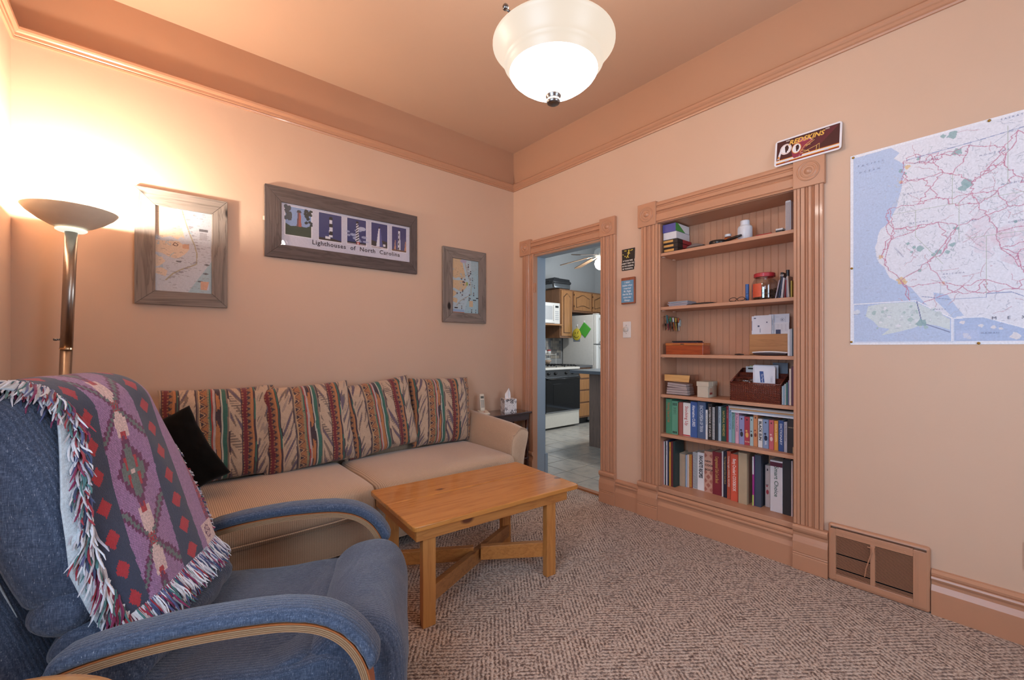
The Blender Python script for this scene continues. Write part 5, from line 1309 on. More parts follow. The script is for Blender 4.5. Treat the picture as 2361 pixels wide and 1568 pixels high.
# ============================================================ BOOKS AND THINGS ON THE SHELVES
BOOKS_UP = [
   (-1.586, -1.629, 0.041, 0.84, '#4b8a6c', 'thick green hardback with faded lettering, first book from the left, upper book row', [('Wyoming Tales and Trails', '#b0683f', 'v')]),
   (-1.63, -1.673, 0.042, 0.83, '#5d9a80', 'green paperback with dark dot ornaments, second from the left, upper book row', [('o o o', '#1f2f2a', 'd')]),
   (-1.6736, -1.68, 0.043, 0.82, '#7a4a35', 'thin book with mottled orange and black spine, upper book row', []),
   (-1.681, -1.708, 0.044, 0.826, '#9a5a55', 'maroon and grey thin book beside the white gardening book', []),
   (-1.71, -1.76, 0.045, 0.825, '#e3dfda', 'white hardback with red title and red foot, upper book row', [('Stocking Up', '#b5343a', 'v')]),
   (-1.761, -1.805, 0.046, 0.837, '#3f5f9c', 'blue hardback with white title about remedies, upper book row', [('Alternative CURES', '#e8eef4', 'v')]),
   (-1.807, -1.86, 0.048, 0.842, '#4a5f80', 'wide slate blue reference book with pale title, upper book row', [('ENCYCLOPEDIA OF TRIVIA', '#cdd6e2', 'v')]),
   (-1.8606, -1.873, 0.049, 0.792, '#dcdcdc', 'short white booklet, upper book row', [('notes on gardening', '#555555', 'v')]),
   (-1.875, -1.901, 0.05, 0.836, '#2c2829', 'black book with white pattern lettering, upper book row', [('NOTEBOOK OF DAYS', '#d8d2cc', 'v')]),
   (-1.9016, -1.918, 0.057, 0.816, '#26262a', 'black ring-bound notebook with white coil, upper book row', [('=', '#e0e0e0', 's')]),
   (-1.9186, -1.932, 0.063, 0.822, '#33343c', 'charcoal slim book, upper book row', []),
   (-1.9326, -1.948, 0.07, 0.82, '#aab8c2', 'pale grey-blue slim book, upper book row', [('A DAILY WORD', '#3a4450', 'v')]),
   (-1.9486, -1.978, 0.076, 0.817, '#24463a', 'dark green hardback with gold lettering, upper book row', [('NATURAL REMEDIES', '#b9a25c', 'v')]),
   (-1.98, -1.993, 0.076, 0.827, '#8d2f3b', 'narrow crimson book, upper book row', [('the old ranch', '#c98f94', 'v')]),
   (-1.994, -2.012, 0.076, 0.829, '#8ba9c4', 'light blue slim book, upper book row', [('The Historical ATLAS', '#2b3b55', 'v')]),
   (-2.013, -2.031, 0.077, 0.826, '#7aa39f', 'teal slim book, upper book row', [('High Plains Cookery', '#1f3f45', 'v')]),
   (-2.033, -2.054, 0.077, 0.808, '#d2a0b4', 'pink slim book with dark title, upper book row', [('A Visit to UTAH', '#43284a', 'v')]),
   (-2.056, -2.086, 0.077, 0.776, '#8e90b8', 'lavender paperback with a dark figure, upper book row', [('#', '#2c2a35', 'f')]),
   (-2.087, -2.117, 0.077, 0.774, '#a83b48', 'red paperback with a golden picture, upper book row', [('#', '#d9a45a', 'f'), ('BLOOD', '#e8cfae', 'b')]),
   (-2.118, -2.137, 0.078, 0.777, '#a4b8b8', 'pale teal paperback with a black emblem, upper book row', [('#', '#23262b', 'f')]),
   (-2.138, -2.161, 0.078, 0.794, '#c8875c', 'orange paperback taller than its neighbours, upper book row', [('#', '#8a3f2c', 'f')]),
   (-2.165, -2.19, 0.074, 0.771, '#d6d4d2', 'white paperback with heavy black title, upper book row', [('BLACK SUN', '#20242c', 'v2')]),
   (-2.193, -2.224, 0.07, 0.772, '#7f93b4', 'blue-grey paperback with a dark figure, upper book row', [('#', '#26304a', 'f'), ('THE TRAIL', '#dfe5ee', 'v3')]),
   (-2.227, -2.252, 0.066, 0.773, '#c4616a', 'rose red paperback, upper book row', [('#', '#e5c3bd', 'f')]),
   (-2.255, -2.276, 0.062, 0.773, '#d8953f', 'amber paperback with pale title, upper book row', [('SIOUX DAWN', '#f0dcae', 'v')]),
   (-2.279, -2.305, 0.058, 0.778, '#34518c', 'blue dictionary with white title, upper book row', [('DICTIONARY', '#e8ecf4', 'v')]),
   (-2.308, -2.324, 0.054, 0.774, '#b1aeb8', 'grey slim book beside the worn black book, upper book row', [('An Illustrated Guide', '#6a6775', 'v')]),
   (-2.327, -2.361, 0.05, 0.793, '#262022', 'thick black leather book with torn cover, upper book row', [('HOLY', '#a89a80', 'h')]),
]
BOOKS_LOW = [
   (-1.554, -1.563, 0.05, 0.54, '#a32f4a', 'magenta magazine at the left end of the lower row', []),
   (-1.5636, -1.572, 0.05, 0.538, '#d8d4cf', 'white magazine at the left end of the lower row', []),
   (-1.5726, -1.58, 0.05, 0.538, '#35333a', 'black magazine near the left end of the lower row', []),
   (-1.581, -1.592, 0.05, 0.543, '#d9cfd2', 'pale magazine with small black print, lower row', [('issue of the month', '#33303a', 'v')]),
   (-1.593, -1.604, 0.05, 0.552, '#26304f', 'navy magazine, lower row', []),
   (-1.605, -1.617, 0.05, 0.54, '#c99a3e', 'black and yellow magazine, lower row', [('SPECIAL', '#1b1b1f', 'v')]),
   (-1.6176, -1.633, 0.05, 0.546, '#6a2b33', 'maroon magazine, lower row', []),
   (-1.6336, -1.648, 0.05, 0.551, '#26393a', 'dark green-black magazine, lower row', []),
   (-1.6486, -1.639, 0.112, 0.463, '#b9a58f', 'beige book with a red foot, lower row', [('#', '#8a3a30', 'g')]),
   (-1.641, -1.686, 0.112, 0.458, '#b99f86', 'worn tan paper-covered book, lower row', []),
   (-1.689, -1.699, 0.117, 0.456, '#9fb0c4', 'pale blue pamphlet, lower row', []),
   (-1.6996, -1.711, 0.121, 0.46, '#d8c2b6', 'pinkish white pamphlet, lower row', []),
   (-1.7116, -1.731, 0.126, 0.46, '#a32f35', 'red comb-bound cook book, lower row', [('=', '#d8b04a', 's')]),
   (-1.734, -1.764, 0.13, 0.482, '#dad8d6', 'white spiral-bound cook book, lower row', [('=', '#8a8a90', 's')]),
   (-1.768, -1.816, 0.127, 0.489, '#e4e4e6', 'white ring binder with bold black lettering, lower row', [('FAVORITE RECIPES', '#1d1d22', 'v2')]),
   (-1.8166, -1.872, 0.123, 0.507, '#c79a86', 'peach checked cook book, lower row', [('NEW', '#3a2a2c', 'h'), ('COOK', '#3a2a2c', 'h2'), ('BOOK', '#3a2a2c', 'h3')]),
   (-1.8726, -1.931, 0.12, 0.514, '#7c2733', 'maroon cloth cook book with gold script, lower row', [('Congressional Club Cook Book', '#c9a05a', 'v')]),
   (-1.935, -1.944, 0.115, 0.527, '#d6d3d6', 'thin white booklet beside the maroon cook book, lower row', []),
   (-1.948, -1.968, 0.11, 0.528, '#232336', 'black cook book with gold script, lower row', [('The Congressional Club Cook Book', '#c2a468', 'v')]),
   (-1.972, -1.994, 0.105, 0.537, '#c05a42', 'rust orange recipe annual, lower row', [('Cooking Light ANNUAL RECIPES', '#f0e2d8', 'v')]),
   (-2.002, -2.045, 0.088, 0.529, '#d65a42', 'bright orange-red cook book, lower row', [("Betty Crocker's COOKBOOK", '#f6ece4', 'v')]),
   (-2.051, -2.101, 0.078, 0.548, '#b39f82', 'tan wood-grain ring binder, lower row', []),
   (-2.128, -2.136, 0.089, 0.535, '#a8388c', 'thin booklet in white, magenta and green, lower row', []),
   (-2.1366, -2.172, 0.1, 0.547, '#414c5e', 'slate blue ring binder, lower row', []),
   (-2.181, -2.207, 0.14, 0.486, '#c9b8b4', 'short red and white paperback with a large number, lower row', [('100', '#3a3438', 'h'), ('#', '#b0404a', 'f')]),
   (-2.225, -2.29, 0.09, 0.535, '#dddbe0', 'white slipcase with green script title and maroon band, lower row', [('Smart Choice', '#2f5a4c', 'v'), ('^', '#5a1f38', 't')]),
   (-2.293, -2.332, 0.087, 0.555, '#2b2b2f', 'black ring binder at the right end of the lower row', []),
   (-2.335, -2.342, 0.085, 0.552, '#cfb9b6', 'curved pale folder at the far right of the lower row', []),
]
PAGES = P('#d9cdb8', .9, var=.08, scale=400, name='book_pages')
def fit_text(s, y_up, x, z, length, size, col, par, vertical=True, bold=.01):
    sx = max(.45, min(1.25, length/(0.58*size*max(1, len(s)))))
    m_ = P(col, .55, name='ink_'+col[1:])
    if vertical: return text(s, size, m_, par, (x, y_up, z), (0, 0, -1), (0, -1, 0), .0001, sx=sx, bold=bold)
    return text(s, size, m_, par, (x, y_up, z), (0, -1, 0), (0, 0, 1), .0001, sx=sx, bold=bold)
def book(y0, y1, x, zt, c, lab, tx, zs, depth, grp):
    w = y0-y1; h = zt-zs; t = thing('book', lab, 'book', (x+depth/2, (y0+y1)/2, zs), group=grp)
    co = P(c, .5 if w > .02 else .45, var=.10, scale=18, bump=.04); bt = min(.0025, w*.2)
    bm = B(); bx(bm, x, x+bt, y1, y0, zs, zt); bx(bm, x+bt, x+depth, y1, y1+bt, zs, zt); bx(bm, x+bt, x+depth, y0-bt, y0, zs, zt)
    bmesh.ops.remove_doubles(bm, verts=bm.verts, dist=1e-6)
    obj('cover', bm, co, t, bevel=min(.0022, w*.16), ang=50)
    obj('page_block', box(x+bt, x+depth-.003, y1+bt, y0-bt, zs+.003, zt-.003), PAGES, t)
    xs = x-.0004; mid = (y0+y1)/2
    for s, col, mode in tx:
        m_ = P(col, .55, name='ink_'+col[1:])
        if mode == 'v': sz = min(.030, w*.62); fit_text(s, mid+sz*.33, xs, zt-h*.10, h*.76, sz, col, t)
        elif mode == 'v2': sz = min(.034, w*.78); fit_text(s, mid+sz*.34, xs, zt-h*.08, h*.66, sz, col, t, bold=.04)
        elif mode == 'v3': sz = w*.42; fit_text(s, mid+sz*.3, xs, zt-h*.52, h*.4, sz, col, t)
        elif mode == 'b': fit_text(s, y0-w*.12, xs, zs+h*.10, w*.76, w*.36, col, t, False)
        elif mode[0] == 'h':
            k = {'h': .74, 'h2': .64, 'h3': .53}[mode]; 
            if w < .03: k = .52
            fit_text(s, y0-w*.08, xs-.0002, zs+h*k, w*.84, w*(.26 if mode == 'h' and w > .03 else .34), col, t, False, .03)
        elif mode == 'f':
            b = B(); lathe(b, [(w*.36, 0), (w*.36, .0004)], M=Matrix.Translation((x-.0001, mid, zs+h*.36)) @ Matrix.Rotation(-PI/2, 4, 'Y') @ Matrix.Diagonal((1.5, .8, 1, 1)), n=14)
            lathe(b, [(w*.20, 0), (w*.20, .0005)], M=Matrix.Translation((x-.0001, mid+w*.1, zs+h*.50)) @ Matrix.Rotation(-PI/2, 4, 'Y'), n=10); obj('cover_picture', b, m_, t)
            b = B(); bx(b, x-.0006, x-.0001, mid-w*.1, mid+w*.12, zt-h*.13, zt-h*.08); obj('publisher_mark', b, P('#2b2226', .5, name='mark'), t)
        elif mode == 'd':
            b = B()
            for zz in (zt-h*.08, zs+h*.05, zs+h*.08, zt-h*.12):
                for k in (-1, 0, 1): bx(b, x-.0006, x-.0001, mid+k*.011-.0035, mid+k*.011+.0035, zz-.0035, zz+.0035)
            for k in range(7): bx(b, x-.0006, x-.0001, mid-.012+(k % 2)*.003, mid+.012-(k % 3)*.003, zt-h*.20-k*.006-.0015, zt-h*.20-k*.006)
            bx(b, x-.0006, x-.0001, mid-.014, mid+.014, zs+h*.60, zs+h*.603); obj('ornament', b, m_, t)
        elif mode == 's':
            b = B(); n = int(h/.0075)
            for k in range(n): bx(b, x-.003, x+.001, mid-w*.45, mid+w*.45, zs+.006+k*.0075, zs+.0095+k*.0075)
            obj('coil', b, m_, t)
        elif mode == 'g': obj('foot_band', box(x-.0005, x-.0001, y1, y0, zs+.002, zs+h*.34), m_, t)
        elif mode == 't': obj('top_band', box(x-.0006, x-.0001, y1, y0, zt-h*.115, zt-h*.03), m_, t)
    return t
for bk in BOOKS_UP: 
    o = book(*bk, 0.601, 0.142, 'books on the upper book row')
for k, bk in enumerate(BOOKS_LOW): book(*bk, 0.235, min(0.125, .232-bk[2]), 'books on the bottom row')
b_ = [o for o in COL.objects if o.get('label', '').startswith('white hardback with red title')][0]
obj('foot_band', box(.0443, .0449, -1.76, -1.71, .603, .611), P('#b5343a', .5, name='ink_b5343a'), b_)
b_ = [o for o in COL.objects if o.get('label', '').startswith('thin booklet in white')][0]
for z0, z1, c_ in ((.235+.31*.62, .235+.31*.98, '#dcd8de'), (.238, .235+.31*.22, '#b9cf6a')):
    yb = [b for b in BOOKS_LOW if b[5].startswith('thin booklet in white')][0]; obj('colour_band', box(yb[2]-.0006, yb[2]-.0001, yb[1], yb[0], z0, min(z1, yb[3])), P(c_, .5), b_)
b_ = [o for o in COL.objects if o.get('label', '').startswith('thick black leather')][0]
obj('torn_patch', prism(B(), [(-2.353, .603), (-2.372, .603), (-2.374, .640), (-2.366, .655), (-2.358, .636), (-2.353, .640)], .0485, .0497, axis='x'), P('#b08a64', .8), b_)
for yc_, nm in ((-2.0, 0),): pass
# peach checks on the cook book
bk = [b for b in BOOKS_LOW if b[5].startswith('peach')][0]; b_ = [o for o in COL.objects if o.get('label', '').startswith('peach checked')][0]
bm = B(); w = bk[0]-bk[1]
for i in range(9):
    zc = .255+i*.028
    if .52*.272 < zc-.235 < .86*.272: continue
    for yy in ((bk[0]+bk[1])/2,) if i % 2 else (bk[0]-w*.12, bk[1]+w*.12):
        k = w*.26; prism(bm, [(min(bk[0]-.001, max(bk[1]+.001, yy+a*k)), zc+b*.016) for a, b in ((-1, 0), (0, -1), (1, 0), (0, 1))], bk[2]-.0005, bk[2]-.0001, axis='x')
obj('check_pattern', bm, P('#a8685a', .6), b_, kind='stuff')

# papers lying on top of the short books
def slab(name, lab, cat, x0, x1, y0, y1, z0, z1, col, rz=0, grp=None, bev=.0008, m=None, ry=0):
    c = ((x0+x1)/2, (y0+y1)/2, z0); M = Matrix.Translation(c) @ Matrix.Rotation(rz, 4, 'Z') @ Matrix.Rotation(ry, 4, 'X')
    bm = box((x0-x1)/2, (x1-x0)/2, (y0-y1)/2, (y1-y0)/2, 0, z1-z0); me = bpy.data.meshes.new(name); bmesh.ops.recalc_face_normals(bm, faces=bm.faces); bm.to_mesh(me); bm.free()
    o = obj(name, me, m or P(col, .6), bevel=bev); o.matrix_world = M; o.location = c; o.rotation_euler = (ry, 0, rz)
    return tag(o, lab, cat, grp)
zz = 0.7955
for k, (h, c_, lab, x0, y0, nm, ct_) in enumerate(((.010, '#d9dde6', 'white binder lying on the short paperbacks, lowest of the papers', .052, -2.020, 'binder', 'binder'), (.007, '#aab4c2', 'grey-blue folder lying second from the bottom on the short paperbacks', .056, -2.008, 'folder', 'folder'), (.008, '#c79a6a', 'tan envelope in the papers lying on the short paperbacks', .050, -2.012, 'envelope', 'envelope'), (.007, '#d7cfc8', 'creased cream papers over the tan envelope', .055, -2.004, 'paper_stack', 'papers'), (.005, '#b6aaa4', 'grey-brown folder topmost of the papers lying on the short paperbacks', .060, -1.998, 'folder', 'folder'))):
    slab(nm, lab, ct_, x0, .205, -2.382, y0, zz, zz+h, c_); zz += h+.0005
slab('plastic_folder', 'tall clear grey plastic folder behind the magazines on the bottom row', 'folder', .2315, .2335-.001, -1.76, -1.60, .236, .545, '#8a97a3')

# -- top shelf
def carton(name, lab, cat, x0, x1, y0, y1, z0, z1, col, grp=None, extra=None, bev=.0012):
    t = thing(name, lab, cat, ((x0+x1)/2, (y0+y1)/2, z0), group=grp)
    obj('body', box(x0, x1, y0, y1, z0, z1), P(col, .55) if isinstance(col, str) else col, t, bevel=bev)
    if extra: extra(t)
    return t
Z1 = 1.849
for k in range(3):
    z0 = Z1+.0005+k*.0305
    def ex(t, z0=z0, k=k):
        obj('label_strip', box(.0285, .0297, -1.652+.003*k, -1.580+.003*k, z0+.009, z0+.024), P('#cf9a52', .5, var=.25, scale=60, name='cassette_label'), t)
        obj('red_side', box(.10, .218, -1.6795, -1.6785, z0+.002, z0+.028), P('#a02a34', .5, name='cassette_red'), t)
    carton('cassette_box', ('black box with orange label strip, lowest of the three under the white carton', 'black box with orange label strip, middle of the three under the white carton', 'black box with orange label strip, directly under the white carton')[k], 'box', .030, .220, -1.678, -1.576, z0, z0+.0295, '#231b1c', 'small black boxes on the top shelf', ex)
carton('carton', 'plain white carton under the blue and green box on the top shelf', 'box', .032, .215, -1.668, -1.572, Z1+.0925, Z1+.142, '#d8d7db')
def ex(t):
    obj('side_print', prism(B(), [(.030, 1.994), (.16, 1.994), (.060, 2.047), (.030, 2.047)], -1.6655, -1.6645), P('#4f9a4c', .5, name='green_print'), t)
    obj('side_print', prism(B(), [(.16, 1.994), (.214, 1.994), (.214, 2.047), (.060, 2.047)], -1.6655, -1.6645), P('#e4e2e4', .5), t)
carton('carton', 'blue carton with green and white side, topmost of the stack on the top shelf', 'box', .030, .214, -1.6645, -1.568, Z1+.1428, Z1+.199, '#55549a', extra=ex)
wl = thing('wallet', 'dark folded leather case lying on the top shelf', 'case', (.07, -1.80, Z1))
obj('flap', prism(B(), [(-1.735, Z1+.012), (-1.745, Z1+.020), (-1.790, Z1+.033), (-1.812, Z1+.030), (-1.85, Z1+.018), (-1.85, Z1+.012)], .035, .12, axis='x'), P('#6a5f5e', .4), wl, bevel=.002)
obj('body', rbox(B(), .045, .062, .007, .006, 3, M=Matrix.Translation((.078, -1.797, Z1+.0075))), P('#2a2626', .4), wl, smooth=True)
mg = thing('magnifier', 'black round-lensed magnifier with a long handle lying on the top shelf', 'magnifier', (.07, -1.93, Z1))
obj('lens_ring', lathe(B(), [(.050, .002), (.053, .004), (.053, .026), (.050, .030), (.046, .030), (.044, .006)], (.085, -1.925, Z1), 36), P('#1d1a1c', .3), mg, smooth=True)
obj('lens', lathe(B(), [(.0, .008), (.044, .009), (.044, .013), (0, .018)], (.085, -1.925, Z1), 30, cap=False), glassy('lens_glass'), mg, smooth=True)
obj('handle', tube(B(), [(.068, -1.970, Z1+.018), (.055, -2.00, Z1+.020), (.045, -2.05, Z1+.026), (.04, -2.085, Z1+.030)], [.006, .009, .009, .006], 10), P('#1d1a1c', .3), mg, smooth=True)
for i, (y, x, r, c_) in enumerate(((-1.900, .030, .009, '#c9b98a'), (-1.918, .027, .010, '#b9b9c0'))):
    o = obj('coin', lathe(B(), [(r, 0), (r, .0018)], (x+.01, y, Z1+.0004), 20), P(c_, .3, .8)); tag(o, ('brass coin lying in front of the magnifier', 'silver coin lying in front of the magnifier')[i], 'coin')
def bottle(name, lab, x, y, z, prof_b, prof_c, bc_, cc_, cat='bottle', n=32, lbl=None, body_mat=None):
    t = thing(name, lab, cat, (x, y, z))
    obj('body', lathe(B(), prof_b, (x, y, z), n, cap=False), body_mat or P(bc_, .35), t, smooth=True)
    obj('cap', lathe(B(), prof_c, (x, y, z), n), P(cc_, .4), t, smooth=False, bevel=.001)
    if lbl: lbl(t)
    return t
ORG = glassy('amber_plastic', (0.95, 0.62, 0.38), .1)
bottle('vitamin_bottle', 'large ribbed white plastic tub bottle on the top shelf', .105, -2.08, Z1, [(0, .001), (.036, .001), (.040, .004), (.040, .088), (.037, .095), (.028, .100), (.028, .104)], [(.026, .103), (.026, .128), (.024, .131)], '#dfe0e4', '#d9dbe2')
o = COL.objects['vitamin_bottle']; bm = B()
for k in range(32):
    a = 2*PI*k/32; bx(bm, .0395, .0405, -.0016, .0016, .012, .084, M=Matrix.Translation((.105, -2.08, Z1)) @ Matrix.Rotation(a, 4, 'Z'))
obj('ribs', bm, P('#d2d3da', .35), o)
def lb_(t): obj('pills', lathe(B(), [(0, .002), (.019, .003), (.020, .026), (0, .030)], (.12, -1.972, Z1), 20, cap=False), P('#d86f2e', .5, var=.3, scale=150), t, smooth=True)
bottle('pill_bottle', 'small clear pill bottle with white cap, behind the magnifier handle', .12, -1.972, Z1, [(0, .001), (.022, .001), (.022, .048), (.018, .054)], [(.019, .054), (.020, .070)], '#d8a070', '#d9dbe0', lbl=lb_, body_mat=ORG)
o = obj('red_case', rbox(B(), .030, .046, .009, .008, 3, M=Matrix.Translation((.085, -2.200, Z1+.0095))), P('#b23038', .4), smooth=True); tag(o, 'flat red case lying on the top shelf right of the white tub', 'case')
o = obj('card', box(.05, .10, -2.262, -2.247, Z1+.0005, Z1+.003), P('#d9d6d6', .5)); tag(o, 'small white card right of the flat red case', 'card')
def ex(t): obj('lid', box(.052, .148, -2.3035, -2.2665, Z1+.021, Z1+.031), P('#d5d6d8', .4), t, bevel=.001)
carton('gadget_box', 'small black box with white lid beside the tall album on the top shelf', 'box', .05, .15, -2.303, -2.267, Z1+.0005, Z1+.021, '#26252a', extra=ex)
al = thing('photo_album', 'tall white album standing against the right end of the top shelf', 'album', (.12, -2.325, Z1))
obj('cover', box(.060, .205, -2.341, -2.312, Z1+.0005, Z1+.183), P('#dcdbe0', .4), al, bevel=.006, seg=3); obj('page_block', box(.058, .061, -2.337, -2.316, Z1+.01, Z1+.172), P('#a9a2a6', .6, var=.2, scale=300), al)

# -- second shelf
Z2 = 1.476; rr = random.Random(9)
for k in range(6):
    slab('disc_sleeve' if k % 2 else 'leaflet', ('grey leaflet at the bottom of the paper pile', 'clear disc sleeve second from the bottom of the paper pile', 'white leaflet third from the bottom of the paper pile', 'silver disc sleeve fourth from the bottom of the paper pile', 'grey leaflet second from the top of the paper pile', 'clear disc sleeve on top of the paper pile')[k]+', second shelf', 'papers' if not k % 2 else 'disc sleeve', .045, .175, -1.735+rr.uniform(-.008, .008), -1.600+rr.uniform(-.01, .006), Z2+.0005+k*.006, Z2+.0055+k*.006, rr.choice(('#9aa0aa', '#c3c6cd', '#7b7f8b', '#b0a5ae')), rz=rr.uniform(-.05, .05))
o = obj('glasses_case', rbox(B(), .035, .073, .008, .0075, 4, fn=lambda x, y, z: (x, y, z*(1-.5*abs(y/.08)**2)), M=Matrix.Translation((.085, -1.835, Z2+.008))), P('#262226', .35), smooth=True); tag(o, 'flat black glasses case on the second shelf', 'case')
eg = thing('eyeglasses', 'black-framed eyeglasses lying on the second shelf', 'glasses', (.06, -2.05, Z2))
GB = P('#1c191b', .3, name='glasses_black')
for yc in (-2.03, -2.078):
    pts = [(.050+.006*math.sin(a), yc+.021*math.cos(a), Z2+.016+.013*math.sin(a)) for a in np.linspace(0, 2*PI, 17)]; obj('rim', tube(B(), pts, .0018, 6, cap=False), GB, eg, smooth=True)
obj('temple', tube(B(), [(.05, -2.009, Z2+.02), (.07, -2.00, Z2+.012), (.11, -2.06, Z2+.006), (.13, -2.085, Z2+.004)], .0016, 6), GB, eg); obj('temple', tube(B(), [(.05, -2.10, Z2+.02), (.06, -2.108, Z2+.012), (.085, -2.06, Z2+.010), (.11, -2.02, Z2+.003)], .0016, 6), GB, eg)
obj('bridge', tube(B(), [(.050, -2.050, Z2+.018), (.047, -2.054, Z2+.020), (.050, -2.058, Z2+.018)], .0015, 6), GB, eg)
bottle('blue_tube', 'slim metallic blue tube standing left of the coin jar', .09, -2.098, Z2, [(0, .0005), (.010, .0005), (.010, .046)], [(.0100, .048), (.0100, .108)], '#3f6aa8', '#3a62a0', cat='tube', n=20)
j = thing('coin_jar', 'big clear plastic jar of coins with a red lid', 'jar', (.115, -2.186, Z2)); jc = (.115, -2.186, Z2)
obj('glass_body', lathe(B(), [(0, .0008), (.058, .001), (.066, .006), (.068, .014), (.068, .092), (.066, .108), (.058, .124), (.052, .133), (.052, .146)], jc, 40, cap=False), glassy('jar_plastic', (.86, .86, .87), .05, 2.0), j, smooth=True)
obj('lid', lathe(B(), [(.0, .165), (.052, .165), (.0565, .162), (.0565, .142), (.052, .140), (.050, .158), (0, .158)], jc, 40, cap=False), P('#b5303a', .35, name='jar_red'), j, smooth=False)
coins = B(); rr = random.Random(2)
for k in range(260):
    a, rad, z = rr.uniform(0, 2*PI), .060*math.sqrt(rr.random()), rr.uniform(.006, .066)*(1 if rr.random() < .8 else .6)
    M = Matrix.Translation((jc[0]+math.cos(a)*rad, jc[1]+math.sin(a)*rad, Z2+z)) @ Matrix.Rotation(rr.uniform(0, 6), 4, 'Z') @ Matrix.Rotation(rr.uniform(-1.2, 1.2), 4, 'X'); lathe(coins, [(.0095, 0), (.0095, .0016)], n=10, M=M)
obj('coins', coins, P('#7a6250', .4, .6, var=.5, scale=90, name='coin_mix'), j, kind='stuff')
b = B()
for i in range(6): a0 = PI+.10-i*.14; a1 = a0-.14; v = [b.verts.new((jc[0]+.0688*math.cos(a), jc[1]+.0688*math.sin(a), Z2+z)) for a, z in ((a0, .02), (a1, .02), (a1, .10), (a0, .10))]; b.faces.new(v)
obj('label_print', b, P('#cf5a3c', .5, var=.15, scale=50, name='jar_label'), j)
for i, (y, dx, w, h, c_, lab, lean, nm, ct_) in enumerate((
    (-2.262, .06, .005, .110, '#b4a9b4', 'grey leaflet leaning on the coin jar', .22, 'leaflet', 'papers'), (-2.272, .11, .012, .158, '#1f1d20', 'black battery pack card standing behind the leaflets', .05, 'battery_pack', 'batteries'),
    (-2.284, .05, .004, .128, '#3a4a6a', 'navy leaflet standing right of the coin jar', .15, 'leaflet', 'papers'), (-2.292, .055, .004, .120, '#c9c8cf', 'white envelope standing among the leaflets', .12, 'envelope', 'envelope'),
    (-2.300, .05, .005, .115, '#d6d3d6', 'white envelope nearest the black-capped marker', .10, 'envelope', 'envelope'), (-2.310, .06, .003, .105, '#b5373c', 'red-edged card left of the black-capped marker', .06, 'card', 'card'), (-2.334, .05, .006, .125, '#b5a9a0', 'grey card at the right end of the second shelf', -.06, 'card', 'card'), (-2.346, .05, .006, .095, '#b3a045', 'yellow notepad at the right end of the second shelf', 0, 'notepad', 'notepad'))):
    o = obj(nm, box(-.04, .04, -w/2, w/2, 0, h), P(c_, .55), bevel=.0006); o.location = (dx+.04, y-h*.0, Z2+.0015); o.rotation_euler = (math.sin(lean)*.9, 0, 0); tag(o, lab, ct_)
text('100', .016, P('#e0dfe0', .5), COL.objects['battery_pack'], (.1095-.0, -2.2665, 1.612), (0, -1, 0), (0, 0, 1), .0003)
bottle('marker', 'black-capped white marker standing at the right of the second shelf', .075, -2.321, Z2, [(0, .0005), (.0075, .0005), (.0075, .125)], [(.0090, .125), (.0090, .163)], '#cfc7cc', '#1e1e24', cat='pen', n=14)

# -- third shelf
Z3 = 1.149
kr = thing('key_rack', 'hooks on the left side of the third shelf holding bunches of keys and tags', 'key rack', (.13, -1.562, 1.41))
obj('rail', box(.02, .215, -1.5655, -1.5605, 1.408, 1.424), SHELF, kr, bevel=.001)
rr = random.Random(12); KM = P('#8c8984', .3, 1.0, name='key_metal')
tagc = ['#9c2f3c', '#2f8a4e', '#c4622f', '#b45fa0', '#d8d6cf', '#2c2a30', '#3a6a70', '#c9a23c']
hooks = [.045, .085, .125, .160, .195]
for i, xk in enumerate(hooks):
    hk = obj('hook', tube(B(), [(xk, -1.566, 1.415), (xk, -1.580, 1.412), (xk, -1.583, 1.420)], .0015, 6), KM, kr)
    kb = thing('key_bunch', ('bunch of keys with a teal lanyard on the hook nearest the room', 'bunch of keys with a green tag on the second hook', 'bunch of keys with an orange tag on the middle hook', 'bunch of keys with a pink tag on the fourth hook', 'dark key bunch on the innermost hook beside the grey oval tag')[i], 'keys', (xk, -1.582, 1.40), group='keys hanging in the bookcase')
    obj('ring', tube(B(), [(xk+.009*math.cos(a), -1.583, 1.404+.009*math.sin(a)) for a in np.linspace(0, 2*PI, 13)], .0009, 5, cap=False), KM, kb)
    for k in range(3):
        ang = rr.uniform(-.4, .4); h = rr.uniform(.035, .055); dz = rr.uniform(0, .05); M = Matrix.Translation((xk+rr.uniform(-.012, .012), -1.584-.003*k, 1.397-dz)) @ Matrix.Rotation(ang, 4, 'Y')
        b = B(); lathe(b, [(.0105, -.0009), (.0105, .0009)], M=M @ Matrix.Translation((0, 0, -.010)) @ Matrix.Rotation(PI/2, 4, 'X'), n=12); bx(b, -.003, .003, -.0009, .0009, -h, -.018, M=M); bx(b, .003, .0052, -.0009, .0009, -h+.004, -h+.008, M=M); obj('key', b, KM, kb)
    b = B(); M = Matrix.Translation((xk+.004, -1.592, 1.392)) @ Matrix.Rotation(rr.uniform(-.3, .3), 4, 'Y')
    rbox(b, .008, .003, .016 if i else .030, .0028, 2, M=M); obj('key_tag', b, P(tagc[(i*3+6) % 8] if i != 1 else '#2f8a4e', .5), kb, smooth=True)
    b = B(); bx(b, -.004, .004, -.001, .001, -.075, -.02, M=M); obj('strap', b, P(tagc[(i*5) % 8], .5), kb)
o = obj('oval_tag', lathe(B(), [(.0, -.003), (.017, -.003), (.021, 0), (.017, .003), (0, .003)], M=Matrix.Translation((.222, -1.594, 1.372)) @ Matrix.Rotation(PI/2, 4, 'X') @ Matrix.Rotation(.0, 4, 'Z') @ Matrix.Diagonal((.8, 1.25, 1, 1)), n=24, cap=False), P('#aab4b0', .25), smooth=True); tag(o, 'grey oval key fob hanging nearest the back of the third shelf', 'key fob')
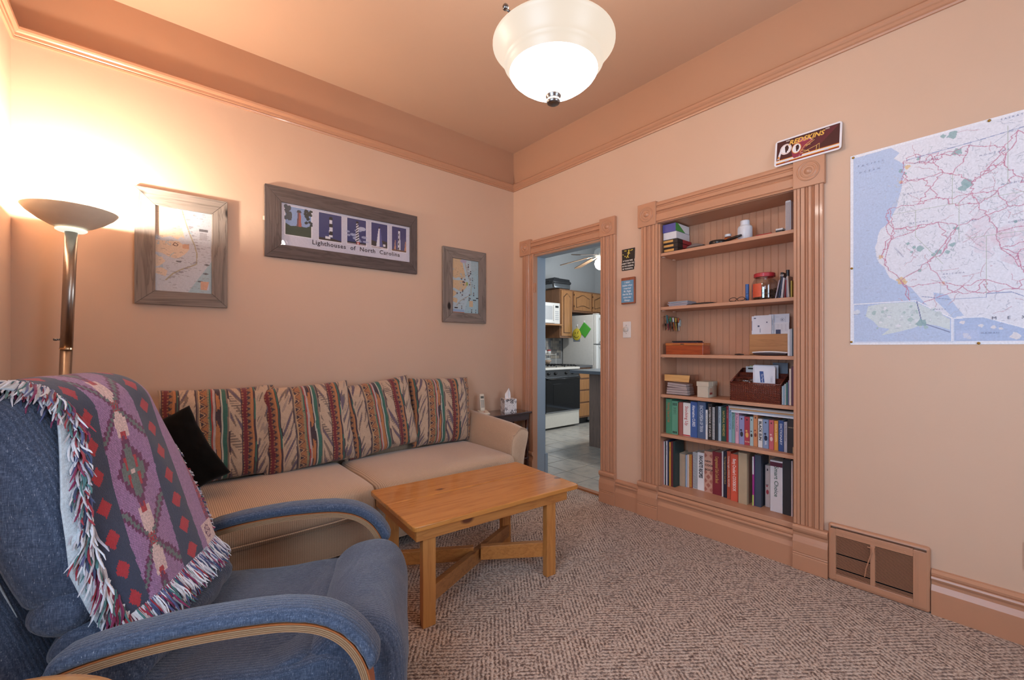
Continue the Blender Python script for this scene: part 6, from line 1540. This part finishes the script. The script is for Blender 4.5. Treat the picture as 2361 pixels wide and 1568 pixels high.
CED = wood('cedar', '#b5532a', '#7a2f16', 1, 1.6, .25, .4, knots='#54180c')
cb = thing('cedar_box', 'red cedar wooden box with hinged lid on the third shelf', 'box', (.07, -1.72, Z3))
obj('body', box(.030, .130, -1.852, -1.592, Z3+.0005, Z3+.060), CED, cb, bevel=.0015); obj('lid', box(.028, .132, -1.854, -1.590, Z3+.061, Z3+.077), wood('cedar_lid', '#c4743a', '#8f4520', 1, 1.6, .25, .4), cb, bevel=.0015)
obj('clasp', box(.0268, .0282, -1.725, -1.700, Z3+.066, Z3+.073), P('#4a2a1a', .5), cb)
slab('tablet_sleeve', 'purplish flat sleeve under the black tablet on the cedar box', 'sleeve', .04, .12, -1.815, -1.64, Z3+.0775, Z3+.083, '#5a2f3c')
slab('tablet', 'black tablet lying on the cedar box', 'tablet', .036, .122, -1.808, -1.632, Z3+.0835, Z3+.092, '#1d2026', bev=.003)
o = obj('clip', rbox(B(), .008, .026, .0045, .004, 2, fn=lambda x, y, z: (x, y, z*(1+.3*math.cos(y*150))), M=Matrix.Translation((.05, -2.068, Z3+.005))), P('#2a1a1a', .4), smooth=True); tag(o, 'small dark hair clip on the third shelf', 'clip')
OKW = wood('letter_oak', '#c08c5a', '#93633a', 1, 1.5, .4, .15)
lh = thing('letter_holder', 'oak letter holder with upright envelopes on the third shelf', 'letter holder', (.15, -2.21, Z3))
obj('front_board', box(.118, .126, -2.312, -2.101, Z3+.002, Z3+.128), OKW, lh, bevel=.001); obj('back_board', box(.180, .188, -2.312, -2.101, Z3+.002, Z3+.16), OKW, lh, bevel=.001); obj('bottom_board', box(.118, .188, -2.312, -2.101, Z3+.0005, Z3+.006), OKW, lh)
INKB = P('#3c4668', .6, name='envelope_ink')
for i, (x, y0, y1, z1, lab, c_) in enumerate(((.133, -2.218, -2.108, 1.388, 'white envelope in the oak holder, left one with a blue stamp', '#dfdfe6'), (.142, -2.226, -2.118, 1.392, 'white envelope right behind the left stamped envelope', '#e4e4ea'), (.155, -2.335+.03, -2.196, 1.396, 'large white envelope standing at the back of the oak holder', '#d8dae4'), (.148, -2.330+.025, -2.225, 1.345, 'statement sheet with a grid in front of the large envelope', '#e2e2e8'))):
    t = thing('envelope', lab, 'envelope', (x, (y0+y1)/2, Z3+.007), group='envelopes in the oak letter holder'); obj('paper', box(x, x+.0015, y0, y1, Z3+.007, z1), P(c_, .7), t)
    b = B(); xx = x-.0004
    if i == 0: bx(b, xx, x, -2.132, -2.120, 1.372, 1.378); bx(b, xx, x, -2.110, -2.108, 1.30, 1.36); bx(b, xx, x, -2.152, -2.142, 1.322, 1.331); [bx(b, xx, x, -2.148-.0015*k-.006, -2.148+.0-.0055-.0015*k, 1.288, 1.310+.004*(k % 2)) for k in range(4)]; bx(b, xx, x, -2.196, -2.190, 1.345, 1.352)
    if i == 1: bx(b, xx, x, -2.2225, -2.2215, 1.30, 1.37); bx(b, xx, x, -2.2200, -2.2192, 1.33, 1.36)
    if i == 2:
        tube(b, [(xx, -2.268+.009*math.cos(a), 1.362+.009*math.sin(a)) for a in np.linspace(0, 2*PI, 17)], .0006, 4, cap=False); bx(b, xx, x, -2.270, -2.266, 1.357, 1.366); bx(b, xx, x, -2.252, -2.232, 1.378, 1.3786); bx(b, xx, x, -2.285, -2.2845, 1.34, 1.38)
    if i == 3:
        for k in range(6): bx(b, xx, x, -2.30, -2.228, 1.335-k*.008, 1.3354-k*.008)
        for k in range(4): bx(b, xx, x, -2.2285-.02*k, -2.228-.02*k, 1.295, 1.335)
        bx(b, xx, x, -2.262, -2.236, 1.275, 1.303)
    obj('print', b, INKB, t)
hd = thing('handset_remote', 'white-topped dark curved handset lying in front of the letter holder', 'handset', (.05, -2.24, Z3))
def cur(x, y, z): return (x, y, z*(1-.45*(y/.09)**2)+.0)
obj('body', rbox(B(), .022, .090, .011, .010, 5, fn=cur, M=Matrix.Translation((.052, -2.240, Z3+.012))), P('#3a2f33', .35), hd, smooth=True)
obj('top_shell', rbox(B(), .023, .092, .0035, .003, 5, fn=lambda x, y, z: (x, y, z+.010*(1-.45*(y/.09)**2)), M=Matrix.Translation((.052, -2.240, Z3+.013))), P('#dcdadb', .35), hd, smooth=True)
for i, (y0, y1, z1, c_, lab, nm, ct_) in enumerate(((-2.346, -2.334, 1.300, '#d3d6dd', 'thick white pad standing at the right end of the third shelf', 'notepad', 'notepad'), (-2.356, -2.347, 1.302, '#aeb4bd', 'grey pad beside the white pad on the third shelf', 'notepad', 'notepad'), (-2.382, -2.357, 1.304, '#3a434c', 'dark slate notebook at the right end of the third shelf', 'notebook', 'notebook'))):
    slab(nm, lab, ct_, .028, .16, y0, y1, Z3+.0005, z1, c_, bev=.0015)

# -- fourth shelf
Z4 = 0.873
cl_ = thing('clear_box', 'clear plastic card box with a gold strip on its lid, full of papers', 'box', (.07, -1.68, Z4)); CLR = glassy('clear_box_plastic', (.92, .88, .86), .06, 1.6)
bm = B(); 
for q in ((.020, .022, -1.770, -1.591), (.128, .130, -1.770, -1.591), (.022, .128, -1.770, -1.768), (.022, .128, -1.593, -1.591)): bx(bm, *q, Z4+.0005, Z4+.090)
bx(bm, .022, .128, -1.768, -1.593, Z4+.0005, Z4+.003); obj('tray', bm, CLR, cl_)
bm = B(); bx(bm, .017, .133, -1.775, -1.587, Z4+.138, Z4+.1405)
for q in ((.017, .019, -1.775, -1.587), (.131, .133, -1.775, -1.587), (.019, .131, -1.775, -1.773), (.019, .131, -1.589, -1.587)): bx(bm, *q, Z4+.092, Z4+.138)
obj('lid', bm, CLR, cl_); obj('gold_strip', prism(B(), [(-1.590, Z4+.094), (-1.765, Z4+.092), (-1.772, Z4+.138), (-1.590, Z4+.138)], .0155, .0168, axis='x'), wood('gold_strip', '#dcae72', '#b98548', 1, 2, .4), cl_)
for k in range(5):
    slab('recipe_card', ('lowest folded paper in the clear card box', 'second folded paper from the bottom in the clear card box', 'middle folded paper in the clear card box', 'second folded paper from the top in the clear card box', 'topmost folded paper in the clear card box')[k], 'papers', .026, .120, -1.752+.003*k, -1.598-.002*k, Z4+.004+k*.0155, Z4+.0175+k*.0155, ('#dcdade', '#e4e2e6', '#d5d2d8')[k % 3], ry=(.06 if k > 2 else 0), bev=.002, grp='papers in the clear card box')
bg_ = thing('card_file_box', 'small beige cardboard file box with a red label on its side', 'box', (.07, -1.86, Z4)); BG = P('#c2b6a2', .7)
obj('body', box(.028, .150, -1.887, -1.816, Z4+.0005, Z4+.078), BG, bg_, bevel=.001); obj('lid', box(.025, .153, -1.891, -1.812, Z4+.072, Z4+.102), BG, bg_, bevel=.0012)
obj('label', box(.045, .085, -1.8885, -1.887, Z4+.018, Z4+.060), P('#b89c88', .6), bg_); obj('label_band', box(.047, .083, -1.8892, -1.8885, Z4+.020, Z4+.032), P('#8a3a34', .6), bg_, label='dark red band'); obj('ribbon', box(.080, .086, -1.8918, -1.891, Z4+.072, Z4+.102), P('#d8cdb8', .5), bg_)
# wicker desk organiser: woven strands as real strands
wk = thing('wicker_organiser', 'dark red-brown wicker desk organiser full of mail', 'basket', (.11, -2.17, Z4)); WM = P('#6a2f22', .35, var=.35, scale=160, coat=.2, name='wicker')
def woven(p, q, zlo, zhi, zhi2, n):
    """wall of woven strands from plan point p to q; top height runs zhi -> zhi2"""
    p, q = Vector(p), Vector(q); L = (q-p).length; d = (q-p)/L; nr = Vector((-d.y, d.x, 0)); bm = B(); rows = int(max(zhi, zhi2)-zlo > 0 and (max(zhi, zhi2)-zlo)/.0062)
    for r_ in range(rows):
        z = zlo+.003+r_*.0062; t0, t1 = 0, 1
        if zhi2 != zhi:
            tz = (z-zhi)/(zhi2-zhi) if zhi2 != zhi else 0
            if zhi2 > zhi and z > zhi: t0 = tz
            if zhi2 < zhi and z > zhi2: t1 = tz
        if t1-t0 < .06: continue
        m_ = max(3, int(n*2*(t1-t0))); pts = []
        for k in range(m_+1):
            t = t0+(t1-t0)*k/m_; s = 1 if (k+r_) % 2 else -1; v = p+d*L*t+nr*.0022*s; pts.append((v.x, v.y, z))
        tube(bm, pts, .0030, 5)
    for k in range(n+1):
        v = p+d*L*k/n; zt_ = zhi+(zhi2-zhi)*k/n; tube(bm, [(v.x, v.y, zlo), (v.x, v.y, zt_)], .0022, 5)
    tube(bm, [(p.x, p.y, zhi), (q.x, q.y, zhi2)], .0045, 6); return bm
x0, x1, ya, yb_ = .022, .205, -2.028, -2.300
obj('front_wall', woven((x0, ya, 0), (x0, yb_, 0), Z4+.001, Z4+.112, Z4+.112, 22), WM, wk, smooth=True)
obj('side_wall', woven((x0, ya, 0), (x1, ya, 0), Z4+.001, Z4+.112, Z4+.190, 12), WM, wk, smooth=True); obj('side_wall', woven((x0, yb_, 0), (x1, yb_, 0), Z4+.001, Z4+.112, Z4+.190, 12), WM, wk, smooth=True)
obj('back_wall', woven((x1, ya, 0), (x1, yb_, 0), Z4+.001, Z4+.190, Z4+.190, 18), WM, wk, smooth=True)
obj('divider', woven((.085, ya, 0), (.085, yb_, 0), Z4+.001, Z4+.138, Z4+.138, 18), WM, wk, smooth=True); obj('divider', woven((.145, ya, 0), (.145, yb_, 0), Z4+.001, Z4+.165, Z4+.165, 18), WM, wk, smooth=True)
obj('bottom', box(x0, x1, yb_, ya, Z4+.0005, Z4+.004), WM, wk)
for i, (x, y0, y1, zt_, lab, c_, bl) in enumerate(((.060, -2.262, -2.150, 1.083, 'white envelope with a blue logo block in the wicker organiser', '#dddfe8', 1), (.066, -2.255, -2.140, 1.089, 'white envelope just behind the one with the blue block', '#e4e4ec', 0), (.110, -2.262, -2.130, 1.092, 'white envelope in the middle slot of the wicker organiser', '#d8dae2', 0), (.165, -2.150, -2.062, 1.078, 'white coupon with a green-black stamp at the back left of the wicker organiser', '#d6dadd', 2), (.175, -2.145, -2.08, 1.083, 'yellow-green note behind the stamped coupon', '#c5cf9a', 0), (.180, -2.290, -2.210, 1.105, 'grey cardboard sheet at the back right of the wicker organiser', '#7f858e', 0))):
    t = thing('envelope', lab, 'envelope' if i < 3 else 'papers', (x, (y0+y1)/2, Z4+.01), group='mail in the wicker organiser'); obj('paper', box(x, x+.0015, y0, y1, Z4+.010, zt_), P(c_, .7), t)
    if bl == 1:
        obj('blue_block', prism(B(), [(-2.178, 1.056), (-2.199, 1.056), (-2.205, .990), (-2.184, .990)], x-.0004, x, axis='x'), P('#33518f', .5, name='logo_blue'), t); text('Go Paper', .013, P('#e4e8f0', .5, name='logo_white'), t, (x-.0007, -2.188, 1.040), (0, -.08, -1), (0, -1, .08), .0001)
        b = B(); [bx(b, x-.0004, x, -2.238-.003*k, -2.2375-.003*k, .993, 1.02+.01*(k % 2)) for k in range(4)]; obj('address_print', b, INKB, t)
    if bl == 2: obj('stamp', box(x-.0004, x, -2.105, -2.075, 1.060, 1.070), P('#24332e', .5), t); obj('print', box(x-.0004, x, -2.14, -2.118, 1.0625, 1.0665), INKB, t)
b = rbox(B(), .018, .045, .022, .012, 6, fn=lambda x, y, z: wob(3, .010, 60)((x, y, z)), M=Matrix.Translation((.055, -2.100, Z4+.112))); o = obj('plastic_bag', b, glassy('bag_plastic', (.9, .88, .86), .12, 1.5), smooth=True); tag(o, 'crumpled clear plastic bag in the front slot of the wicker organiser', 'bag')
rr = random.Random(31)
for i, (y0, y1, x, z1, c_, lab, nm, ct_) in enumerate((
    (-2.314, -2.306, .026, .978, '#b9c4cc', 'pale grey magazine fanned out at the front right of the wicker organiser', 'magazine', 'magazine'), (-2.320, -2.3145, .020, .984, '#7fa0b4', 'blue magazine beside the pale grey one', 'magazine', 'magazine'), (-2.326, -2.3205, .024, .992, '#d3d6da', 'white magazine beside the blue one', 'magazine', 'magazine'),
    (-2.333, -2.3265, .030, 1.000, '#5b8a86', 'teal-edged magazine near the right end of the fourth shelf', 'magazine', 'magazine'), (-2.340, -2.3335, .040, 1.012, '#8d7fa0', 'lilac folder near the right end of the fourth shelf', 'folder', 'folder'), (-2.350, -2.3405, .034, 1.078, '#d8c7b8', 'tall cream book near the right end of the fourth shelf', 'book', 'book'), (-2.362, -2.3505, .036, 1.090, '#5a2f42', 'tall plum book near the right end of the fourth shelf', 'book', 'book'), (-2.385, -2.3625, .050, 1.086, '#b08a6c', 'brown photo book at the far right of the fourth shelf', 'book', 'book'))):
    if ct_ == 'book': book(y1, y0, x, z1, c_, lab, [('#', '#33262c', 'f')] if i == 7 else [], Z4, .15, 'books at the right end of the fourth shelf')
    else: slab(nm, lab, ct_, x, x+.15, y0, y1, Z4+.0005, z1, c_, bev=.0008)
# ============================================================ KITCHEN
KOAK = wood('kitchen_oak', '#b8834f', '#8a5a31', 2, 1.0, .35, .3)
KOAKD = wood('kitchen_oak_side', '#8f6443', '#67442b', 2, 1.0, .45, .1)
WHT = P('#dcdcd8', .3, name='appliance_white'); BLKG = P('#0c0d10', .08, coat=.6, name='oven_glass'); BLKE = P('#1b1b1d', .3, name='black_enamel')
rg = thing('range', 'white gas range with black oven door', 'stove', (1.96, 1.50, 0))
obj('body', box(1.585, 2.322, 1.185, 1.80, .03, .875), WHT, rg, bevel=.004)
obj('drawer', box(1.590, 2.317, 1.165, 1.184, .03, .245), P('#d8d3c6', .35, name='range_drawer'), rg, bevel=.006)
dr = obj('oven_door', box(1.590, 2.317, 1.150, 1.184, .250, .760), BLKG, rg, bevel=.004); obj('door_trim', box(1.590, 2.317, 1.1465, 1.150, .250, .262), P('#9a9c9e', .3, .8), dr); obj('door_trim', box(1.590, 2.317, 1.1465, 1.150, .748, .760), P('#4a4b4d', .3, .8), dr)
obj('handle', tube(B(), [(1.62, 1.15, .735), (1.62, 1.125, .735), (2.29, 1.125, .735), (2.29, 1.15, .735)], .010, 10), BLKE, rg, smooth=True)
obj('window', box(1.74, 2.17, 1.1485, 1.150, .36, .66), P('#050608', .03, coat=.8, name='oven_window'), dr)
pn = obj('control_panel', prism(B(), [(1.165, .765), (1.185, .765), (1.20, .862), (1.180, .862)], 1.590, 2.317, M=Matrix(((0, 1, 0, 0), (1, 0, 0, 0), (0, 0, 1, 0), (0, 0, 0, 1)))), P('#0c0c0d', .6, name='panel_black'), rg)
for k in range(5): obj('knob', lathe(B(), [(.022, 0), (.018, .022), (0, .024)], M=Matrix.Translation((1.66+.14*k if k < 2 else 1.75+.14*k, 1.172, .812)) @ Matrix.Rotation(PI/2-.15, 4, 'X'), n=18, cap=False), BLKE, pn, smooth=True)
obj('cooktop', box(1.580, 2.327, 1.155, 1.80, .865, .900), P('#d9d5cb', .3, name='cooktop_enamel'), rg, bevel=.008)
bm = B()
for gx in (1.72, 2.15):
    for gy in (1.32, 1.60):
        for d in (-.10, -.035, .035, .10): bx(bm, gx-.13, gx+.13, gy+d-.005, gy+d+.005, .918, .930); bx(bm, gx+d-.005, gx+d+.005, gy-.13, gy+.13, .918, .930)
        for a in (-.125, .125):
            for c_ in (-.125, .125): bx(bm, gx+a-.006, gx+a+.006, gy+c_-.006, gy+c_+.006, .900, .922)
obj('grates', bm, BLKE, rg)
obj('backguard', box(1.585, 2.322, 1.78, 1.845, .86, 1.02), WHT, rg, bevel=.006)
bc2 = thing('base_cabinet', 'narrow oak base cabinet with four drawers right of the range', 'cabinet', (2.46, 1.5, 0))
obj('carcass', box(2.333, 2.625, 1.200, 1.845, .10, .880), KOAKD, bc2, bevel=.002); obj('toe_kick', box(2.333, 2.625, 1.26, 1.845, 0, .10), BLKE, bc2)
for z0, z1 in ((.125, .325), (.345, .515), (.535, .695), (.715, .855)): obj('drawer', box(2.345, 2.613, 1.182, 1.200, z0, z1), KOAK, bc2, bevel=.008)
cn = obj('counter', box(2.330, 2.640, 1.165, 1.845, .880, .915), P('#5b5c5e', .35, var=.2, scale=90, name='laminate_grey'), bevel=.004); tag(cn, 'grey laminate worktop over the oak drawers', 'worktop')
# upper cabinets
uc = thing('wall_cabinet', 'tall oak wall cabinet with arched door panel', 'cabinet', (2.40, 1.68, 1.345))
def archpanel(x0, x1, z0, z1, both=False):
    pts = [(x0, z0)]; n = 14
    if both: pts = [(x0+(x1-x0)*k/n, z0+.03*(.5-.5*math.cos(2*PI*k/n))) for k in range(n+1)]
    else: pts = [(x0, z0), (x1, z0)]
    a = [(x1-(x1-x0)*k/n, z1-.05+.05*(.5-.5*math.cos(2*PI*k/n))) for k in range(n+1)]
    return pts+a
def cab_door(par, x0, x1, z0, z1, y, both=False, hinge=True):
    d = obj('door', box(x0, x1, y-.018, y, z0, z1), KOAK, par, bevel=.004)
    f = .055; obj('groove_shade', prism(B(), archpanel(x0+f-.010, x1-f+.010, z0+f-.010, z1-f+.010, both), y-.0186, y-.0175), P('#4a2f1a', .6, name='groove_shade_brown'), d); obj('raised_panel', prism(B(), archpanel(x0+f, x1-f, z0+f, z1-f, both), y-.026, y-.017), KOAK, d, bevel=.007)  # thin dark sheet behind the raised panel paints in the groove's shade
    if hinge:
        for z in (z0+.05, z1-.07): obj('hinge', box(x0-.006, x0+.004, y-.022, y-.015, z, z+.03), P('#3a2f28', .4, .6, name='hinge_dark'), d)
obj('carcass', box(2.262, 2.548, 1.520, 1.845, 1.345, 2.128), KOAKD, uc, bevel=.002); cab_door(uc, 2.285, 2.535, 1.375, 2.105, 1.520, hinge=False)
uc2 = thing('wall_cabinet', 'wide oak wall cabinet with two doors over the fridge', 'cabinet', (3.0, 1.68, 1.77))
obj('carcass', box(2.550, 3.53, 1.520, 1.845, 1.770, 2.128), KOAKD, uc2, bevel=.002); cab_door(uc2, 2.585, 3.02, 1.80, 2.105, 1.520, True); cab_door(uc2, 3.06, 3.50, 1.80, 2.105, 1.520, True)
sh2 = obj('wall_shelf', box(1.40, 2.262, 1.44, 1.845, 1.535, 1.555), KOAK, bevel=.003); tag(sh2, 'oak shelf carrying the microwave', 'shelf')
mw = thing('microwave', 'white microwave oven on the shelf above the range', 'microwave', (1.98, 1.6, 1.555))
obj('body', box(1.70, 2.215, 1.47, 1.82, 1.560, 1.885), WHT, mw, bevel=.008); obj('door', box(1.705, 2.08, 1.452, 1.470, 1.568, 1.880), P('#e2e2e0', .25, name='mw_door'), mw, bevel=.005)
obj('window', box(1.76, 2.03, 1.450, 1.4525, 1.62, 1.83), P('#b5b7ba', .2, name='mw_window'), mw); obj('handle', box(2.045, 2.060, 1.438, 1.452, 1.60, 1.85), WHT, mw, bevel=.004); obj('display', box(2.11, 2.18, 1.468, 1.4705, 1.81, 1.84), P('#14181a', .2), mw)
bm = B(); [bx(bm, 2.11+.026*i, 2.13+.026*i, 1.4675, 1.4705, 1.62+.03*j, 1.638+.03*j) for i in range(3) for j in range(5)]; obj('keypad', bm, P('#b9bcc0', .4), mw); obj('badge', box(1.78, 1.84, 1.4505, 1.452, 1.583, 1.590), P('#7d8188', .4), mw)
rs = thing('roaster', 'black electric roaster on top of the oak cabinets', 'roaster', (2.32, 1.68, 2.128)); Z = 2.129
obj('base', rbox(B(), .19, .12, .045, .02, 3, M=Matrix.Translation((2.36, 1.67, Z+.050))), P('#8b8f93', .25, .9, name='roaster_steel'), rs, smooth=True); obj('lid', rbox(B(), .215, .13, .042, .02, 3, fn=lambda x, y, z: (x*(1-.10*(z > 0)), y*(1-.1*(z > 0)), z), M=Matrix.Translation((2.35, 1.67, Z+.128))), P('#2a2c30', .3), rs, smooth=True)
obj('lid_handle', tube(B(), [(2.29, 1.67, Z+.165), (2.29, 1.67, Z+.19), (2.40, 1.67, Z+.19), (2.40, 1.67, Z+.165)], .009, 8), BLKE, rs, smooth=True); obj('side_handle', tube(B(), [(2.16, 1.60, Z+.10), (2.10, 1.60, Z+.11), (2.10, 1.74, Z+.11), (2.16, 1.74, Z+.10)], .009, 8), BLKE, rs, smooth=True); obj('side_handle', tube(B(), [(2.12, 1.52, Z+.01), (2.10, 1.52, Z+.08)], .012, 8), BLKE, rs)
# fridge
fr = thing('refrigerator', 'white top-freezer refrigerator with potholders on its side', 'refrigerator', (3.02, 1.45, 0))
obj('body', box(2.655, 3.42, 1.175, 1.82, .03, 1.715), WHT, fr, bevel=.006); obj('door', box(2.655, 3.42, 1.105, 1.170, 1.245, 1.713), WHT, fr, bevel=.012); obj('door', box(2.655, 3.42, 1.105, 1.170, .06, 1.232), WHT, fr, bevel=.012)
obj('kick_grille', box(2.67, 3.40, 1.14, 1.18, 0.0, .055), BLKE, fr)
HN = P('#b9b9b6', .3, name='fridge_handle')
obj('handle', tube(B(), [(2.730, 1.105, 1.66), (2.735, 1.075, 1.62), (2.745, 1.070, 1.45), (2.735, 1.075, 1.30), (2.72, 1.105, 1.255)], .011, 8), HN, fr, smooth=True); obj('handle', tube(B(), [(2.72, 1.105, 1.222), (2.735, 1.075, 1.17), (2.745, 1.070, 1.0), (2.735, 1.075, .80), (2.73, 1.105, .75)], .011, 8), HN, fr, smooth=True)
obj('door_gap_shade', box(2.66, 3.41, 1.1035, 1.1065, 1.233, 1.244), P('#4c4d50', .4), fr); obj('top_hinge', box(2.67, 2.74, 1.11, 1.19, 1.716, 1.730), WHT, fr, bevel=.003); o = obj('note', box(2.86, 2.98, 1.102, 1.1045, 1.44, 1.62), P('#e8e8ea', .7)); tag(o, 'white paper note on the freezer door', 'note')  # grey strip across the door gap stands in for its shade
def hang(name, lab, cat, bm, m, extra=None):
    o = obj(name, bm, m, smooth=True); tag(o, lab, cat); return o
def fx(yy, zz, xx=2.6495): return (xx, yy, zz)
sp = thing('smiley_potholder', 'round yellow smiling potholder hanging on the fridge side', 'potholder', (2.645, 1.44, 1.42)); M = Matrix.Translation((2.645, 1.500, 1.405)) @ Matrix.Rotation(-PI/2, 4, 'Y')
obj('pad', lathe(B(), [(0, -.006), (.088, -.006), (.094, 0), (.088, .006), (0, .008)], M=M @ Matrix.Diagonal((1.05, 1, 1, 1)), n=36, cap=False), P('#e0cf4a', .8, bump=.4, scale=60, name='smiley_yellow'), sp, smooth=True)
b = B(); tube(b, [(2.635, 1.500+.055*math.sin(a), 1.40-.045*math.cos(a)) for a in np.linspace(-1.15, 1.15, 11)], .003, 5)
for yy in (-.028, .022): rbox(b, .003, .006, .010, .0028, 2, M=Matrix.Translation((2.636, 1.500+yy, 1.43)))
obj('face', b, P('#3a2a20', .7), sp); obj('loop', tube(B(), [(2.645, 1.50, 1.50), (2.645, 1.49, 1.53), (2.645, 1.50, 1.545), (2.645, 1.51, 1.53), (2.645, 1.50, 1.50)], .003, 5), P('#e0cf4a', .8), sp); obj('mark', rbox(B(), .002, .008, .006, .0019, 2, M=Matrix.Translation((2.635, 1.462, 1.455))), P('#b23a30', .6), sp)
M = Matrix.Translation((2.646, 1.335, 1.475)) @ Matrix.Rotation(math.radians(40), 4, 'X')
hang('quilted_potholder', 'square green quilted potholder hanging by one corner on the fridge side', 'potholder', rbox(B(), .006, .090, .090, .005, 10, fn=lambda x, y, z: (x*(1+.35*math.cos(y*210)*math.cos(z*210)), y, z), M=M), P('#4fae3c', .8, bump=.3, scale=90, name='quilt_green'))
for i, (yy, zz) in enumerate(((1.497, 1.552), (1.345, 1.605))): o = obj('magnet_hook', rbox(B(), .006, .014, .018, .005, 2, M=Matrix.Translation((2.6485, yy, zz))), P('#e8e8ea', .4), smooth=True); tag(o, ('white magnet hook above the smiling potholder', 'white magnet hook above the green potholder')[i], 'hook')
o = obj('grey_potholder', rbox(B(), .005, .070, .030, .0045, 3, M=Matrix.Translation((2.6505, 1.505, 1.322))), P('#7d8797', .8), smooth=True); tag(o, 'grey-blue potholder peeping out below the smiling one', 'potholder')
# backsplash and counter things behind the range
bs_ = thing('backsplash', 'mosaic tile backsplash behind the range', 'backsplash', (1.95, 1.845, 1.0)); ms = []
for c_ in ('#8f8e8c', '#a8a39c', '#777a7e', '#b5b0a6'):
    b = rbox(B(), .0235, .003, .0235, .0015, 2); me = bpy.data.meshes.new('tile'); b.to_mesh(me); b.free(); me.materials.append(P(c_, .35)); ms.append(me)
rr = random.Random(8)
for i in range(20):
    for j in range(8):
        o = bpy.data.objects.new('tile', ms[rr.randrange(4)]); COL.objects.link(o); o.parent = bs_; o.matrix_parent_inverse = root_matrix(bs_).inverted(); o.location = (1.66+.05*i, 1.846, 1.03+.05*j)
to = thing('toaster_oven', 'small steel toaster oven at the back of the range', 'toaster oven', (1.75, 1.68, .93)); 
obj('body', box(1.62, 1.915, 1.62, 1.775, .935, 1.17), P('#a7a39b', .3, .8), to, bevel=.012); obj('glass_door', box(1.635, 1.90, 1.612, 1.620, 1.00, 1.15), P('#16181a', .1, coat=.4), to, bevel=.003); obj('handle', tube(B(), [(1.66, 1.605, 1.14), (1.88, 1.605, 1.14)], .006, 8), WHT, to)
rk = thing('dish_rack', 'small white wire rack behind the range', 'rack', (2.13, 1.66, .93)); bm = B()
for x in (2.00, 2.26):
    for y in (1.60, 1.74): tube(bm, [(x, y, .93), (x, y, 1.10)], .004, 6)
for y in (1.60, 1.67, 1.74): tube(bm, [(2.0, y, 1.08), (2.26, y, 1.08)], .003, 6)
for k in range(8): tube(bm, [(2.0+.037*k, 1.60, 1.08), (2.0+.037*k, 1.74, 1.08)], .002, 5)
obj('wires', bm, WHT, rk)
def pot(name, lab, cat, c, prof, col): o = obj(name, lathe(B(), prof, c, 24, cap=False), P(col, .3), smooth=True); return tag(o, lab, cat)
pot('sugar_bowl', 'white lidded sugar bowl on the wire rack', 'bowl', (2.06, 1.67, 1.0845), [(0, 0), (.03, 0), (.045, .02), (.045, .05), (.03, .065), (.01, .075), (.012, .09), (0, .095)], '#dcdcdc')
t = bottle('spice_jar', 'white jar with a red cap on the wire rack', 2.17, 1.67, 1.0845, [(0, 0), (.03, 0), (.032, .045), (.028, .05)], [(.030, .05), (.030, .072)], '#dedede', '#a8383a', cat='jar')
pot('fruit_bowl', 'peach-coloured bowl under the wire rack', 'bowl', (2.13, 1.66, .931), [(0, 0), (.03, 0), (.055, .035), (.06, .06), (.056, .06), (0, .02)], '#b9a08c')
# peninsula
pw = thing('peninsula', 'wood-grain peninsula under a blue-grey laminate top', 'counter', (1.9, -.2, 0))
obj('end_panel', box(1.368, 1.392, -.85, .188, 0, .885), wood('panel_laminate', '#8f7b70', '#5f4d45', 2, .8, .55), pw, bevel=.001); obj('cabinet', box(1.392, 2.0, -.85, .15, .09, .885), KOAKD, pw, bevel=.002); obj('toe_kick', box(1.41, 1.98, -.85, .10, 0, .09), BLKE, pw)
obj('counter_top', box(1.155, 2.03, -.86, .315, .886, .924), P('#5d6670', .3, var=.12, scale=120, name='laminate_blue'), pw, bevel=.006)
# ceiling fan
cf_ = thing('ceiling_fan', 'kitchen ceiling fan with wooden blades and a lit globe', 'ceiling fan', (1.73, .29, H)); fc = (1.73, .29, 0)
obj('downrod', lathe(B(), [(.07, 3.079), (.06, 3.03), (.012, 3.01), (.012, 2.45)], fc, 20), WHT, cf_, smooth=True)
obj('motor', lathe(B(), [(0, 2.47), (.05, 2.465), (.085, 2.44), (.09, 2.40), (.07, 2.365), (.05, 2.35), (0, 2.345)], fc, 30, cap=False), WHT, cf_, smooth=True)
obj('globe', lathe(B(), [(0, 2.345), (.045, 2.34), (.075, 2.31), (.085, 2.27), (.070, 2.225), (.040, 2.20), (0, 2.192)], fc, 30, cap=False), emit('fan_globe_light', '#fff4dc', 9), cf_, smooth=True)
for k, (a, c1) in enumerate(((111, ''), (75, ''), (183, ''), (255, ''), (327, ''))):
    M = Matrix.Translation((1.73, .29, 2.392)) @ Matrix.Rotation(math.radians(a), 4, 'Z') @ Matrix.Rotation(math.radians(9), 4, 'Y') @ Matrix.Rotation(math.radians(-12), 4, 'X')
    obj('blade', prism(B(), [(.16, -.05), (.52, -.065), (.56, -.045), (.57, 0), (.56, .045), (.52, .065), (.16, .05)], -.004, .004, M=M, axis='z'), wood('blade_wood', '#8f755e', '#5d493a', 0, 1, .4), cf_)
    obj('blade_iron', box(.07, .19, -.018, .018, -.009, -.004, M=M), WHT, cf_)
# light switch cover and outlet nothing more
